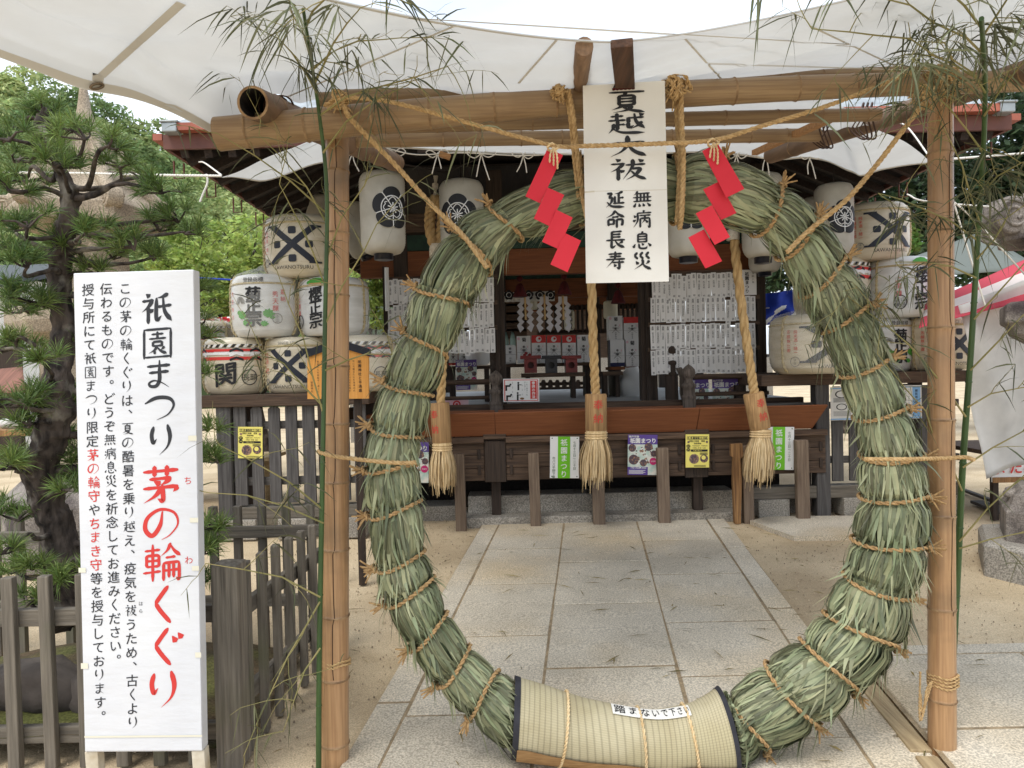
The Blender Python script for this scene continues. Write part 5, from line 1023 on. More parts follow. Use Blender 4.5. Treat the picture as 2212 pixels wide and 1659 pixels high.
mb = MB(); mb.lathe([(.2, zz(1050)), (.19, zz(760))], (cx_, d, 0), 18); mb.build('shaft', M['old_granite'], sl)
mb = MB(); mb.lathe([(.50, gz(d) + .03), (.50, zz(1105)), (.46, zz(1090)), (.44, zz(1075)), (.38, zz(1055)), (.22, zz(1042))], (cx_, d, 0), 6, 0, False, None, pi)
for k in range(14): a = 2 * pi * k / 14; mb.lathe([(.001, -.03), (.075, -.01), (.07, .03), (.001, .05)], V((cx_ + .36 * cos(a), d + .36 * sin(a), zz(1078))), 10)
mb.build('lotus_base', M['old_granite'], sl, bevel=.012)
mb = MB(); mb.lathe([(.66, gz(d) - .05), (.66, zz(1178)), (.63, zz(1168))], (cx_, d, 0), 6, 0, False, None, pi); mb.build('plinth', M['granite'], sl, bevel=.012)
# ================================================================ stall, cloths, tents at the sides
def cloth(name, label, cat, corners, d, m, nx=24, ny=24, amp=.03, freq=3, mats=None, mif=None, th=0, seed=0, group=None):
    a, b, c_, e = [P(*q[:2], q[2] if len(q) > 2 else d) for q in corners]; mb = MB(); vs = []
    for j in range(ny + 1):
        for i in range(nx + 1):
            u, v = i / nx, j / ny; p = a.lerp(b, u).lerp(e.lerp(c_, u), v); p = p + V((0, 1, .15)) * amp * noise.noise(V((u * freq, v * freq * .7, seed))) ; vs.append(p)
    fs = [(j * (nx + 1) + i, (j + 1) * (nx + 1) + i, (j + 1) * (nx + 1) + i + 1, j * (nx + 1) + i + 1) for j in range(ny) for i in range(nx)]
    mb.add(vs, fs, 0, True)
    if mif: mb.m = [mif((k % nx + .5) / nx, (k // nx + .5) / ny) for k in range(nx * ny)]
    o = mb.build(name, mats or m)
    s_ = o.modifiers.new('thickness', 'SOLIDIFY'); s_.thickness = th or .004
    return tag(o, label, cat, group)
M['sheet'] = mat('sheet', srgb(232, 230, 226), srgb(214, 212, 208), rough=.85, scale=5, trans=.2, bump=.3, bscale=14)
M['tent_red'] = mat('tent_red', srgb(214, 84, 100), rough=.8, trans=.3); M['tent_white'] = mat('tent_white', srgb(236, 226, 222), rough=.8, trans=.3)
cloth('white_sheet', 'large white cloth sheet hung down the side of the striped stall', 'sheet', [(2070, 660), (2330, 560), (2330, 965), (2130, 1034)], 6.0, M['sheet'], 30, 30, .1, 3.5, seed=2)
cloth('striped_canopy', 'red and white striped stall canopy behind the green bamboo culm', 'canopy', [(2000, 655, 6.9), (2340, 505, 6.9), (2340, 615, 5.9), (1985, 708, 5.9)], 6.5, None, 30, 24, .05, 3, mats=[M['tent_red'], M['tent_white']], mif=lambda u, v: 1 if .34 < v < .62 else 0, seed=5)
cloth('green_tarpaulin', 'grey green tarpaulin roof just behind the topmost barrel', 'tarpaulin', [(1960, 560, 9.0), (2120, 500, 9.0), (2250, 580, 8.4), (1960, 600, 8.4)], 9, mat('tarp_green', srgb(104, 110, 104), rough=.6), 10, 8, .05)
M['cloth_blue'] = mat('cloth_blue', srgb(34, 62, 168), rough=.8)
cloth('blue_curtain', 'deep blue curtain with white cloud shapes hanging beyond the slip rack', 'curtain', [(1645, 636), (1745, 622), (1740, 690), (1640, 705)], 8.7, None, 60, 40, .06, 4, mats=[M['cloth_blue'], M['white']], mif=lambda u, v: 1 if (noise.noise(V((u * 4, v * 3.2, 4))) > .12 and v > .45) else 0)
cloth('red_cloth', 'red and white festival cloth showing above the barrel behind the notice board', 'cloth', [(425, 690), (540, 680), (540, 715), (425, 722)], 9.5, None, 40, 12, .08, 5, mats=[M['red'], M['white'], M['leaf_print']], mif=lambda u, v: (1 if noise.noise(V((u * 9, v * 4, 1))) > .18 else 2 if noise.noise(V((u * 12, v * 5, 7))) > .35 else 0))
st = thing('festival_stall', 'low stall table with a red lettered white apron beside the white sheet', 'stall', (P(2230, 1010, 6.6).x, 6.6, gz(6.6))); mb = MB()
d = 6.6; a, b = P(2142, 985, d), P(2420, 1035, d); mb.box(((a.x + b.x) / 2, d, (a.z + b.z) / 2), (b.x - a.x, .02, a.z - b.z)); mb.box(((a.x + b.x) / 2, d - .012, b.z + .02), (b.x - a.x, .01, .05), None, 1)
c = Card(2142, 985, 2420, 1035, d - .013); mb.add([], []) ; c.ht(mb, '氷 たこ焼', .22, .45, .6, 2, .012, off=.03); mb.build('apron', [M['white'], M['split_wood'], M['red_ink']], st)
mb = MB(); mb.box(((a.x + b.x) / 2, d + .5, a.z + .02), (b.x - a.x, 1.0, .04)); mb.build('table_top', M['brown_wood_x'], st)
for x in (a.x + .06, b.x - .06):
    for yq in (d + .06, d + .94): mb = MB(); mb.box((x, yq, (a.z + gz(d)) / 2), (.05, .05, a.z - gz(d))); mb.build('leg', M['dark_wood_z'], st)
for k, (x, y_, lb) in enumerate(((2110, 1080, 'thin dark pipe lying on the sand beside the stall'), (2150, 1110, 'pale board lying on the sand near the lantern plinth'))):
    g = G(x - 40, y_ - 20); g2 = G(x + 130, y_ + 45); mb = MB(); mb.bar(g + V((0, 0, .03)), g2 + V((0, 0, .03)), .05 + .08 * k, .03); tag(mb.build('ground_board', M['slate_wood_x'], bevel=.004), lb, 'board')
# left-hand background
hs_ = thing('white_house', 'white walled house with a dark roof behind the pine', 'house', (P(10, 700, 12).x, 12, gz(12))); d = 12
z_ = lambda y: P(20, y, d).z; x_ = lambda x: P(x, 650, d).x
mb = MB(); mb.box(((x_(-900) + x_(40)) / 2, d + 1.5, (z_(600) + gz(d)) / 2), (x_(40) - x_(-900), 3, z_(600) - gz(d))); mb.build('wall', M['white'], hs_)
mb = MB(); q = [V((x_(70), d - .5, z_(612))), V((x_(70), d + 1.5, z_(540))), V((x_(70), d + 3.5, z_(612)))]; mb.prism(q + [p - V((0, 0, .12)) for p in q[::-1]], (x_(-920) - x_(70), 0, 0)); mb.build('roof', M['lacquer_black'], hs_)
mb = MB(); mb.box((x_(30), d - .03, (z_(600) + gz(d)) / 2), (.2, .1, z_(600) - gz(d))); mb.box((x_(-6), d - .03, (z_(740) + gz(d)) / 2), (.4, .08, z_(740) - gz(d))); mb.build('door', M['dark_wood_z'], hs_)
cloth('brown_awning', 'small brown striped awning below the white house', 'awning', [(-40, 800, 10.4), (48, 792, 10.4), (56, 848, 9.9), (-40, 850, 9.9)], 10, mat('awn', srgb(140, 96, 80), srgb(116, 78, 64), rough=.7, scale=3, stretch=(12, 1, 1)), 8, 4, .01)
tb = thing('work_table', 'plank table with rolled sheets on top behind the pine trunk', 'table', (P(20, 930, 7).x, 7.0, gz(7))); d = 7.0; z_ = P(20, 935, d).z
mb = MB(); mb.box((P(-20, 930, d).x, d + .3, z_), (1.1, .7, .06)); mb.build('table_top', M['split_wood'], tb, bevel=.005)
for x in (P(-20, 930, d).x - .5, P(-20, 930, d).x + .5): mb = MB(); mb.box((x, d + .3, (z_ + gz(d)) / 2), (.07, .6, z_ - gz(d))); mb.build('leg', M['dark_wood_z'], tb)
mb = MB(); mb.tube([(P(-60, 0, d).x, d + .2, z_ + .08), (P(78, 0, d).x, d + .25, z_ + .08)], .05, 10); tag(mb.build('rolled_sheet', M['sheet']), 'rolled white sheet lying on the plank table behind the pine trunk', 'sheet roll')
pl = thing('pale_bench', 'pale slatted bench showing between the notice board and the slatted screen', 'bench', (P(440, 1060, 8.2).x, 8.2, gz(8))); d = 8.2
mb = MB(); z_ = P(450, 990, d).z
for k in range(5): mb.box((P(430, 0, d).x, d + .13 * k, z_ - .02), (1.3, .11, .04))
mb.build('seat', M['plank'], pl)
for x in (-.55, .55): mb = MB(); mb.box((P(430, 0, d).x + x, d + .25, (z_ - .04 + gz(8)) / 2), (.07, .5, z_ - .04 - gz(8))); mb.build('leg', M['plank'], pl)
# ================================================================ bamboo frame
M['bamboo'] = mat('bamboo', srgb(184, 145, 104), srgb(158, 120, 84), rough=.34, scale=4, stretch=(24, 24, .8), bump=.12, bscale=30, third=srgb(124, 100, 74), tscale=3.5, tlo=.5, thi=.72, spec=.5)
M['bamboo_x'] = mat('bamboo_x', srgb(160, 134, 100), srgb(136, 110, 82), rough=.36, scale=4, stretch=(.8, 24, 24), bump=.1, bscale=30, third=srgb(122, 96, 70), tscale=2.5, tlo=.52, thi=.8, spec=.35)
M['bamboo_old'] = mat('bamboo_old', srgb(132, 106, 84), srgb(100, 80, 64), rough=.6, scale=3, stretch=(5, 1, 5), bump=.1, bscale=30)
M['node'] = mat('node', srgb(164, 134, 98), srgb(120, 92, 64), rough=.6, scale=30)
M['crack'] = mat('crack', srgb(60, 40, 26), rough=.9)
def bamboo(a, b, r0, r1, sp, name, label, m, seed=0, hollow=False, bend=0, crack=None, bendv=None):
    rr = random.Random(seed); a = V(a); b = V(b); ln = (b - a).length; ax = (b - a).normalized(); t = thing(name, label, 'bamboo pole', a, None); side = ax.orthogonal().normalized()
    if bendv: side = V(bendv).normalized(); bend = V(bendv).length
    ps, rs, nodes = [], [], []; x = rr.uniform(.3, .9) * sp
    while x < ln - .02: nodes.append(x); x += sp * rr.uniform(.88, 1.12)
    st = sorted(set([0, ln] + [n + dx for n in nodes for dx in (-.018, -.007, 0, .004, .012, .03) if 0 < n + dx < ln] + [ln * k / 30 for k in range(31)]))
    for s_ in st:
        k = 1.0
        for n in nodes:
            q = s_ - n
            if abs(q) < .02: k = max(k, 1 + .055 * max(0, 1 - abs(q) / .016)) if q < 0 or q > .003 else 1.07
            if -.001 < q < .0065: k = 1.0 if q > .003 else 1.07
        ps.append(a + ax * s_ + side * bend * sin(pi * s_ / ln)); rs.append(lerp(r0, r1, s_ / ln) * k)
    mb = MB(); mb.tube(ps, rs, 24, 0, caps=not hollow)
    if hollow:
        mb.tube([ps[0] - ax * .001, ps[0] + ax * .35], [r0 * .84, r0 * .8], 24, 1, caps=False)
        u = ax.orthogonal().normalized(); v = ax.cross(u); n_ = 24
        mb.add([ps[0] - ax * .001 + (u * cos(2 * pi * k / n_) + v * sin(2 * pi * k / n_)) * r for r in (r0, r0 * .84) for k in range(n_)], [(k, (k + 1) % n_, (k + 1) % n_ + n_, k + n_) for k in range(n_)], 2); mb.add([ps[0] + ax * .3 + (u * cos(2 * pi * k / n_) + v * sin(2 * pi * k / n_)) * r0 * .82 for k in range(n_)], [list(range(n_))], 1)
    for n in nodes:
        r = lerp(r0, r1, n / ln); p = a + ax * n + side * bend * sin(pi * n / ln); mb.tube([p - ax * .004, p, p + ax * .004], [r * 1.055, r * 1.085, r * 1.05], 24, 2, caps=False)
    mb.build('culm', [M[m], M['near_black'], M['node']], t)
    if crack:
        mb = MB(); d0 = V(crack).normalized(); d0 = (d0 - ax * d0.dot(ax)).normalized(); w_ = ax.cross(d0)
        mb.strip([ps[i] + d0 * (rs[i] + .0008) + w_ * .004 * sin(i * .6) for i in range(len(ps) // 6, len(ps))], [.0035] * (len(ps) - len(ps) // 6), w_, 0); mb.build('crack_line', M['crack'], t)
    return t
zf = gz(2.9)
pL0, pL1 = P(724, 1690, 2.98), P(729, 262, 2.98); pR0, pR1 = P(2036, 1690, 2.98), P(2031, 112, 2.98)
pL0.z = zf - .03; pR0.z = zf - .03
bamboo(pL0, pL1, pxm(30, 2.98), pxm(24.5, 2.98), .27, 'bamboo_post', 'upright tan bamboo post between the picket fence and the straw ring', 'bamboo', 3, crack=(.1, -1, 0))
bamboo(pR0, pR1, pxm(28, 2.98), pxm(24, 2.98), .36, 'bamboo_post', 'upright brown bamboo post standing on the pavement beside the drain', 'bamboo', 5, crack=(.25, -1, 0))
bm0, bm1 = P(470, 290, 2.84), P(2330, 172, 2.84)
bamboo(bm0, bm1, pxm(35.5, 2.84), pxm(21, 2.84), .25, 'bamboo_beam', 'thick horizontal bamboo beam across the front carrying the banner', 'bamboo_x', 7, bendv=(0, 0, .042))
bamboo(P(690, 216, 2.99), P(2150, 150, 2.99), pxm(19, 2.99), pxm(15, 2.99), .2, 'bamboo_pole', 'slim bamboo pole lying just behind the thick front beam', 'bamboo_x', 9)
rl0, rl1 = P(546, 222, 2.68), P(856, 352, 4.75); rr0, rr1 = P(2300, 128, 2.62), P(1665, 336, 4.75)
bamboo(rl0, rl1, pxm(35, 2.68), pxm(18, 4.75), .3, 'bamboo_rail', 'thick hollow bamboo rail with its dark open end facing out beside the pine', 'bamboo_old', 11, hollow=True)
bamboo(rr0, rr1, pxm(27, 2.62), pxm(16.5, 4.75), .34, 'bamboo_rail', 'thick bamboo rail running back toward the eaves from the post with green culm', 'bamboo_old', 13)
bamboo(P(660, 276, 3.25), P(1900, 247, 3.25), pxm(17, 3.25), pxm(14, 3.25), .21, 'bamboo_pole', 'slim bamboo pole showing just under the thick front beam', 'bamboo_x', 15)
bamboo(P(725, 303, 3.75), P(1770, 292, 3.75), pxm(16, 3.75), pxm(14, 3.75), .2, 'bamboo_pole', 'lowest slim bamboo crossbar above the lanterns', 'bamboo_x', 17)
M['rafter_wood'] = wood('rafter_wood', srgb(88, 62, 46), srgb(56, 40, 32), 'y'); M['rafter_pale'] = wood('rafter_pale', srgb(144, 116, 92), srgb(110, 88, 70), 'y'); M['batten'] = wood('batten', srgb(186, 140, 92), srgb(150, 108, 70), 'x')
mb = MB(); mb.bar(P(1343, 93, 2.345), P(1351, 196, 2.765), .072, .03); tag(mb.build('rafter', M['rafter_wood'], bevel=.004), 'dark squared rafter under the canopy right above the white banner', 'rafter')
mb = MB(); mb.tube([P(1262, 100, 2.36), P(1257, 140, 2.58), P(1252, 195, 2.86)], [.030, .030, .031], 14); tag(mb.build('rafter', M['rafter_pale']), 'round brown rafter pole under the canopy next to the squared one', 'rafter')
for i, (a, b, lb) in enumerate((((1790, 258, 3.3), (1630, 330, 4.4), 'thin pale batten slanting between bamboo poles above the red streamer'), ((950, 332, 4.5), (972, 340, 4.5), 'stub of pale batten tied to the lowest bamboo crossbar'))):
    mb = MB(); mb.bar(P(*a), P(*b), .035, .03); tag(mb.build('batten', M['batten']), lb, 'batten')
# ================================================================ canopies
M['canvas'] = mat('canvas', srgb(216, 217, 216), srgb(206, 206, 204), rough=.9, scale=3, trans=.34, bump=.12, bscale=9)
M['hem'] = mat('hem', srgb(206, 201, 190), srgb(198, 192, 180), rough=.9, scale=3, trans=.25)
FLc, FRc, Mid = V((-2.3, .8, 3.02)), V((2.75, .8, 2.97)), P(1330, 88, 2.35)
def frontc(s):
    if s < .5: q = 1 - s / .5; c = FLc
    else: q = (s - .5) / .5; c = FRc
    return V((lerp(Mid.x, c.x, q), lerp(Mid.y, c.y, q ** 1.47), lerp(Mid.z, c.z, q ** 3)))
bk = spline([P(470, 288, 2.9), P(560, 230, 2.99), P(650, 208, 3.08), P(760, 212, 3.15), P(900, 222, 3.2), P(1130, 216, 3.24), P(1340, 206, 3.24), P(1800, 188, 3.24), P(2212, 172, 3.2), P(2700, 150, 3.0)], 12)
def onpath(pts, s): x = s * (len(pts) - 1); i = min(int(x), len(pts) - 2); return pts[i].lerp(pts[i + 1], x - i)
def backc(s): return onpath(bk, s)
def leftc(t): p = backc(0).lerp(frontc(0), 1 - t) ; return p - V((0, 0, .03)) * sin(pi * t)
def A(s, t):                                                   # s across, t front to back
    p = frontc(s).lerp(backc(s), t)
    fold = .026 * sin(14 * s + 5 * t + 2.5 * noise.noise(V((s * 5, t * 2, 0)))) * sin(pi * t) * (1 if .12 < s < .92 else .3) + .006 * sin(95 * s + 38 * t + 4 * noise.noise(V((s * 12, t * 4, 7)))) * sin(pi * t) + .028 * sin(34 * s + 16 * t + 3 * noise.noise(V((s * 9, t * 3, 2)))) * t ** 1.5
    sag = -.05 * sin(pi * t) * (.5 + abs(s - .5))
    return p + V((0, 0, fold + sag - (.03 * sin(pi * t) if s < .02 else 0)))
cn = thing('front_canopy', 'big off white canvas canopy stretched overhead toward the viewer', 'canopy', (0, 2.4, 2.8)); mb = MB(); nx, ny = 150, 40
mb.add([A(i / nx, j / ny) for j in range(ny + 1) for i in range(nx + 1)], [(j * (nx + 1) + i, j * (nx + 1) + i + 1, (j + 1) * (nx + 1) + i + 1, (j + 1) * (nx + 1) + i) for j in range(ny) for i in range(nx)], 0, True); mb.build('canvas', M['canvas'], cn)
mb = MB()
def band(f, w_, n_=60, dz=.004):
    pts = [f(k / n_) for k in range(n_ + 1)]; q = []
    for k in range(n_ + 1): a, b = pts[k]; q += [a - V((0, 0, dz)), b - V((0, 0, dz))]
    mb.add(q, [(2 * k, 2 * k + 1, 2 * k + 3, 2 * k + 2) for k in range(n_)], 0, True)
band(lambda u: (A(0, u), A(.011 + .010 * u, u)), 0); mb.build('side_hem', M['hem'], cn); mb = MB()
band(lambda u: (A(u, 0), A(u, .012)), 0, 120); mb.build('front_hem', M['hem'], cn)
GA = [(i / 160, j / 40, proj(A(i / 160, j / 40))) for i in range(161) for j in range(41)]
def st_at(px, py):
    s_, t_ = min(GA, key=lambda g: (g[2][0] - px) ** 2 + (g[2][1] - py) ** 2)[:2]
    for _ in range(4):
        q = proj(A(s_, t_)); qs = proj(A(s_ + .002, t_)); qt = proj(A(s_, t_ + .002)); a, b, c, e = (qs[0] - q[0]) / .002, (qt[0] - q[0]) / .002, (qs[1] - q[1]) / .002, (qt[1] - q[1]) / .002; det = a * e - b * c
        if abs(det) < 1: break
        dx, dy = px - q[0], py - q[1]; s_ = min(1, max(0, s_ + (e * dx - b * dy) / det)); t_ = min(1, max(0, t_ + (a * dy - c * dx) / det))
    return s_, t_
for (xa_, ya_), (xb_, yb_), w_ in (((204, 172), (392, 0), .014), ((620, 205), (1000, 42), .005), ((1220, 60), (1120, 175), .005), ((1480, 78), (1560, 168), .004), ((1750, 50), (1980, 160), .004)):
    mb = MB(); lp = [A(*st_at(lerp(xa_, xb_, k / 70), lerp(ya_, yb_, k / 70))) for k in range(71)]; sdv = (lp[-1] - lp[0]).cross(V((0, 0, 1))).normalized() * w_
    def sd_(u, e): return onpath(lp, u) + sdv * e
    band(lambda u: (sd_(u, -1), sd_(u, 1)), 0, 140, .009); mb.build('seam', M['hem'], cn)
mb = MB(); n_ = 24; es, et = st_at(209, 172); e = A(es, et); X_ = (A(es + .02, et) - e).normalized(); Y_ = (A(es, et + .02) - e).normalized()
mb.tube([e + (X_ * cos(2 * pi * k / n_) + Y_ * sin(2 * pi * k / n_)) * .017 - V((0, 0, .02)) for k in range(n_ + 1)], .0045, 6); mb.build('eyelet', M['wire'] if 'wire' in M else M.setdefault('brass', mat('brass', srgb(120, 104, 84), rough=.4, metal=.6)), cn)
# rear canopy over the approach
bb = spline([P(478, 380, 4.9), P(560, 392, 4.9), P(704, 347, 4.92), P(800, 326, 4.95), P(1100, 327, 4.95), P(1400, 331, 4.95), P(1650, 334, 4.95), P(1760, 345, 4.93), P(1835, 366, 4.92), P(1880, 372, 4.9), P(2012, 347, 4.9)], 8)
ff = spline([P(735, 288, 3.5), P(800, 244, 3.2), P(1300, 205, 3.1), P(1700, 190, 3.12), P(1850, 250, 3.5)], 10)
def B(s, t): p = onpath(ff, s).lerp(onpath(bb, s), t); return p + V((0, 0, .05 * sin(pi * t) * sin(pi * s) + .03 * noise.noise(V((s * 14, t * 2.5, 5))) + .015 * sin(30 * s + 5 * t)))
cb = thing('rear_canopy', 'off white canvas canopy over the approach between the bamboo frame and the eaves', 'canopy', (.3, 4.2, 3.0)); mb = MB(); nx, ny = 110, 30
mb.add([B(i / nx, j / ny) for j in range(ny + 1) for i in range(nx + 1)], [(j * (nx + 1) + i, j * (nx + 1) + i + 1, (j + 1) * (nx + 1) + i + 1, (j + 1) * (nx + 1) + i) for j in range(ny) for i in range(nx)], 0, True); mb.build('canvas', M['canvas'], cb)
mb = MB(); band(lambda u: (B(u, .975), B(u, 1)), 0, 100); mb.build('hem', M['hem'], cb)
mb = MB(); q0 = lambda x, y: P(x, y - .12 * (x - 610) * -1 * 0, 4.84) - V((0, .0, 0))
for ch, x, y_ in (('川', 592, 370), ('印', 618, 364)): char(mb, lambda X__, Y__: P(X__, Y__, 4.86), ch, x, y_, 22, 0, up=-1, off=.03, sy=.8)
mb.build('lettering', M['grey_ink'], cb)
# white cords tied along the rear hem, and guy lines
M['white_cord'] = mat('white_cord', srgb(226, 222, 214), rough=.9)
def bow(px, py, d, s, label, seed):
    rr = random.Random(seed); mb = MB(); c = lambda x, y: P(px + x * s, py + y * s, d) + V((0, rr.uniform(-.02, .02), 0))
    for sg in (-1, 1):
        mb.tube(spline([c(0, 0), c(sg * 14, -10 + rr.uniform(-4, 4)), c(sg * 24, -2), c(sg * 12, 6), c(0, 0)], 5), .004, 5); mb.tube(spline([c(0, 0), c(sg * 5, 18), c(sg * rr.uniform(6, 16), 36 + rr.uniform(-4, 14))], 5), .004, 5)
    tag(mb.build('cord_bow', M['white_cord']), label, 'cord', 'white cord bows tied along the rear canopy hem')
for i, (px, py, lb) in enumerate(((760, 332, 'white cord bow by the end of the hollow bamboo rail'), (852, 330, 'white cord bow above the first crested lantern'), (945, 333, 'white cord bow above the looped bell rope'), (1040, 333, 'loose white cord bow above the second crested lantern'), (1130, 335, 'white cord bow beside the first red streamer'), (1590, 336, 'white cord bow behind the second red streamer'), (1655, 337, 'white cord bow at the foot of the bamboo rail'), (1750, 338, 'white cord bow nearest the outer canopy corner'))): bow(px, py, 4.9, 1.0 if i != 3 else 1.3, lb, i)
def line(pts, r, label, m='white_cord', cat='cord', name='guy_line', strands=0):
    mb = MB(); q = spline([P(*p) for p in pts], 8)
    mb.rope(q, r, 0) if strands else mb.tube(q, r, 6); return tag(mb.build(name, M[m]), label, cat)
line([(478, 380, 4.9), (330, 378, 5.0), (150, 374, 5.1), (-60, 372, 5.2)], .009, 'white guy line from the canopy corner past the pine', strands=1)
line([(478, 378, 4.9), (442, 352, 5.4), (430, 350, 5.5)], .006, 'short white cord from the canopy corner up to the eave hook')
line([(446, 376, 5.0), (448, 395, 5.0), (438, 420, 5.0), (432, 436, 5.0)], .007, 'loose end of white cord dangling from the canopy corner')
line([(2012, 347, 4.9), (2100, 340, 5.2), (2330, 322, 5.6)], .008, 'white guy line from the outer canopy corner across the dark trees')
line([(2012, 345, 4.9), (1960, 275, 5.3), (1925, 262, 5.5)], .006, 'white cord from the outer canopy corner up to the gutter')
line([(2020, 408, 4.8), (2100, 470, 5.0), (2220, 600, 5.2)], .007, 'white cord slanting down past the stone lantern roof'); line([(1960, 420, 5.2), (2010, 436, 5.0), (2220, 452, 5.2)], .006, 'thin white cord stretched above the topmost barrel'); line([(2055, 420, 4.8), (2085, 520, 4.9), (2128, 660, 5.0)], .006, 'thin white cord slanting down to the striped stall')
line([(425, 600, 9), (520, 606, 9), (700, 618, 9)], .012, 'thin blue rope strung in front of the bright maple', m='cloth_blue', cat='rope', name='blue_rope')
line([(835, 320, 4.88), (900, 334, 4.88), (1000, 330, 4.88), (1130, 336, 4.88), (1260, 328, 4.88)], .004, 'slack white cord running along under the rear canopy hem')
line([(770, 336, 5.7), (900, 360, 5.8), (960, 372, 6.2), (1010, 352, 5.8), (1050, 338, 5.7)], .006, 'dark electric cable sagging above the lanterns', m='near_black', cat='cable', name='cable')
# ================================================================ straw ropes of the frame
M['twine'] = mat('twine', srgb(204, 172, 124), srgb(170, 138, 94), rough=.95, scale=70, bump=.4, bscale=120, objvar=.07)
dR = 2.70
shi = line([(700, 228, 2.78), (740, 212, 2.74), (800, 214, 2.72), (870, 226, dR), (1000, 262, dR), (1130, 298, dR), (1205, 316, dR), (1270, 315, 2.64), (1400, 311, 2.62), (1540, 303, 2.66), (1640, 274, dR), (1800, 224, dR), (1960, 160, 2.78), (2010, 150, 2.8)], .0088, 'long straw rope sagging across the front with two red streamers on it', 'twine', 'rope', 'straw_rope', 1)
line([(742, 228, 2.72), (762, 262, 2.74), (850, 352, 2.8), (930, 440, 2.84), (1000, 508, 2.8), (1052, 578, 2.76)], .0105, 'straw rope slanting from the beam down to the ring on the pine side', 'twine', 'rope', 'straw_rope', 1)
line([(1998, 220, 2.74), (1965, 262, 2.76), (1900, 348, 2.8), (1830, 430, 2.8), (1745, 500, 2.78), (1700, 545, 2.76)], .0105, 'straw rope slanting from the beam down to the ring beside the topmost barrel', 'twine', 'rope', 'straw_rope', 1)
line([(1228, 195, 2.76), (1238, 250, 2.76), (1247, 330, 2.8), (1258, 420, 2.82), (1268, 470, 2.8)], .011, 'doubled straw rope tying the ring to the beam beside the banner', 'twine', 'rope', 'straw_rope', 1)
line([(1222, 192, 2.78), (1233, 260, 2.79), (1240, 330, 2.83), (1250, 430, 2.84)], .010, 'second strand of the tie between beam and ring next to the banner', 'twine', 'rope', 'straw_rope', 1)
line([(1470, 190, 2.76), (1472, 260, 2.76), (1476, 350, 2.76), (1473, 450, 2.76), (1468, 495, 2.8)], .011, 'straw rope hanging from the big knot down to the ring', 'twine', 'rope', 'straw_rope', 1)
line([(1459, 190, 2.78), (1462, 260, 2.79), (1468, 350, 2.79), (1462, 480, 2.8)], .010, 'second strand hanging from the big knot to the ring', 'twine', 'rope', 'straw_rope', 1)
line([(685, 975, 2.86), (720, 985, 2.84), (800, 995, 2.78), (860, 1000, 2.76), (898, 999, 2.78)], .009, 'straw rope tying the ring to the bamboo post by the pine', 'twine', 'rope', 'straw_rope', 1)
line([(1868, 992, 2.78), (1960, 992, 2.76), (2040, 990, 2.88), (2085, 988, 2.9), (2105, 994, 2.88)], .009, 'straw rope tying the ring to the bamboo post by the stone lantern', 'twine', 'rope', 'straw_rope', 1)
def knot(px, py, d, r, label, n_=7, seed=0):
    rr = random.Random(seed); mb = MB(); c = P(px, py, d)
    for k in range(n_):
        a = V((rr.gauss(0, 1), rr.gauss(0, .6), rr.gauss(0, 1))).normalized(); b = a.orthogonal().normalized(); e = a.cross(b); R2 = r * rr.uniform(.5, 1)
        mb.rope([c + V((rr.uniform(-.3, .3) * r, -.004, rr.uniform(-.3, .3) * r)) + (b * cos(t * .5) + e * sin(t * .5)) * R2 for t in range(13)], .008, 0, 2, 6, 4)
    for k in range(10): a = V((rr.uniform(-1, 1), rr.uniform(-.6, .2), rr.uniform(-1, .3))).normalized(); mb.tube([c + a * r * .4, c + a * r * rr.uniform(1, 1.7) + V((0, 0, -.01))], .0035, 4)
    return tag(mb.build('rope_knot', M['twine']), label, 'knot', None)
knot(735, 216, 2.76, .035, 'straw knot on the beam above the bamboo post by the pine', seed=1); knot(1458, 188, 2.74, .05, 'big loose straw knot on the beam beside the banner', 9, 2); knot(1205, 200, 2.76, .028, 'small straw knot on the beam on the other side of the banner', seed=3)
knot(2035, 176, 2.8, .06, 'tangled straw lashing around the top of the post with green culm', 12, 4); knot(1996, 205, 2.76, .04, 'looped straw knot hanging off the beam by the post with green culm', 4, 5)
def lashing(px, py, d, hw, n_, label, tail=None, seed=0):
    rr = random.Random(seed); mb = MB(); c = P(px, py, d); r = pxm(hw, d) + .004
    for k in range(n_): z0 = (k - n_ / 2) * .014; mb.rope([c + V((r * cos(2 * pi * j / 24), r * sin(2 * pi * j / 24), z0 + .01 * j / 24 + .004 * sin(j))) for j in range(25)], .006, 0, 2, 6, 4)
    if tail:
        for k in range(3): mb.rope(spline([c + V((-r, -.02, 0)), c + V((-r - .03, -.03, -.03 - .02 * k)), c + V((-r - .04 - .01 * k, -.03, -.10 - .03 * k)), c + V((-r - .05, -.02, -.14 + .09 * k))], 4), .005, 0, 2, 6, 4)
    return tag(mb.build('rope_lashing', M['twine']), label, 'lashing')
lashing(727, 1428, 2.98, 26.5, 2, 'two turns of pale straw rope near the foot of the post by the fence', seed=1); lashing(2037, 1466, 2.98, 27, 4, 'four turns of straw rope with a loose tail on the post by the drain', True, 2)
M['wire'] = mat('wire', srgb(70, 48, 38), rough=.6)
for i, (x, y, d, r, lb) in enumerate(((600, 250, 2.9, .075, 'dark wire binding round the hollow bamboo rail'), (1778, 290, 3.75, .07, 'dark wire binding where the lowest crossbar meets the rail'), (1868, 262, 3.35, .08, 'dark wire binding where the rail meets the pole under the front beam'))):
    mb = MB(); c = P(x, y, d)
    for k in range(3): mb.tube([c + V((.02 * k - .02 + .03 * sin(j * .5), r * cos(2 * pi * j / 20), r * sin(2 * pi * j / 20))) for j in range(21)], .004, 4)
    tag(mb.build('wire_binding', M['wire']), lb, 'wire')
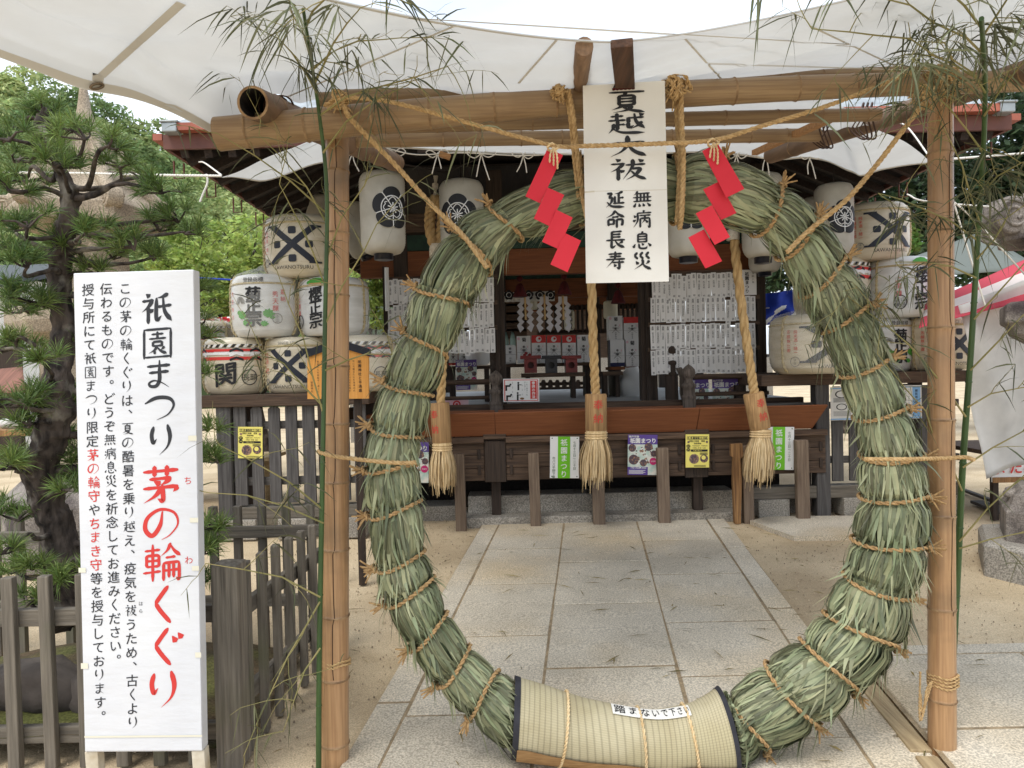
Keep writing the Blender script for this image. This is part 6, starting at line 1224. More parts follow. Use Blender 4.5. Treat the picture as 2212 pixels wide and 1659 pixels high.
# ================================================================ the straw ring
BL = [((1255, 372), (1262, 482)), ((1060, 447), (1126, 516)), ((980, 500), (1057, 587)), ((904, 622), (1011, 658)), ((878, 717), (962, 770)), ((836, 823), (931, 854)), ((807, 919), (907, 944)), ((794, 1014), (898, 1003)), ((801, 1110), (905, 1082)), ((816, 1222), (913, 1191)), ((838, 1299), (934, 1249)),
      ((889, 1393), (963, 1327)), ((947, 1471), (1013, 1399)), ((1016, 1541), (1073, 1453)), ((1112, 1612), (1122, 1484))]
MATB = [((1230, 1640), (1240, 1512)), ((1350, 1655), (1345, 1540)), ((1470, 1655), (1462, 1532)), ((1575, 1650), (1562, 1500))]
BR = [((1648, 1614), (1574, 1514)), ((1757, 1555), (1658, 1444)), ((1837, 1488), (1737, 1389)), ((1923, 1393), (1789, 1330)), ((1959, 1284), (1830, 1245)), ((1990, 1178), (1850, 1169)), ((1992, 1072), (1866, 1077)), ((1980, 985), (1866, 988)), ((1950, 883), (1852, 906)), ((1914, 775), (1819, 812)), ((1870, 664), (1777, 717)), ((1819, 562), (1738, 640)),
      ((1757, 474), (1688, 558)), ((1681, 409), (1636, 506)), ((1560, 352), (1540, 475)), ((1460, 345), (1458, 478))]
ALLB = BL + MATB + BR                                           # outer end, inner end, all the way round; closes onto the first
DRG = 2.93
M['reed'] = mat('reed', srgb(152, 155, 122), srgb(110, 116, 86), rough=.45, scale=4, island=.6, huevar=.03, trans=.12, spec=.35)
M['reed_core'] = mat('reed_core', srgb(62, 72, 46), srgb(40, 48, 30), rough=.9, scale=30, stretch=(1, 1, 1))
M['bind'] = mat('bind', srgb(190, 156, 110), srgb(154, 122, 82), rough=.95, scale=80, bump=.4, bscale=120)
rg = thing('straw_ring', 'huge ring of bundled green reeds tied with straw cord, standing on the stone path', 'straw ring', (P(1398, 1650, DRG).x, DRG, gz(DRG)))
CR = []
for o_, i_ in ALLB:
    a, b = P(*o_, DRG), P(*i_, DRG); CR.append(((a + b) / 2, (a - b) / 2))
NB = len(CR)
def ringpt(i, t):                                               # centre, half-width vector between bind i and i+1
    q = [CR[(i + k) % NB] for k in (-1, 0, 1, 2)]; out = []
    for j in (0, 1):
        a, b, c_, e = [x[j] for x in q]; out.append(.5 * (2 * b + (c_ - a) * t + (2 * a - 5 * b + 4 * c_ - e) * t * t + (3 * b - a - 3 * c_ + e) * t ** 3))
    return out
i_mat0, i_mat1 = len(BL) - 1, len(BL) + len(MATB)               # the mat covers from the last left bind to the first right one
def isreed(i): return not (i_mat0 <= i < i_mat1 - 1)
mb = MB(); pts, rs = [], []
for i in range(NB):
    for k in range(6):
        c_, h_ = ringpt(i, k / 6); pts.append(c_); rs.append(h_.length * (.84 + .1 * sin(pi * k / 6)) * (.85 if i_mat0 - 1 <= i <= i_mat1 else 1))
mb.tube(pts + pts[:1], rs + rs[:1], 18); mb.build('core', M['reed_core'], rg)
rb = random.Random(21); mb = MB()
def frame(i, t):
    while t < 0: i -= 1; t += 1
    while t >= 1: i += 1; t -= 1
    i %= NB; c_, h_ = ringpt(i, t); return c_, h_.normalized(), h_.length, t
for i in range(NB):
    if not isreed(i): continue
    seg = (CR[(i + 1) % NB][0] - CR[i][0]).length
    n_ = int(310 * min(1.5, .45 + seg / .25)); upw = CR[(i + 1) % NB][0].z > CR[i][0].z
    nc = 9; cl = [(rb.uniform(0, 1) * pi, rb.gauss(0, .12), rb.uniform(-.03, .05)) for _ in range(nc)]       # locks of reeds that lie together
    for k in range(n_):
        ck = cl[k % nc]; ph = (ck[0] + rb.gauss(0, .22)) if rb.random() < .7 else rb.uniform(-.15, 1.15) * pi if rb.random() < .8 else rb.uniform(0, 2 * pi)
        fl = rb.random(); t0 = -.05 if fl < .9 else rb.uniform(.05, .5); free = rb.random() < .17; t1 = 1.05 if not free else rb.uniform(.5, 1.35); t1 = max(t1, t0 + .4)
        drift = ck[1] + (rb.gauss(0, .10) if rb.random() < .82 else rb.gauss(0, .4)); lift = max(0, ck[2] + rb.uniform(-.02, .07)); w_ = rb.uniform(.004, .009) if rb.random() < .5 else rb.uniform(.009, .017)
        fly = free and rb.random() < .55; m_ = 9; ps, sd = [], []; bul = rb.uniform(.12, .27)
        if upw: t0, t1 = 1 - t0, 1 - t1                       # tips hang downward
        if i == i_mat0 - 1: t0, t1 = min(t0, .99), min(t1, .99)
        if i == i_mat1 - 1: t0, t1 = max(t0, .12), max(t1, .12)
        for j in range(m_ + 1):
            u = j / m_; t = lerp(t0, t1, u); c_, h_, r_, tt = frame(i, t); a = ph + drift * (u - .3)
            cross = t < 0 or t > 1
            edge = min(tt, 1 - tt)
            pinch = .85 + bul * (1 - (1 - min(1, max(0, edge) / .27)) ** 2) * (.86 + .14 * sin(pi * tt)) + (.12 + lift if cross and free else 0)
            rad = r_ * (pinch + lift * (u if free else min(1, max(0, edge) * 4)))
            if fly: rad += r_ * .8 * max(0, u - .5) ** 1.6 * 1.6
            p = c_ + (h_ * cos(a) - V((0, 1, 0)) * .92 * sin(a)) * rad
            if fly: p.z -= .12 * max(0, u - .5) ** 2
            nrm = (h_ * cos(a) - V((0, 1, 0)) * sin(a)).normalized(); ps.append(p); sd.append(nrm)
        tw = rb.uniform(-1.1, 1.1) if rb.random() < .5 else rb.uniform(-.3, .3); ss = []
        for j in range(m_ + 1):
            tg = (ps[min(j + 1, m_)] - ps[max(0, j - 1)]).normalized(); s0 = tg.cross(sd[j]).normalized(); ss.append((s0 * cos(tw * (j / m_ - .2)) + sd[j] * sin(tw * (j / m_ - .2))).normalized())
        mb.strip(ps, [w_ * min(1, .6 + 1.2 * (1 - abs(2 * j / m_ - .8))) * ((1 if j < m_ - 1 else .7 if j < m_ else .12) if free else 1) for j in range(m_ + 1)], ss, 0)
rd = mb.build('reeds', M['reed'], rg)
for i in range(NB):
    if i_mat0 <= i <= i_mat1 - 1 and i not in (i_mat1,): continue
    c_, h_ = CR[i]; ax = V((0, 1, 0)); r = h_.length; u = h_.normalized(); mb = MB(); tn = u.cross(ax)
    tilt = rb.uniform(-.015, .015)
    pts = [c_ + u * (r * 1.03 + .006) * cos(2 * pi * j / 36) - ax * (r * .97 + .006) * sin(2 * pi * j / 36) + tn * (tilt * sin(2 * pi * j / 36) + .008 * sin(4 * pi * j / 36)) for j in range(37)]
    mb.rope(pts, .0088, 0, 2, 7, 5)
    e = c_ + u * (r * 1.04 + .012) - ax * .03
    if i < len(BL) + 1 or True:
        for k in range(9): a = (u + V((rb.uniform(-.8, .8), rb.uniform(-.7, .1), rb.uniform(-.8, .8)))).normalized(); mb.tube([e - u * .02, e + a * .02, e + a * rb.uniform(.03, .065)], [.005, .005, .0035], 4)
        b = u.orthogonal().normalized(); q = u.cross(b); mb.rope([e - u * .006 + (b * cos(t * .6) + q * sin(t * .6)) * .016 for t in range(12)], .008, 0, 2, 6, 4)
    mb.build('binding_cord', M['bind'], rg)
# mat wrapped round the lowest part
M['mat_reed'] = mat('mat_reed', srgb(190, 180, 150), srgb(170, 158, 126), rough=.85, scale=5, third=srgb(178, 168, 134), tscale=3)
def matweave(m):
    t = m.node_tree; n = t.nodes; b = [x for x in n if x.type == 'BSDF_PRINCIPLED'][0]; src = b.inputs['Base Color'].links[0].from_socket
    uv = n.new('ShaderNodeUVMap'); uv.uv_map = 'weave'; w1 = n.new('ShaderNodeTexWave'); w1.inputs['Scale'].default_value = 1; w1.bands_direction = 'X'; w2 = n.new('ShaderNodeTexWave'); w2.inputs['Scale'].default_value = 1; w2.bands_direction = 'Y'
    m1 = n.new('ShaderNodeMapping'); m1.inputs['Scale'].default_value = (13, 1, 1); m2 = n.new('ShaderNodeMapping'); m2.inputs['Scale'].default_value = (1, 30, 1)
    t.links.new(uv.outputs[0], m1.inputs[0]); t.links.new(uv.outputs[0], m2.inputs[0]); t.links.new(m1.outputs[0], w1.inputs[0]); t.links.new(m2.outputs[0], w2.inputs[0])
    r1 = n.new('ShaderNodeMapRange'); r1.inputs[1].default_value = .0; r1.inputs[2].default_value = .25; r1.inputs[3].default_value = .72; r1.inputs[4].default_value = 1; t.links.new(w1.outputs['Fac'], r1.inputs[0])
    r2 = n.new('ShaderNodeMapRange'); r2.inputs[3].default_value = .9; r2.inputs[4].default_value = 1.04; t.links.new(w2.outputs['Fac'], r2.inputs[0])
    mu = n.new('ShaderNodeMath'); mu.operation = 'MULTIPLY'; t.links.new(r1.outputs[0], mu.inputs[0]); t.links.new(r2.outputs[0], mu.inputs[1])
    hs = n.new('ShaderNodeHueSaturation'); t.links.new(src, hs.inputs['Color']); t.links.new(mu.outputs[0], hs.inputs['Value']); t.links.new(hs.outputs[0], b.inputs['Base Color'])
    bp = n.new('ShaderNodeBump'); bp.inputs['Strength'].default_value = .5; bp.inputs['Distance'].default_value = .006; t.links.new(mu.outputs[0], bp.inputs['Height']); t.links.new(bp.outputs[0], b.inputs['Normal'])
matweave(M['mat_reed'])
mt = thing('straw_mat', 'woven straw mat with black cloth edges wrapped round the foot of the ring', 'straw mat', (P(1345, 1650, DRG).x, DRG, gz(DRG)))
MC = [((1104, 1622), (1112, 1474)), ((1170, 1634), (1180, 1490)), ((1290, 1648), (1280, 1520)), ((1400, 1662), (1398, 1540)), ((1480, 1662), (1474, 1534)), ((1540, 1660), (1522, 1518)), ((1584, 1655), (1560, 1499))]
mc = [((P(*a, DRG) + P(*b, DRG)) / 2, (P(*a, DRG) - P(*b, DRG)) / 2) for a, b in MC]
nU, nV = 90, 48
def matpt(u, v, grow=0):
    x = u * (len(mc) - 1); i = min(int(x), len(mc) - 2); t = x - i; q = [mc[max(0, min(len(mc) - 1, i + k))] for k in (-1, 0, 1, 2)]; o = []
    for j in (0, 1):
        a, b, c_, e = [z[j] for z in q]; o.append(.5 * (2 * b + (c_ - a) * t + (2 * a - 5 * b + 4 * c_ - e) * t * t + (3 * b - a - 3 * c_ + e) * t ** 3))
    c_, h_ = o; an = 2 * pi * v; rr_ = h_.length * (1.0 + grow + .035 * noise.noise(V((u * 6, cos(an) * 1.2, sin(an) * 1.2))) + .012 * noise.noise(V((u * 3, cos(an) * 5, sin(an) * 5))) + .05 * (abs(u - .5) * 2) ** 6) ; hn = h_.normalized()
    p = c_ + hn * cos(an) * rr_ - V((0, 1, 0)) * sin(an) * rr_ * .97
    p.z = max(p.z, gz(p.y) + .012); return p
def matsheet(mb, u0, u1, grow, mi=0, n_=nU):
    vs = [matpt(lerp(u0, u1, i / n_), j / nV, grow) for i in range(n_ + 1) for j in range(nV)]; mb.add(vs, [(i * nV + j, i * nV + (j + 1) % nV, (i + 1) * nV + (j + 1) % nV, (i + 1) * nV + j) for i in range(n_) for j in range(nV)], mi, True)
mb = MB(); matsheet(mb, 0, 1, .05); o = mb.build('mat', M['mat_reed'], mt); uvl = o.data.uv_layers.new(name='weave')
for p_ in o.data.polygons:
    for li, vi in zip(p_.loop_indices, p_.vertices):
        i, j = divmod(vi, nV)
        if j == 0 and any(o.data.vertices[q].index % nV == nV - 1 for q in p_.vertices): j = nV
        uvl.data[li].uv = (i / nU * 1.05, j / nV * .95)
M['black_cloth'] = mat('black_cloth', srgb(52, 52, 58), srgb(40, 40, 46), rough=.85, scale=20)
for u0, u1 in ((-.0, .046), (.95, 1.0)): mb = MB(); matsheet(mb, u0, u1, .068, 0, 8); mb.build('cloth_edge', M['black_cloth'], mt)
mb = MB()                                                       # overlapping free edge of the mat along the lower front
M['mat_flap'] = mat('mat_flap', srgb(176, 140, 96), srgb(150, 114, 74), rough=.9, scale=20, stretch=(1, 8, 8))
vs = []
for i in range(61):
    u = .04 + .91 * i / 60; lo = .185 + .02 * noise.noise(V((u * 5, 0, 0)))
    for j in range(5): vs.append(matpt(u, lerp(lo, -.02, j / 4), .085 + .03 * (1 - j / 4)))
mb.add(vs, [(i * 5 + j, i * 5 + j + 1, (i + 1) * 5 + j + 1, (i + 1) * 5 + j) for i in range(60) for j in range(4)], 0, True); mb.build('free_edge', M['mat_flap'], mt)
for u, du in ((.235, .03), (.475, -.004), (.70, -.035)):
    mb = MB(); mb.rope([matpt(u + du * (1 - cos(2 * pi * j / 40)) / 2 - du / 2, j / 40, .10) for j in range(41)], .0065, 0, 2, 6, 5); mb.build('tie_cord', M['hemp_pale'], mt)
# paper strip with the request not to step on it
mb = MB(); n_ = 24
nm_ = lambda x, y, g=.11: matpt(lerp(.39, .705, x), lerp(.512, .432, y), g)
mb.add([nm_(i / n_, j / 4) for i in range(n_ + 1) for j in range(5)], [(i * 5 + j, i * 5 + j + 1, (i + 1) * 5 + j + 1, (i + 1) * 5 + j) for i in range(n_) for j in range(4)], 0, True)
for k, ch in enumerate('踏まないで下さい'): bchar(mb, lambda X__, Y__: nm_(X__, Y__, .128), ch, .07 + .123 * k, .5, .105, .8, 1, 2)
o = mb.build('paper_notice', [M['paper'], M['ink']]); tag(o, 'narrow white paper strip asking people not to step, laid along the straw mat', 'notice')
# ================================================================ banner and red streamers
bn = thing('paper_banner', 'long white laminated banner with black brush writing hung from the beam', 'banner', P(1355, 612, 2.72)); d = 2.715
q = [(1259, 185), (1436, 174), (1445, 608), (1266, 612)]
def bq(u, v, off=0): a = V((lerp(q[0][0], q[1][0], u), lerp(q[0][1], q[1][1], u), 0)); b = V((lerp(q[3][0], q[2][0], u), lerp(q[3][1], q[2][1], u), 0)); p = a.lerp(b, v); return P(p.x, p.y, d - off + .02 * (v - .3) + .006 * sin(2 * pi * v) * cos(pi * u))
mb = MB(); nu, nv = 10, 30
for off in (0, -.003): mb.add([bq(i / nu, j / nv, off) for j in range(nv + 1) for i in range(nu + 1)], [(j * (nu + 1) + i, (j + 1) * (nu + 1) + i, (j + 1) * (nu + 1) + i + 1, j * (nu + 1) + i + 1) for j in range(nv) for i in range(nu)], 1, True)
bface = mb
mb = MB(); mb.add([bq(u, v, .0008) for u, v in ((.0, .535), (.12, .533), (.12, .541), (.0, .543))], [(3, 2, 1, 0)]); mb.add([bq(u, v, .0008) for u, v in ((0, .534), (1, .542), (1, .5445), (0, .5365))], [(3, 2, 1, 0)]); mb.build('paper_join', mat('paper_join', srgb(206, 198, 180), rough=.8), bn)
ab = lambda px, py, off=.002: bq(((px - lerp(1259, 1266, (py - 180) / 430)) / 178.0), (py - lerp(185, 174, (px - 1259) / 178)) / 430.5, off)
mb = bface
def brush(ch, cx__, cy__, sx, sy, mi=0, off=.034): char(mb, ab, ch, cx__, cy__, 1, mi, off=off, up=-1, sx=sx, sy=sy, slant=.10, res=5, wob=.035)
for ch, y_ in zip('夏越大祓', (219, 266, 316, 366)): bchar(mb, ab, ch, {219: 1354, 266: 1354, 316: 1357, 366: 1357}[y_], y_, 86, 52)
for ch, y_ in zip('無病息災', (430, 472, 518, 562)): bchar(mb, ab, ch, 1387, y_, 44, 40)
for ch, y_ in zip('延命長寿', (432, 474, 518, 563)): bchar(mb, ab, ch, 1329, y_, 44, 40)
mb.build('sheet', [M['ink'], M['paper']], bn)
mb = MB(); mb.rope([bq(u, .028, .006) for u in (.36, .5, .63)], .005, 0, 2, 6, 4); mb.build('twine', M['dark_red'], bn); mb = MB(); mb.tube(spline([bq(.37, .028), bq(.42, -.012, .02), bq(.5, -.02, .02), bq(.58, -.012, .02), bq(.62, .028)], 5), .003, 6); mb.build('hanging_wire', M['lacquer_black'], bn)
# red zigzag streamers
def red_shide(poly_, d, label, knotp):
    t = thing('red_streamer', label, 'streamer', P(*poly_[-1][2], d), 'red zigzag streamers on the straw rope')
    for k, pl_ in enumerate(poly_):
        mb = MB(); mb.prism([P(x, y, d - .003 * k + (.00035 if k % 2 else -.0003) * (x - pl_[0][0])) for x, y in pl_][::-1], (0, .0025, 0)); mb.build('fold', M['red'], t)
    mb = MB(); c = P(*knotp, d - .02)
    for k in range(3): mb.rope(spline([c, c + V((.012 * (k - 1), -.01, -.03)), c + V((.014 * (k - 1), 0, -.055 - .012 * k))], 4), .004, 0, 2, 6, 4)
    mb.rope([c + V((.02 * cos(t_ * .6), .012 * sin(t_ * 1.2), .012 * sin(t_ * .6))) for t_ in range(13)], .005, 0, 2, 6, 4); mb.build('tie', M['hemp_pale'], t)
red_shide([[(1183, 320), (1216, 335), (1167, 439), (1135, 424)], [(1183, 405), (1219, 421), (1186, 488), (1153, 472)], [(1202, 453), (1237, 470), (1206, 538), (1171, 522)], [(1220, 503), (1255, 520), (1226, 588), (1189, 571)]], 2.64, 'red zigzag paper streamer hanging on the pine side of the banner', (1195, 318))
red_shide([[(1517, 326), (1550, 309), (1608, 408), (1569, 427)], [(1519, 409), (1553, 392), (1591, 460), (1558, 475)], [(1503, 461), (1538, 443), (1577, 512), (1544, 529)], [(1487, 513), (1521, 495), (1560, 564), (1524, 580)]], 2.66, 'red zigzag paper streamer hanging in front of the slanting bell rope', (1541, 308))
# ================================================================ white notice board
d = 2.75; SGN = [(158, 590), (418, 582), (437, 1623), (183, 1625)]
def sq(u, v, off=0, dd=d): a = V((lerp(SGN[0][0], SGN[1][0], u), lerp(SGN[0][1], SGN[1][1], u), 0)); b = V((lerp(SGN[3][0], SGN[2][0], u), lerp(SGN[3][1], SGN[2][1], u), 0)); p = a.lerp(b, v); return P(p.x, p.y, dd - off)
sg = thing('notice_board', 'tall white standing board covered with black and red Japanese writing', 'notice board', V((sq(.5, 1).x, d, gz(d))))
mb = MB(); c8 = [sq(0, 0), sq(1, 0), sq(1, 1), sq(0, 1)]; bkv = V((0, .055, 0)); mb.prism([c8[0], c8[3], c8[2], c8[1]][::-1] if False else [c8[3], c8[2], c8[1], c8[0]], bkv)
M['board_white'] = mat('board_white', srgb(224, 226, 230), srgb(212, 214, 220), rough=.32, scale=2.2, bump=.35, bscale=5, bstretch=(1.2, 1, 4), coat=.3)
mb.build('panel', M['board_white'], sg, bevel=.004)
mb = MB(); nu, nv = 40, 120; mb.add([sq(.004 + .992 * i / nu, .003 + .994 * j / nv, .0025 + .0004 * noise.noise(V((i * .10, j * .25, 2))) + .0002 * noise.noise(V((i * .3, j * .55, 8)))) for j in range(nv + 1) for i in range(nu + 1)], [(j * (nu + 1) + i, (j + 1) * (nu + 1) + i, (j + 1) * (nu + 1) + i + 1, j * (nu + 1) + i + 1) for j in range(nv) for i in range(nu)], 2, True); face = mb
mb = MB()
for (u, v, w_, h_) in ((.965, .35, .07, .011), (.965, .52, .07, .01), (.97, .62, .06, .01), (.98, .8, .05, .011), (.015, .62, .06, .01), (.015, .82, .06, .012), (.5, .968, 1.0, .004)): mb.add([sq(u - w_ / 2, v + h_ / 2, .005), sq(u + w_ / 2, v + h_ / 2, .005), sq(u + w_ / 2, v - h_ / 2, .005), sq(u - w_ / 2, v - h_ / 2, .005)], [(0, 1, 2, 3)])
mb.build('tape', mat('tape', srgb(226, 222, 204), rough=.4), sg)
sf = lambda x, y: P(x, y, d - .0036)
mb = face
for ch, x, y_ in (('祇', 338, 666), ('園', 340, 741), ('ま', 343, 810), ('つ', 345, 881), ('り', 348, 950)): bchar(mb, sf, ch, x, y_, 72, 72, kind=1)
for ch, x, y_ in (('茅', 347, 1046), ('の', 349, 1130), ('輪', 350, 1215), ('く', 351, 1306), ('ぐ', 356, 1397), ('り', 353, 1489)): bchar(mb, sf, ch, x, y_, 88, 86, mi=1, kind=1)
char(mb, sf, 'ち', 406, 1038, 19, 1, up=-1); char(mb, sf, 'わ', 408, 1210, 19, 1, up=-1)
def scol(s, x0, x1, y0, y1, reds=()):
    n_ = len(s)
    for k, ch in enumerate(s):
        t = k / (n_ - 1); dx, dy = (15, -15) if ch in '、。' else (0, 0); bchar(mb, sf, ch, lerp(x0, x1, t) + dx, lerp(y0, y1, t) + dy, 27.5, 27.5, mi=1 if k in reds else 0, kind=2)
scol('この茅の輪くぐりは、夏の酷暑を乗り越え、疫気を祓うため、古くより', 270, 287, 623, 1561)
scol('伝わるものです。どうぞ無病息災を祈念してお進みください。', 229, 250, 624, 1425)
scol('授与所にて祇園まつり限定茅の輪守やちまき守等を授与しております。', 190, 217, 626, 1547, set(range(12, 16)) | set(range(17, 21)))
char(mb, sf, 'は', 304, 1304, 10, 0, up=-1); char(mb, sf, 'ら', 304, 1320, 10, 0, up=-1)
mb.build('vinyl_face', [mat('sign_ink', srgb(44, 46, 52), rough=.5), M['red_ink'], M['board_white']], sg)
mb = MB()
for u in (.045, .955):
    a = sq(u, 1.0); b = V((a.x + .01, d + .02, gz(d))); mb.bar(V((a.x, d + .028, a.z + .0)), V((b.x, d + .028, b.z)), .038, .05)
mb.build('leg', M['board_white'], sg, bevel=.003) if False else None
for u in (.045, .955):
    mb = MB(); a = sq(u, 1.0); mb.bar(V((a.x, d + .028, a.z - .001)), V((a.x + .008, d + .028, gz(d))), .045, .05); mb.build('leg', M['leg_white'] if 'leg_white' in M else M.setdefault('leg_white', mat('leg_white', srgb(214, 206, 188), srgb(176, 160, 132), rough=.7, scale=9, bump=.4, bscale=30)), sg, bevel=.003)
# ================================================================ pine
M['bark'] = mat('bark', srgb(90, 80, 73), srgb(36, 31, 29), rough=1, scale=22, stretch=(1, 1, .35), bump=1.6, bscale=26, bstretch=(1, 1, .4), third=srgb(128, 122, 112), tscale=9, tlo=.56, thi=.7)
M['needle'] = mat('needle', srgb(118, 138, 72), srgb(80, 104, 52), rough=.5, scale=2.5, island=.5, huevar=.025, trans=.2)
pn = thing('pine_tree', 'gnarled pine with layered needle pads growing in the fenced bed', 'pine', (P(120, 1290, 3.5).x, 3.5, bedz(P(120, 1290, 3.5).x, 3.5)))
D = 3.5; trk = [(150, 1345, 48), (128, 1290, 38), (126, 1262, 36), (131, 1200, 36), (122, 1140, 34), (101, 1080, 32), (88, 1015, 33), (100, 965, 31), (112, 930, 31), (124, 890, 32), (126, 840, 31), (124, 800, 30), (132, 760, 27), (141, 725, 23), (136, 680, 22), (132, 636, 22), (128, 590, 22), (138, 520, 21), (152, 455, 19), (150, 420, 17), (138, 385, 14), (122, 345, 12), (112, 310, 10), (92, 285, 8), (90, 250, 5)]
mb = MB(); sp_ = spline([V((x, y, w_)) for x, y, w_ in trk], 12); pts = [P(v.x, v.y, D + .06 * sin(v.y * .012)) for v in sp_]; mb.tube(pts, [pxm(v.z, D) * (1 + .12 * noise.noise(V((v.y * .04, 1, 1)))) for v in sp_], 44)
mb.v = [tuple(V(v) + .02 * noise.noise_vector(V(v) * 12) + .010 * noise.noise_vector(V((v[0] * 50, v[1] * 50, v[2] * 24)))) for v in mb.v]; mb.build('trunk', M['bark'], pn)
rp_ = random.Random(5)
PADS = [(95, 232, 40), (60, 262, 45), (140, 268, 45), (20, 285, 40), (185, 282, 40), (235, 300, 40), (95, 300, 40), (30, 330, 40), (170, 335, 40), (260, 345, 34), (120, 345, 35), (310, 372, 30), (60, 372, 40), (350, 400, 35), (20, 395, 40), (385, 462, 38), (400, 490, 30), (345, 480, 40), (60, 470, 45), (15, 465, 35), (120, 490, 34), (185, 492, 34), (30, 520, 40), (150, 520, 35), (290, 520, 40), (330, 545, 35), (245, 545, 30), (60, 560, 35), (210, 580, 30),
        (45, 655, 40), (85, 640, 32), (20, 625, 35), (145, 668, 24), (35, 735, 40), (5, 745, 30), (150, 735, 28), (85, 765, 26), (50, 850, 45), (10, 860, 40), (85, 845, 38), (115, 872, 30), (150, 845, 34), (165, 860, 26), (100, 915, 40), (130, 935, 30), (65, 905, 30), (30, 980, 35), (8, 1000, 30), (155, 985, 30), (168, 960, 25), (160, 1040, 28), (15, 1090, 40), (40, 1110, 30), (150, 1050, 20), (30, 1220, 35), (70, 1215, 30), (8, 1180, 30), (60, 1290, 35), (100, 1280, 40), (150, 1270, 35), (125, 1240, 30), (168, 1225, 22), (430, 620, 20), (435, 690, 24), (440, 720, 20), (432, 800, 22), (448, 918, 28), (470, 985, 26), (436, 980, 22), (462, 1130, 26), (450, 1160, 25), (440, 1185, 24), (440, 1250, 14)]
mbn = MB(); mbb = MB(); onec = [P(v.x, v.y, D + .06 * sin(v.y * .012)) for v in sp_]
def tuft(c, ax, n_, ln):
    for k in range(n_):
        dv = (ax * .75 + V((rp_.gauss(0, 1), rp_.gauss(0, 1), rp_.gauss(0, 1))).normalized() * .85).normalized(); l_ = ln * rp_.uniform(.7, 1.15); s_ = dv.orthogonal().normalized(); s_ = (s_ * cos(k) + dv.cross(s_) * sin(k)); b0 = c + V((rp_.uniform(-1, 1), rp_.uniform(-1, 1), rp_.uniform(-1, 1))) * .012; w_ = .0017
        mid = b0 + dv * l_ * .55 + V((0, 0, .003)); tip = b0 + dv * l_ - V((0, 0, .008)); mbn.add([b0 - s_ * w_ * .6, b0 + s_ * w_ * .6, mid + s_ * w_, mid - s_ * w_, tip], [(0, 1, 2, 3), (3, 2, 4)])
for px, py, rad in PADS:
    dp = D + rp_.uniform(-.32, .28) if px < 400 else D + rp_.uniform(.0, .25); c = P(px, py + rad * .35, dp); r = pxm(rad, dp)
    src = min([p for p in onec if p.z < c.z + .25] or onec, key=lambda p: (p - c).length + .5 * max(0, p.z - c.z))
    a = src; hop = [a, a.lerp(c, .35) + rv(.05) - V((0, 0, .02)), a.lerp(c, .7) + rv(.05), c]; br = spline(hop, 6); L_ = (c - a).length; mbb.tube(br, [max(.006, lerp(.013 + .008 * min(1, L_), .006, k / (len(br) - 1))) for k in range(len(br))], 7)
    for k in range(int(3.7 * (rad / 38) ** 1.3) + 2):
        e = c + V((rp_.uniform(-1, 1) * r, rp_.uniform(-1, 1) * r * .9, rp_.uniform(-.25, .55) * r)); mbb.tube([c - V((0, 0, r * .15)), c.lerp(e, .5) + rv(.012), e], [.006, .005, .004], 5)
        ax = ((e - c).normalized() * .55 + V((0, -.1, .8))).normalized(); tuft(e, ax, 66, .098)
mbb.v = [tuple(V(v) + .004 * noise.noise_vector(V(v) * 30)) for v in mbb.v]
mbb.build('branches', M['bark'], pn); mbn.build('needles', M['needle'], pn)
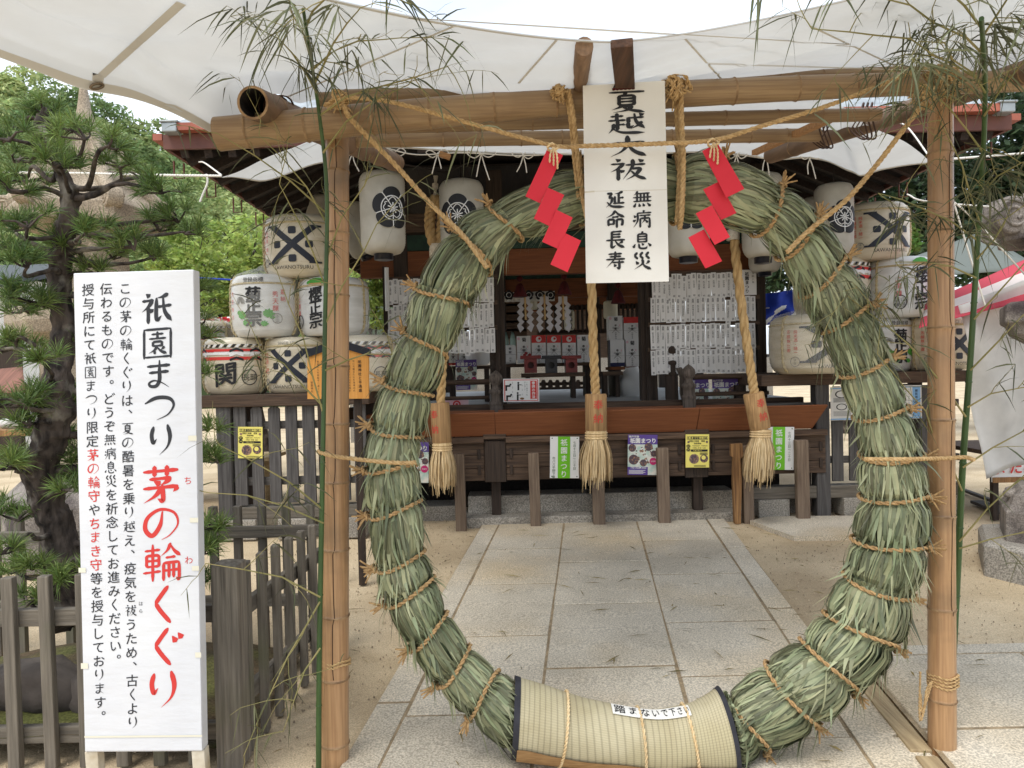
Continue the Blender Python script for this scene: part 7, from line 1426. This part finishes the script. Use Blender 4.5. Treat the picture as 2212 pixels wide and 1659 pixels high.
# ================================================================ live bamboo culms with dry leaves, tied to the posts
M['culm_green'] = mat('culm_green', srgb(66, 92, 48), srgb(48, 70, 36), rough=.4, scale=6, stretch=(4, 4, .6)); M['dry_twig'] = mat('dry_twig', srgb(120, 118, 70), srgb(150, 138, 90), rough=.7, scale=6); M['dry_leaf'] = mat('dry_leaf', srgb(110, 112, 82), srgb(74, 78, 56), rough=.7, scale=3, island=.45, huevar=.03, trans=.25)
def culm(path, r0, r1, brs, label, seed, leafk=1.0):
    rc = random.Random(seed); pts = [P(*p) for p in path]; t = thing('green_bamboo', label, 'bamboo', pts[0]); sp2 = spline(pts, 10); mb = MB(); rs = [lerp(r0, r1, k / (len(sp2) - 1)) for k in range(len(sp2))]; mb.tube(sp2, rs, 12)
    for k in range(6, len(sp2) - 2, 7): mb.tube([sp2[k] + V((0, 0, dz)) for dz in (-.004, .0, .004)], [rs[k] * 1.02, rs[k] * 1.22, rs[k] * 1.05], 12)
    mb.build('culm', M['culm_green'], t); mt_ = MB(); ml = MB()
    def leaf(p, dv, ln, w_):
        sd = dv.cross(V((rc.uniform(-1, 1), rc.uniform(-1, .2), rc.uniform(-1, 1)))).normalized(); g = V((0, 0, -1)); q = [p, p + dv * ln * .3 + g * ln * .03, p + dv * ln * .65 + g * ln * .14, p + dv * ln + g * ln * .34]; ml.strip(q, [w_ * .4, w_, w_ * .75, w_ * .05], sd)
    def twig(p, dv, ln, lv, r):
        q = [p]; n_ = 5; e = dv.copy()
        for k in range(n_): e = (e + V((rc.gauss(0, .16), rc.gauss(0, .16), rc.gauss(0, .12))) + V((0, 0, -.10 * k / n_))).normalized(); q.append(q[-1] + e * ln / n_)
        mt_.tube(q, [r * (1 - .13 * k) for k in range(n_ + 1)], 5)
        for k in range(1, n_ + 1):
            if lv > 0 and rc.random() < .5: twig(q[k], (e * .6 + V((rc.gauss(0, .6), rc.gauss(0, .5), rc.gauss(0, .5)))).normalized(), ln * rc.uniform(.32, .55), lv - 1, r * .6)
            if lv <= 0 or k == n_:
                for _ in range(rc.choice((1, 1, 2, 2))):
                    if rc.random() < leafk: leaf(q[k], (e * .5 + V((rc.gauss(0, .5), rc.gauss(0, .4), rc.gauss(-.35, .4)))).normalized(), rc.uniform(.07, .16), rc.uniform(.0035, .008))
    for (a, b, lv) in brs:
        A_, B_ = P(*a), P(*b); dv = (B_ - A_); ln = dv.length; dv.normalize(); n_ = max(3, int(ln / .13)); q = [A_]
        for k in range(1, n_ + 1): q.append(A_.lerp(B_, k / n_) + rv(.012) + V((0, 0, .06 * ln * sin(pi * k / n_))))
        mt_.tube(q, [.0042 * (1 - .6 * k / n_) for k in range(n_ + 1)], 6)
        for k in range(1, n_ + 1):
            for _ in range(1): twig(q[k], (dv * .5 + V((rc.gauss(0, .6), rc.gauss(0, .35), rc.gauss(.05, .5)))).normalized(), rc.uniform(.12, .3), lv - 1, .0019)
    mt_.build('twigs', M['dry_twig'], t); ml.build('leaves', M['dry_leaf'], t); return t
dc = 2.86
culm([(688, 1690, 2.9), (690, 1400, 2.88), (697, 1000, dc), (702, 700, dc), (706, 420, 2.8), (690, 250, 2.68), (672, 130, 2.42), (655, 20, 2.05)], .0115, .005,
     [((697, 1100, dc), (470, 960, 2.7), 1), ((699, 1130, dc), (450, 1065, 2.75), 1), ((692, 1290, dc), (440, 1215, 2.75), 1), ((700, 880, dc), (560, 760, 2.75), 1), ((703, 620, dc), (600, 400, 2.7), 2), ((703, 700, dc), (860, 420, 2.74), 1), ((705, 560, dc), (820, 330, 2.72), 1), ((704, 480, dc), (560, 290, 2.66), 2), ((698, 330, 2.75), (880, 180, 2.55), 2), ((690, 250, 2.68), (960, 150, 2.42), 2), ((680, 180, 2.54), (770, 20, 2.05), 2), ((672, 130, 2.42), (620, -10, 2.0), 2), ((660, 60, 2.2), (720, -30, 1.9), 2), ((676, 150, 2.47), (820, 80, 2.2), 2), ((684, 200, 2.58), (600, 90, 2.25), 2), ((703, 800, dc), (840, 760, 2.72), 1), ((692, 1400, dc), (610, 1580, 2.8), 1), ((691, 1300, dc), (530, 1640, 2.78), 1), ((700, 900, dc), (600, 590, 2.74), 1), ((704, 460, dc), (470, 290, 2.68), 1)],
     'green bamboo culm with dry leaves tied to the post by the pine', 31, .6)
culm([(2058, 1420, 3.12), (2070, 1200, 3.1), (2080, 1000, 3.05), (2098, 750, 3.0), (2112, 520, 2.95), (2124, 330, 2.8), (2128, 180, 2.55), (2120, 40, 2.1)], .0155, .007,
     [((2086, 900, 3.0), (1830, 640, 2.8), 2), ((2078, 1060, 3.05), (1900, 760, 2.8), 1), ((2096, 800, 3.0), (2260, 640, 2.85), 1), ((2104, 690, 2.97), (2270, 520, 2.8), 2), ((2090, 880, 3.0), (2260, 830, 2.85), 1), ((2080, 1010, 3.03), (2270, 900, 2.85), 1), ((2072, 1170, 3.08), (2250, 1000, 2.9), 1), ((2072, 1185, 3.08), (2270, 1140, 2.9), 1), ((2112, 520, 2.95), (1900, 420, 2.75), 2), ((2118, 420, 2.9), (2260, 330, 2.75), 2), ((2124, 330, 2.8), (1960, 170, 2.5), 3), ((2126, 250, 2.68), (2250, 100, 2.3), 3), ((2128, 180, 2.55), (1760, 60, 2.15), 2), ((2126, 120, 2.36), (1850, -20, 2.0), 2), ((2122, 80, 2.23), (2220, -30, 1.95), 2), ((2116, 480, 2.92), (2030, 260, 2.62), 3), ((2108, 600, 2.95), (1940, 560, 2.8), 2), ((2110, 560, 2.95), (2220, 440, 2.8), 2), ((2120, 60, 2.16), (2000, -40, 1.92), 2), ((2128, 200, 2.58), (1990, 90, 2.2), 3)],
     'green bamboo culm with a large dry spray tied to the post near the stone lantern', 33, .65)
# ================================================================ trees, hill
M['maple_leaf'] = mat('maple_leaf', srgb(176, 192, 106), srgb(132, 156, 76), rough=.6, scale=.8, island=.35, huevar=.02, trans=.4); M['dark_leaf'] = mat('dark_leaf', srgb(64, 84, 50), srgb(36, 54, 34), rough=.6, scale=.9, island=.45, huevar=.03, trans=.25); M['mid_leaf'] = mat('mid_leaf', srgb(112, 140, 66), srgb(72, 102, 48), rough=.6, scale=.5, island=.3, huevar=.03, trans=.35)
M['hill_leaf'] = mat('hill_leaf', srgb(178, 190, 128), srgb(116, 138, 88), rough=.7, scale=.12, lo=.4, hi=.6, island=.32, huevar=.03, trans=.3, detail=2)
def leaf_cloud(mb, c, rad, n_, sz, rr, flat=1.0, hang=.3, shell=.55):
    for k in range(n_):
        v = V((rr.gauss(0, 1), rr.gauss(0, 1), rr.gauss(0, 1))).normalized() * (rr.uniform(shell, 1) ** .7); p = V(c) + V((v.x * rad, v.y * rad, v.z * rad * flat)); d1 = V((rr.gauss(0, 1), rr.gauss(0, 1), rr.gauss(-hang, .5))).normalized(); d2 = d1.orthogonal().normalized(); d2 = d2 * cos(k) + d1.cross(d2) * sin(k); s_ = sz * rr.uniform(.6, 1.3)
        mb.add([p - d1 * s_, p + d2 * s_ * .45, p + d1 * s_, p - d2 * s_ * .45], [(0, 1, 2, 3)])
def tree(name, label, cat, base, blobs, m, per, sz, seed, trunk_r=.12, flat=.8, group=None, shell=.4):
    rr = random.Random(seed); t = thing(name, label, cat, base, group); mb = MB(); mt_ = MB(); b0 = V(base); top = max((V(b[:3]) for b in blobs), key=lambda p: p.z); cz = sum((V(b[:3]) for b in blobs), V()) / len(blobs); fork = V((lerp(b0.x, cz.x, .6), lerp(b0.y, cz.y, .6), lerp(b0.z, cz.z, .5)))
    mt_.tube(spline([b0, b0.lerp(fork, .5) + V((rr.uniform(-.1, .1), 0, 0)), fork], 5), [lerp(trunk_r, trunk_r * .6, k / 10) for k in range(11)], 9)
    for b in blobs:
        c = V(b[:3]); mt_.tube(spline([fork, fork.lerp(c, .5) + rv(.15), c], 4), [lerp(trunk_r * .5, trunk_r * .1, k / 8) for k in range(9)], 6)
        for k in range(5): e = c + rv(b[3] * .8); mt_.tube([c, e], [trunk_r * .1, trunk_r * .04], 4)
        leaf_cloud(mb, c, b[3], int(per * (b[3]) ** 2), sz, rr, flat, .3, shell)
        for k in range(7): v = rv(1).normalized(); leaf_cloud(mb, c + v * b[3] * .8, b[3] * .42, int(per * .16 * b[3] ** 2), sz, rr, flat, .3, .2)
    mt_.build('trunk', M['bark'], t); mb.build('crown', M[m], t); return t
def blob(px, py, d, rpx): p = P(px, py, d); return (p.x, p.y, p.z, pxm(rpx, d))
tree('maple_tree', 'bright yellow green maple spreading behind the sake barrels', 'maple', (P(560, 700, 10).x, 10.5, gz(10)), [blob(*b) for b in ((420, 530, 10, 55), (490, 510, 10.5, 60), (550, 540, 10, 55), (600, 505, 11, 55), (430, 560, 9.8, 60), (500, 600, 9.8, 55), (560, 590, 10.4, 60), (380, 590, 10, 50), (620, 560, 11, 55), (450, 650, 9.6, 45), (520, 655, 10, 45), (680, 590, 11.5, 60), (350, 560, 10, 42))], 'maple_leaf', 2600, .045, 3, .1, .6)
tree('maple_tree', 'second light green maple showing through the gap beside the three row rack', 'maple', (P(800, 800, 13).x, 13, gz(13)), [blob(*b) for b in ((790, 610, 13, 40), (820, 640, 13, 40), (840, 600, 13.4, 40), (770, 660, 13, 36), (815, 690, 13, 36))], 'maple_leaf', 2400, .05, 4, .1, .7)
for i, (lb, bl, m, per) in enumerate((('dark green evergreen tree behind the topmost barrel', ((1780, 520, 15, 90), (1690, 560, 16, 90), (1700, 480, 16, 90), (1650, 640, 16, 80), (1900, 380, 14, 110), (1960, 440, 13.5, 90), (1850, 470, 14, 70), (1990, 350, 15, 100), (1930, 540, 13.5, 80), (2000, 500, 14, 90), (1880, 330, 15, 90)), 'dark_leaf', 700), ('tall dark evergreen tree behind the green bamboo culm', ((2110, 330, 13, 110), (2180, 400, 13, 110), (2080, 430, 13.5, 100), (2240, 300, 13, 120), (2130, 520, 13, 100), (2220, 520, 13, 110), (2060, 560, 13.5, 80), (2200, 230, 14, 120), (2300, 420, 13, 120)), 'dark_leaf', 700), ('lighter green shrub in front of the dark evergreens under the eave tip', ((1905, 480, 11.5, 34), (1945, 492, 11.5, 30), (1880, 505, 11.5, 26), (1960, 520, 11.6, 28)), 'mid_leaf', 2200))):
    bb_ = [blob(*b) for b in bl]; tree('broadleaf_tree', lb, 'tree', (sum(b[0] for b in bb_) / len(bb_), bb_[0][1], gz(12)), bb_, m, per, .085 if i < 2 else .06, 50 + i, .22 if i < 2 else .06)
# wooded hill: terrain and forest
sky_px = [(-200, 140), (0, 172), (60, 182), (110, 196), (180, 226), (250, 262), (300, 292), (360, 312), (430, 348), (500, 390), (600, 450), (760, 520), (1000, 600)]
def skyl(px):
    for (a, b), (c, e) in zip(sky_px, sky_px[1:]):
        if a <= px <= c: return lerp(b, e, (px - a) / (c - a))
    return sky_px[-1][1] if px > 0 else sky_px[0][1]
mb = MB(); cols = list(range(-200, 1001, 40)); rows = 12; vs = []
def hillp(px, v): dd = lerp(34, 78, v ** 1.1); y_ = lerp(760, skyl(px) + 22, v ** .8); p = P(px, y_, dd); return p
for j in range(rows + 1):
    for px in cols: p = hillp(px, j / rows); p.z = max(p.z, gz(20) - 1) if j else gz(20) - 1; vs.append(p)
for px in cols: p = hillp(px, 1); vs.append(p + V((0, 30, -25)))
n_ = len(cols); mb.add(vs, [(j * n_ + i, j * n_ + i + 1, (j + 1) * n_ + i + 1, (j + 1) * n_ + i) for j in range(rows + 1) for i in range(n_ - 1)], 0, True)
tag(mb.build('hill', mat('hill_soil', srgb(58, 70, 38), srgb(40, 52, 28), rough=1, scale=.3), loc=(0, 60, 0)), kind='structure')
rh = random.Random(77); mb = MB(); kk = 0
for j in range(11):
    v = (j + .5) / 11
    for i in range(17):
        px = -150 + 56 * i + (28 if j % 2 else 0) + rh.uniform(-14, 14)
        if px > 740: continue
        c = hillp(px, max(.0, min(1, v + rh.uniform(-.03, .03)))); rad = rh.uniform(1.5, 2.6) * (c.y / 62); c.z += rad * .35
        leaf_cloud(mb, c, rad, 330, .26 * (c.y / 60) ** .8, rh, .85, .2, .8)
        for q in range(6): w__ = V((rh.gauss(0, 1), rh.gauss(0, 1) - .5, rh.gauss(.3, .8))).normalized(); leaf_cloud(mb, c + w__ * rad * .8, rad * .42, 90, .24 * (c.y / 60) ** .8, rh, .85, .2, .6)
tag(mb.build('forest', M['hill_leaf'], loc=(0, 60, 0)), 'mass of light green broadleaf crowns covering the hillside', 'forest', kind='stuff')
# ================================================================ litter on the ground
rg_ = random.Random(9)
mb = MB()
for k in range(200):
    x, y_ = rg_.uniform(-1.3, 2.6), rg_.uniform(2.2, 6.6); a = rg_.uniform(0, 2 * pi); ln = rg_.uniform(.02, .09); z = gz(y_) + .028 + .004 * rg_.random(); d_ = V((cos(a), sin(a), 0)) * ln; s_ = V((-sin(a), cos(a), .3)) * rg_.uniform(.0015, .005)
    if abs(x - K * y_ - (L0 + R1) / 2) > (R1 - L0) / 2 and y_ > yC: z -= .018
    mb.add([V((x, y_, z)) - d_, V((x, y_, z + .004)) + s_, V((x, y_, z)) + d_, V((x, y_, z + .002)) - s_], [(0, 1, 2, 3)])
tag(mb.build('fallen_straw', mat('litter', srgb(150, 132, 86), srgb(96, 92, 60), rough=.9, island=.4)), 'scattered bits of straw and dry leaf fallen on path and sand', 'litter', kind='stuff')
mb = MB()
for k in range(5200):
    x, y_ = rg_.uniform(-2.2, 4.2), rg_.uniform(2.3, 7.2); q = x - K * y_
    if L0 - .02 < q < R1 + .02 or (q > R1 and y_ < yC): continue
    r = rg_.uniform(.002, .007); c = V((x, y_, gz(y_) - .006)); mb.add([c + V((r, 0, 0)), c + V((0, r, 0)), c - V((r, 0, 0)), c - V((0, r, 0)), c + V((0, 0, r * .8 + .006))], [(0, 1, 4), (1, 2, 4), (2, 3, 4), (3, 0, 4)])
tag(mb.build('gravel', mat('gravel', srgb(186, 168, 140), srgb(120, 106, 88), rough=.95, island=.4)), 'fine grit scattered over the sand of the courtyard', 'gravel', kind='stuff')
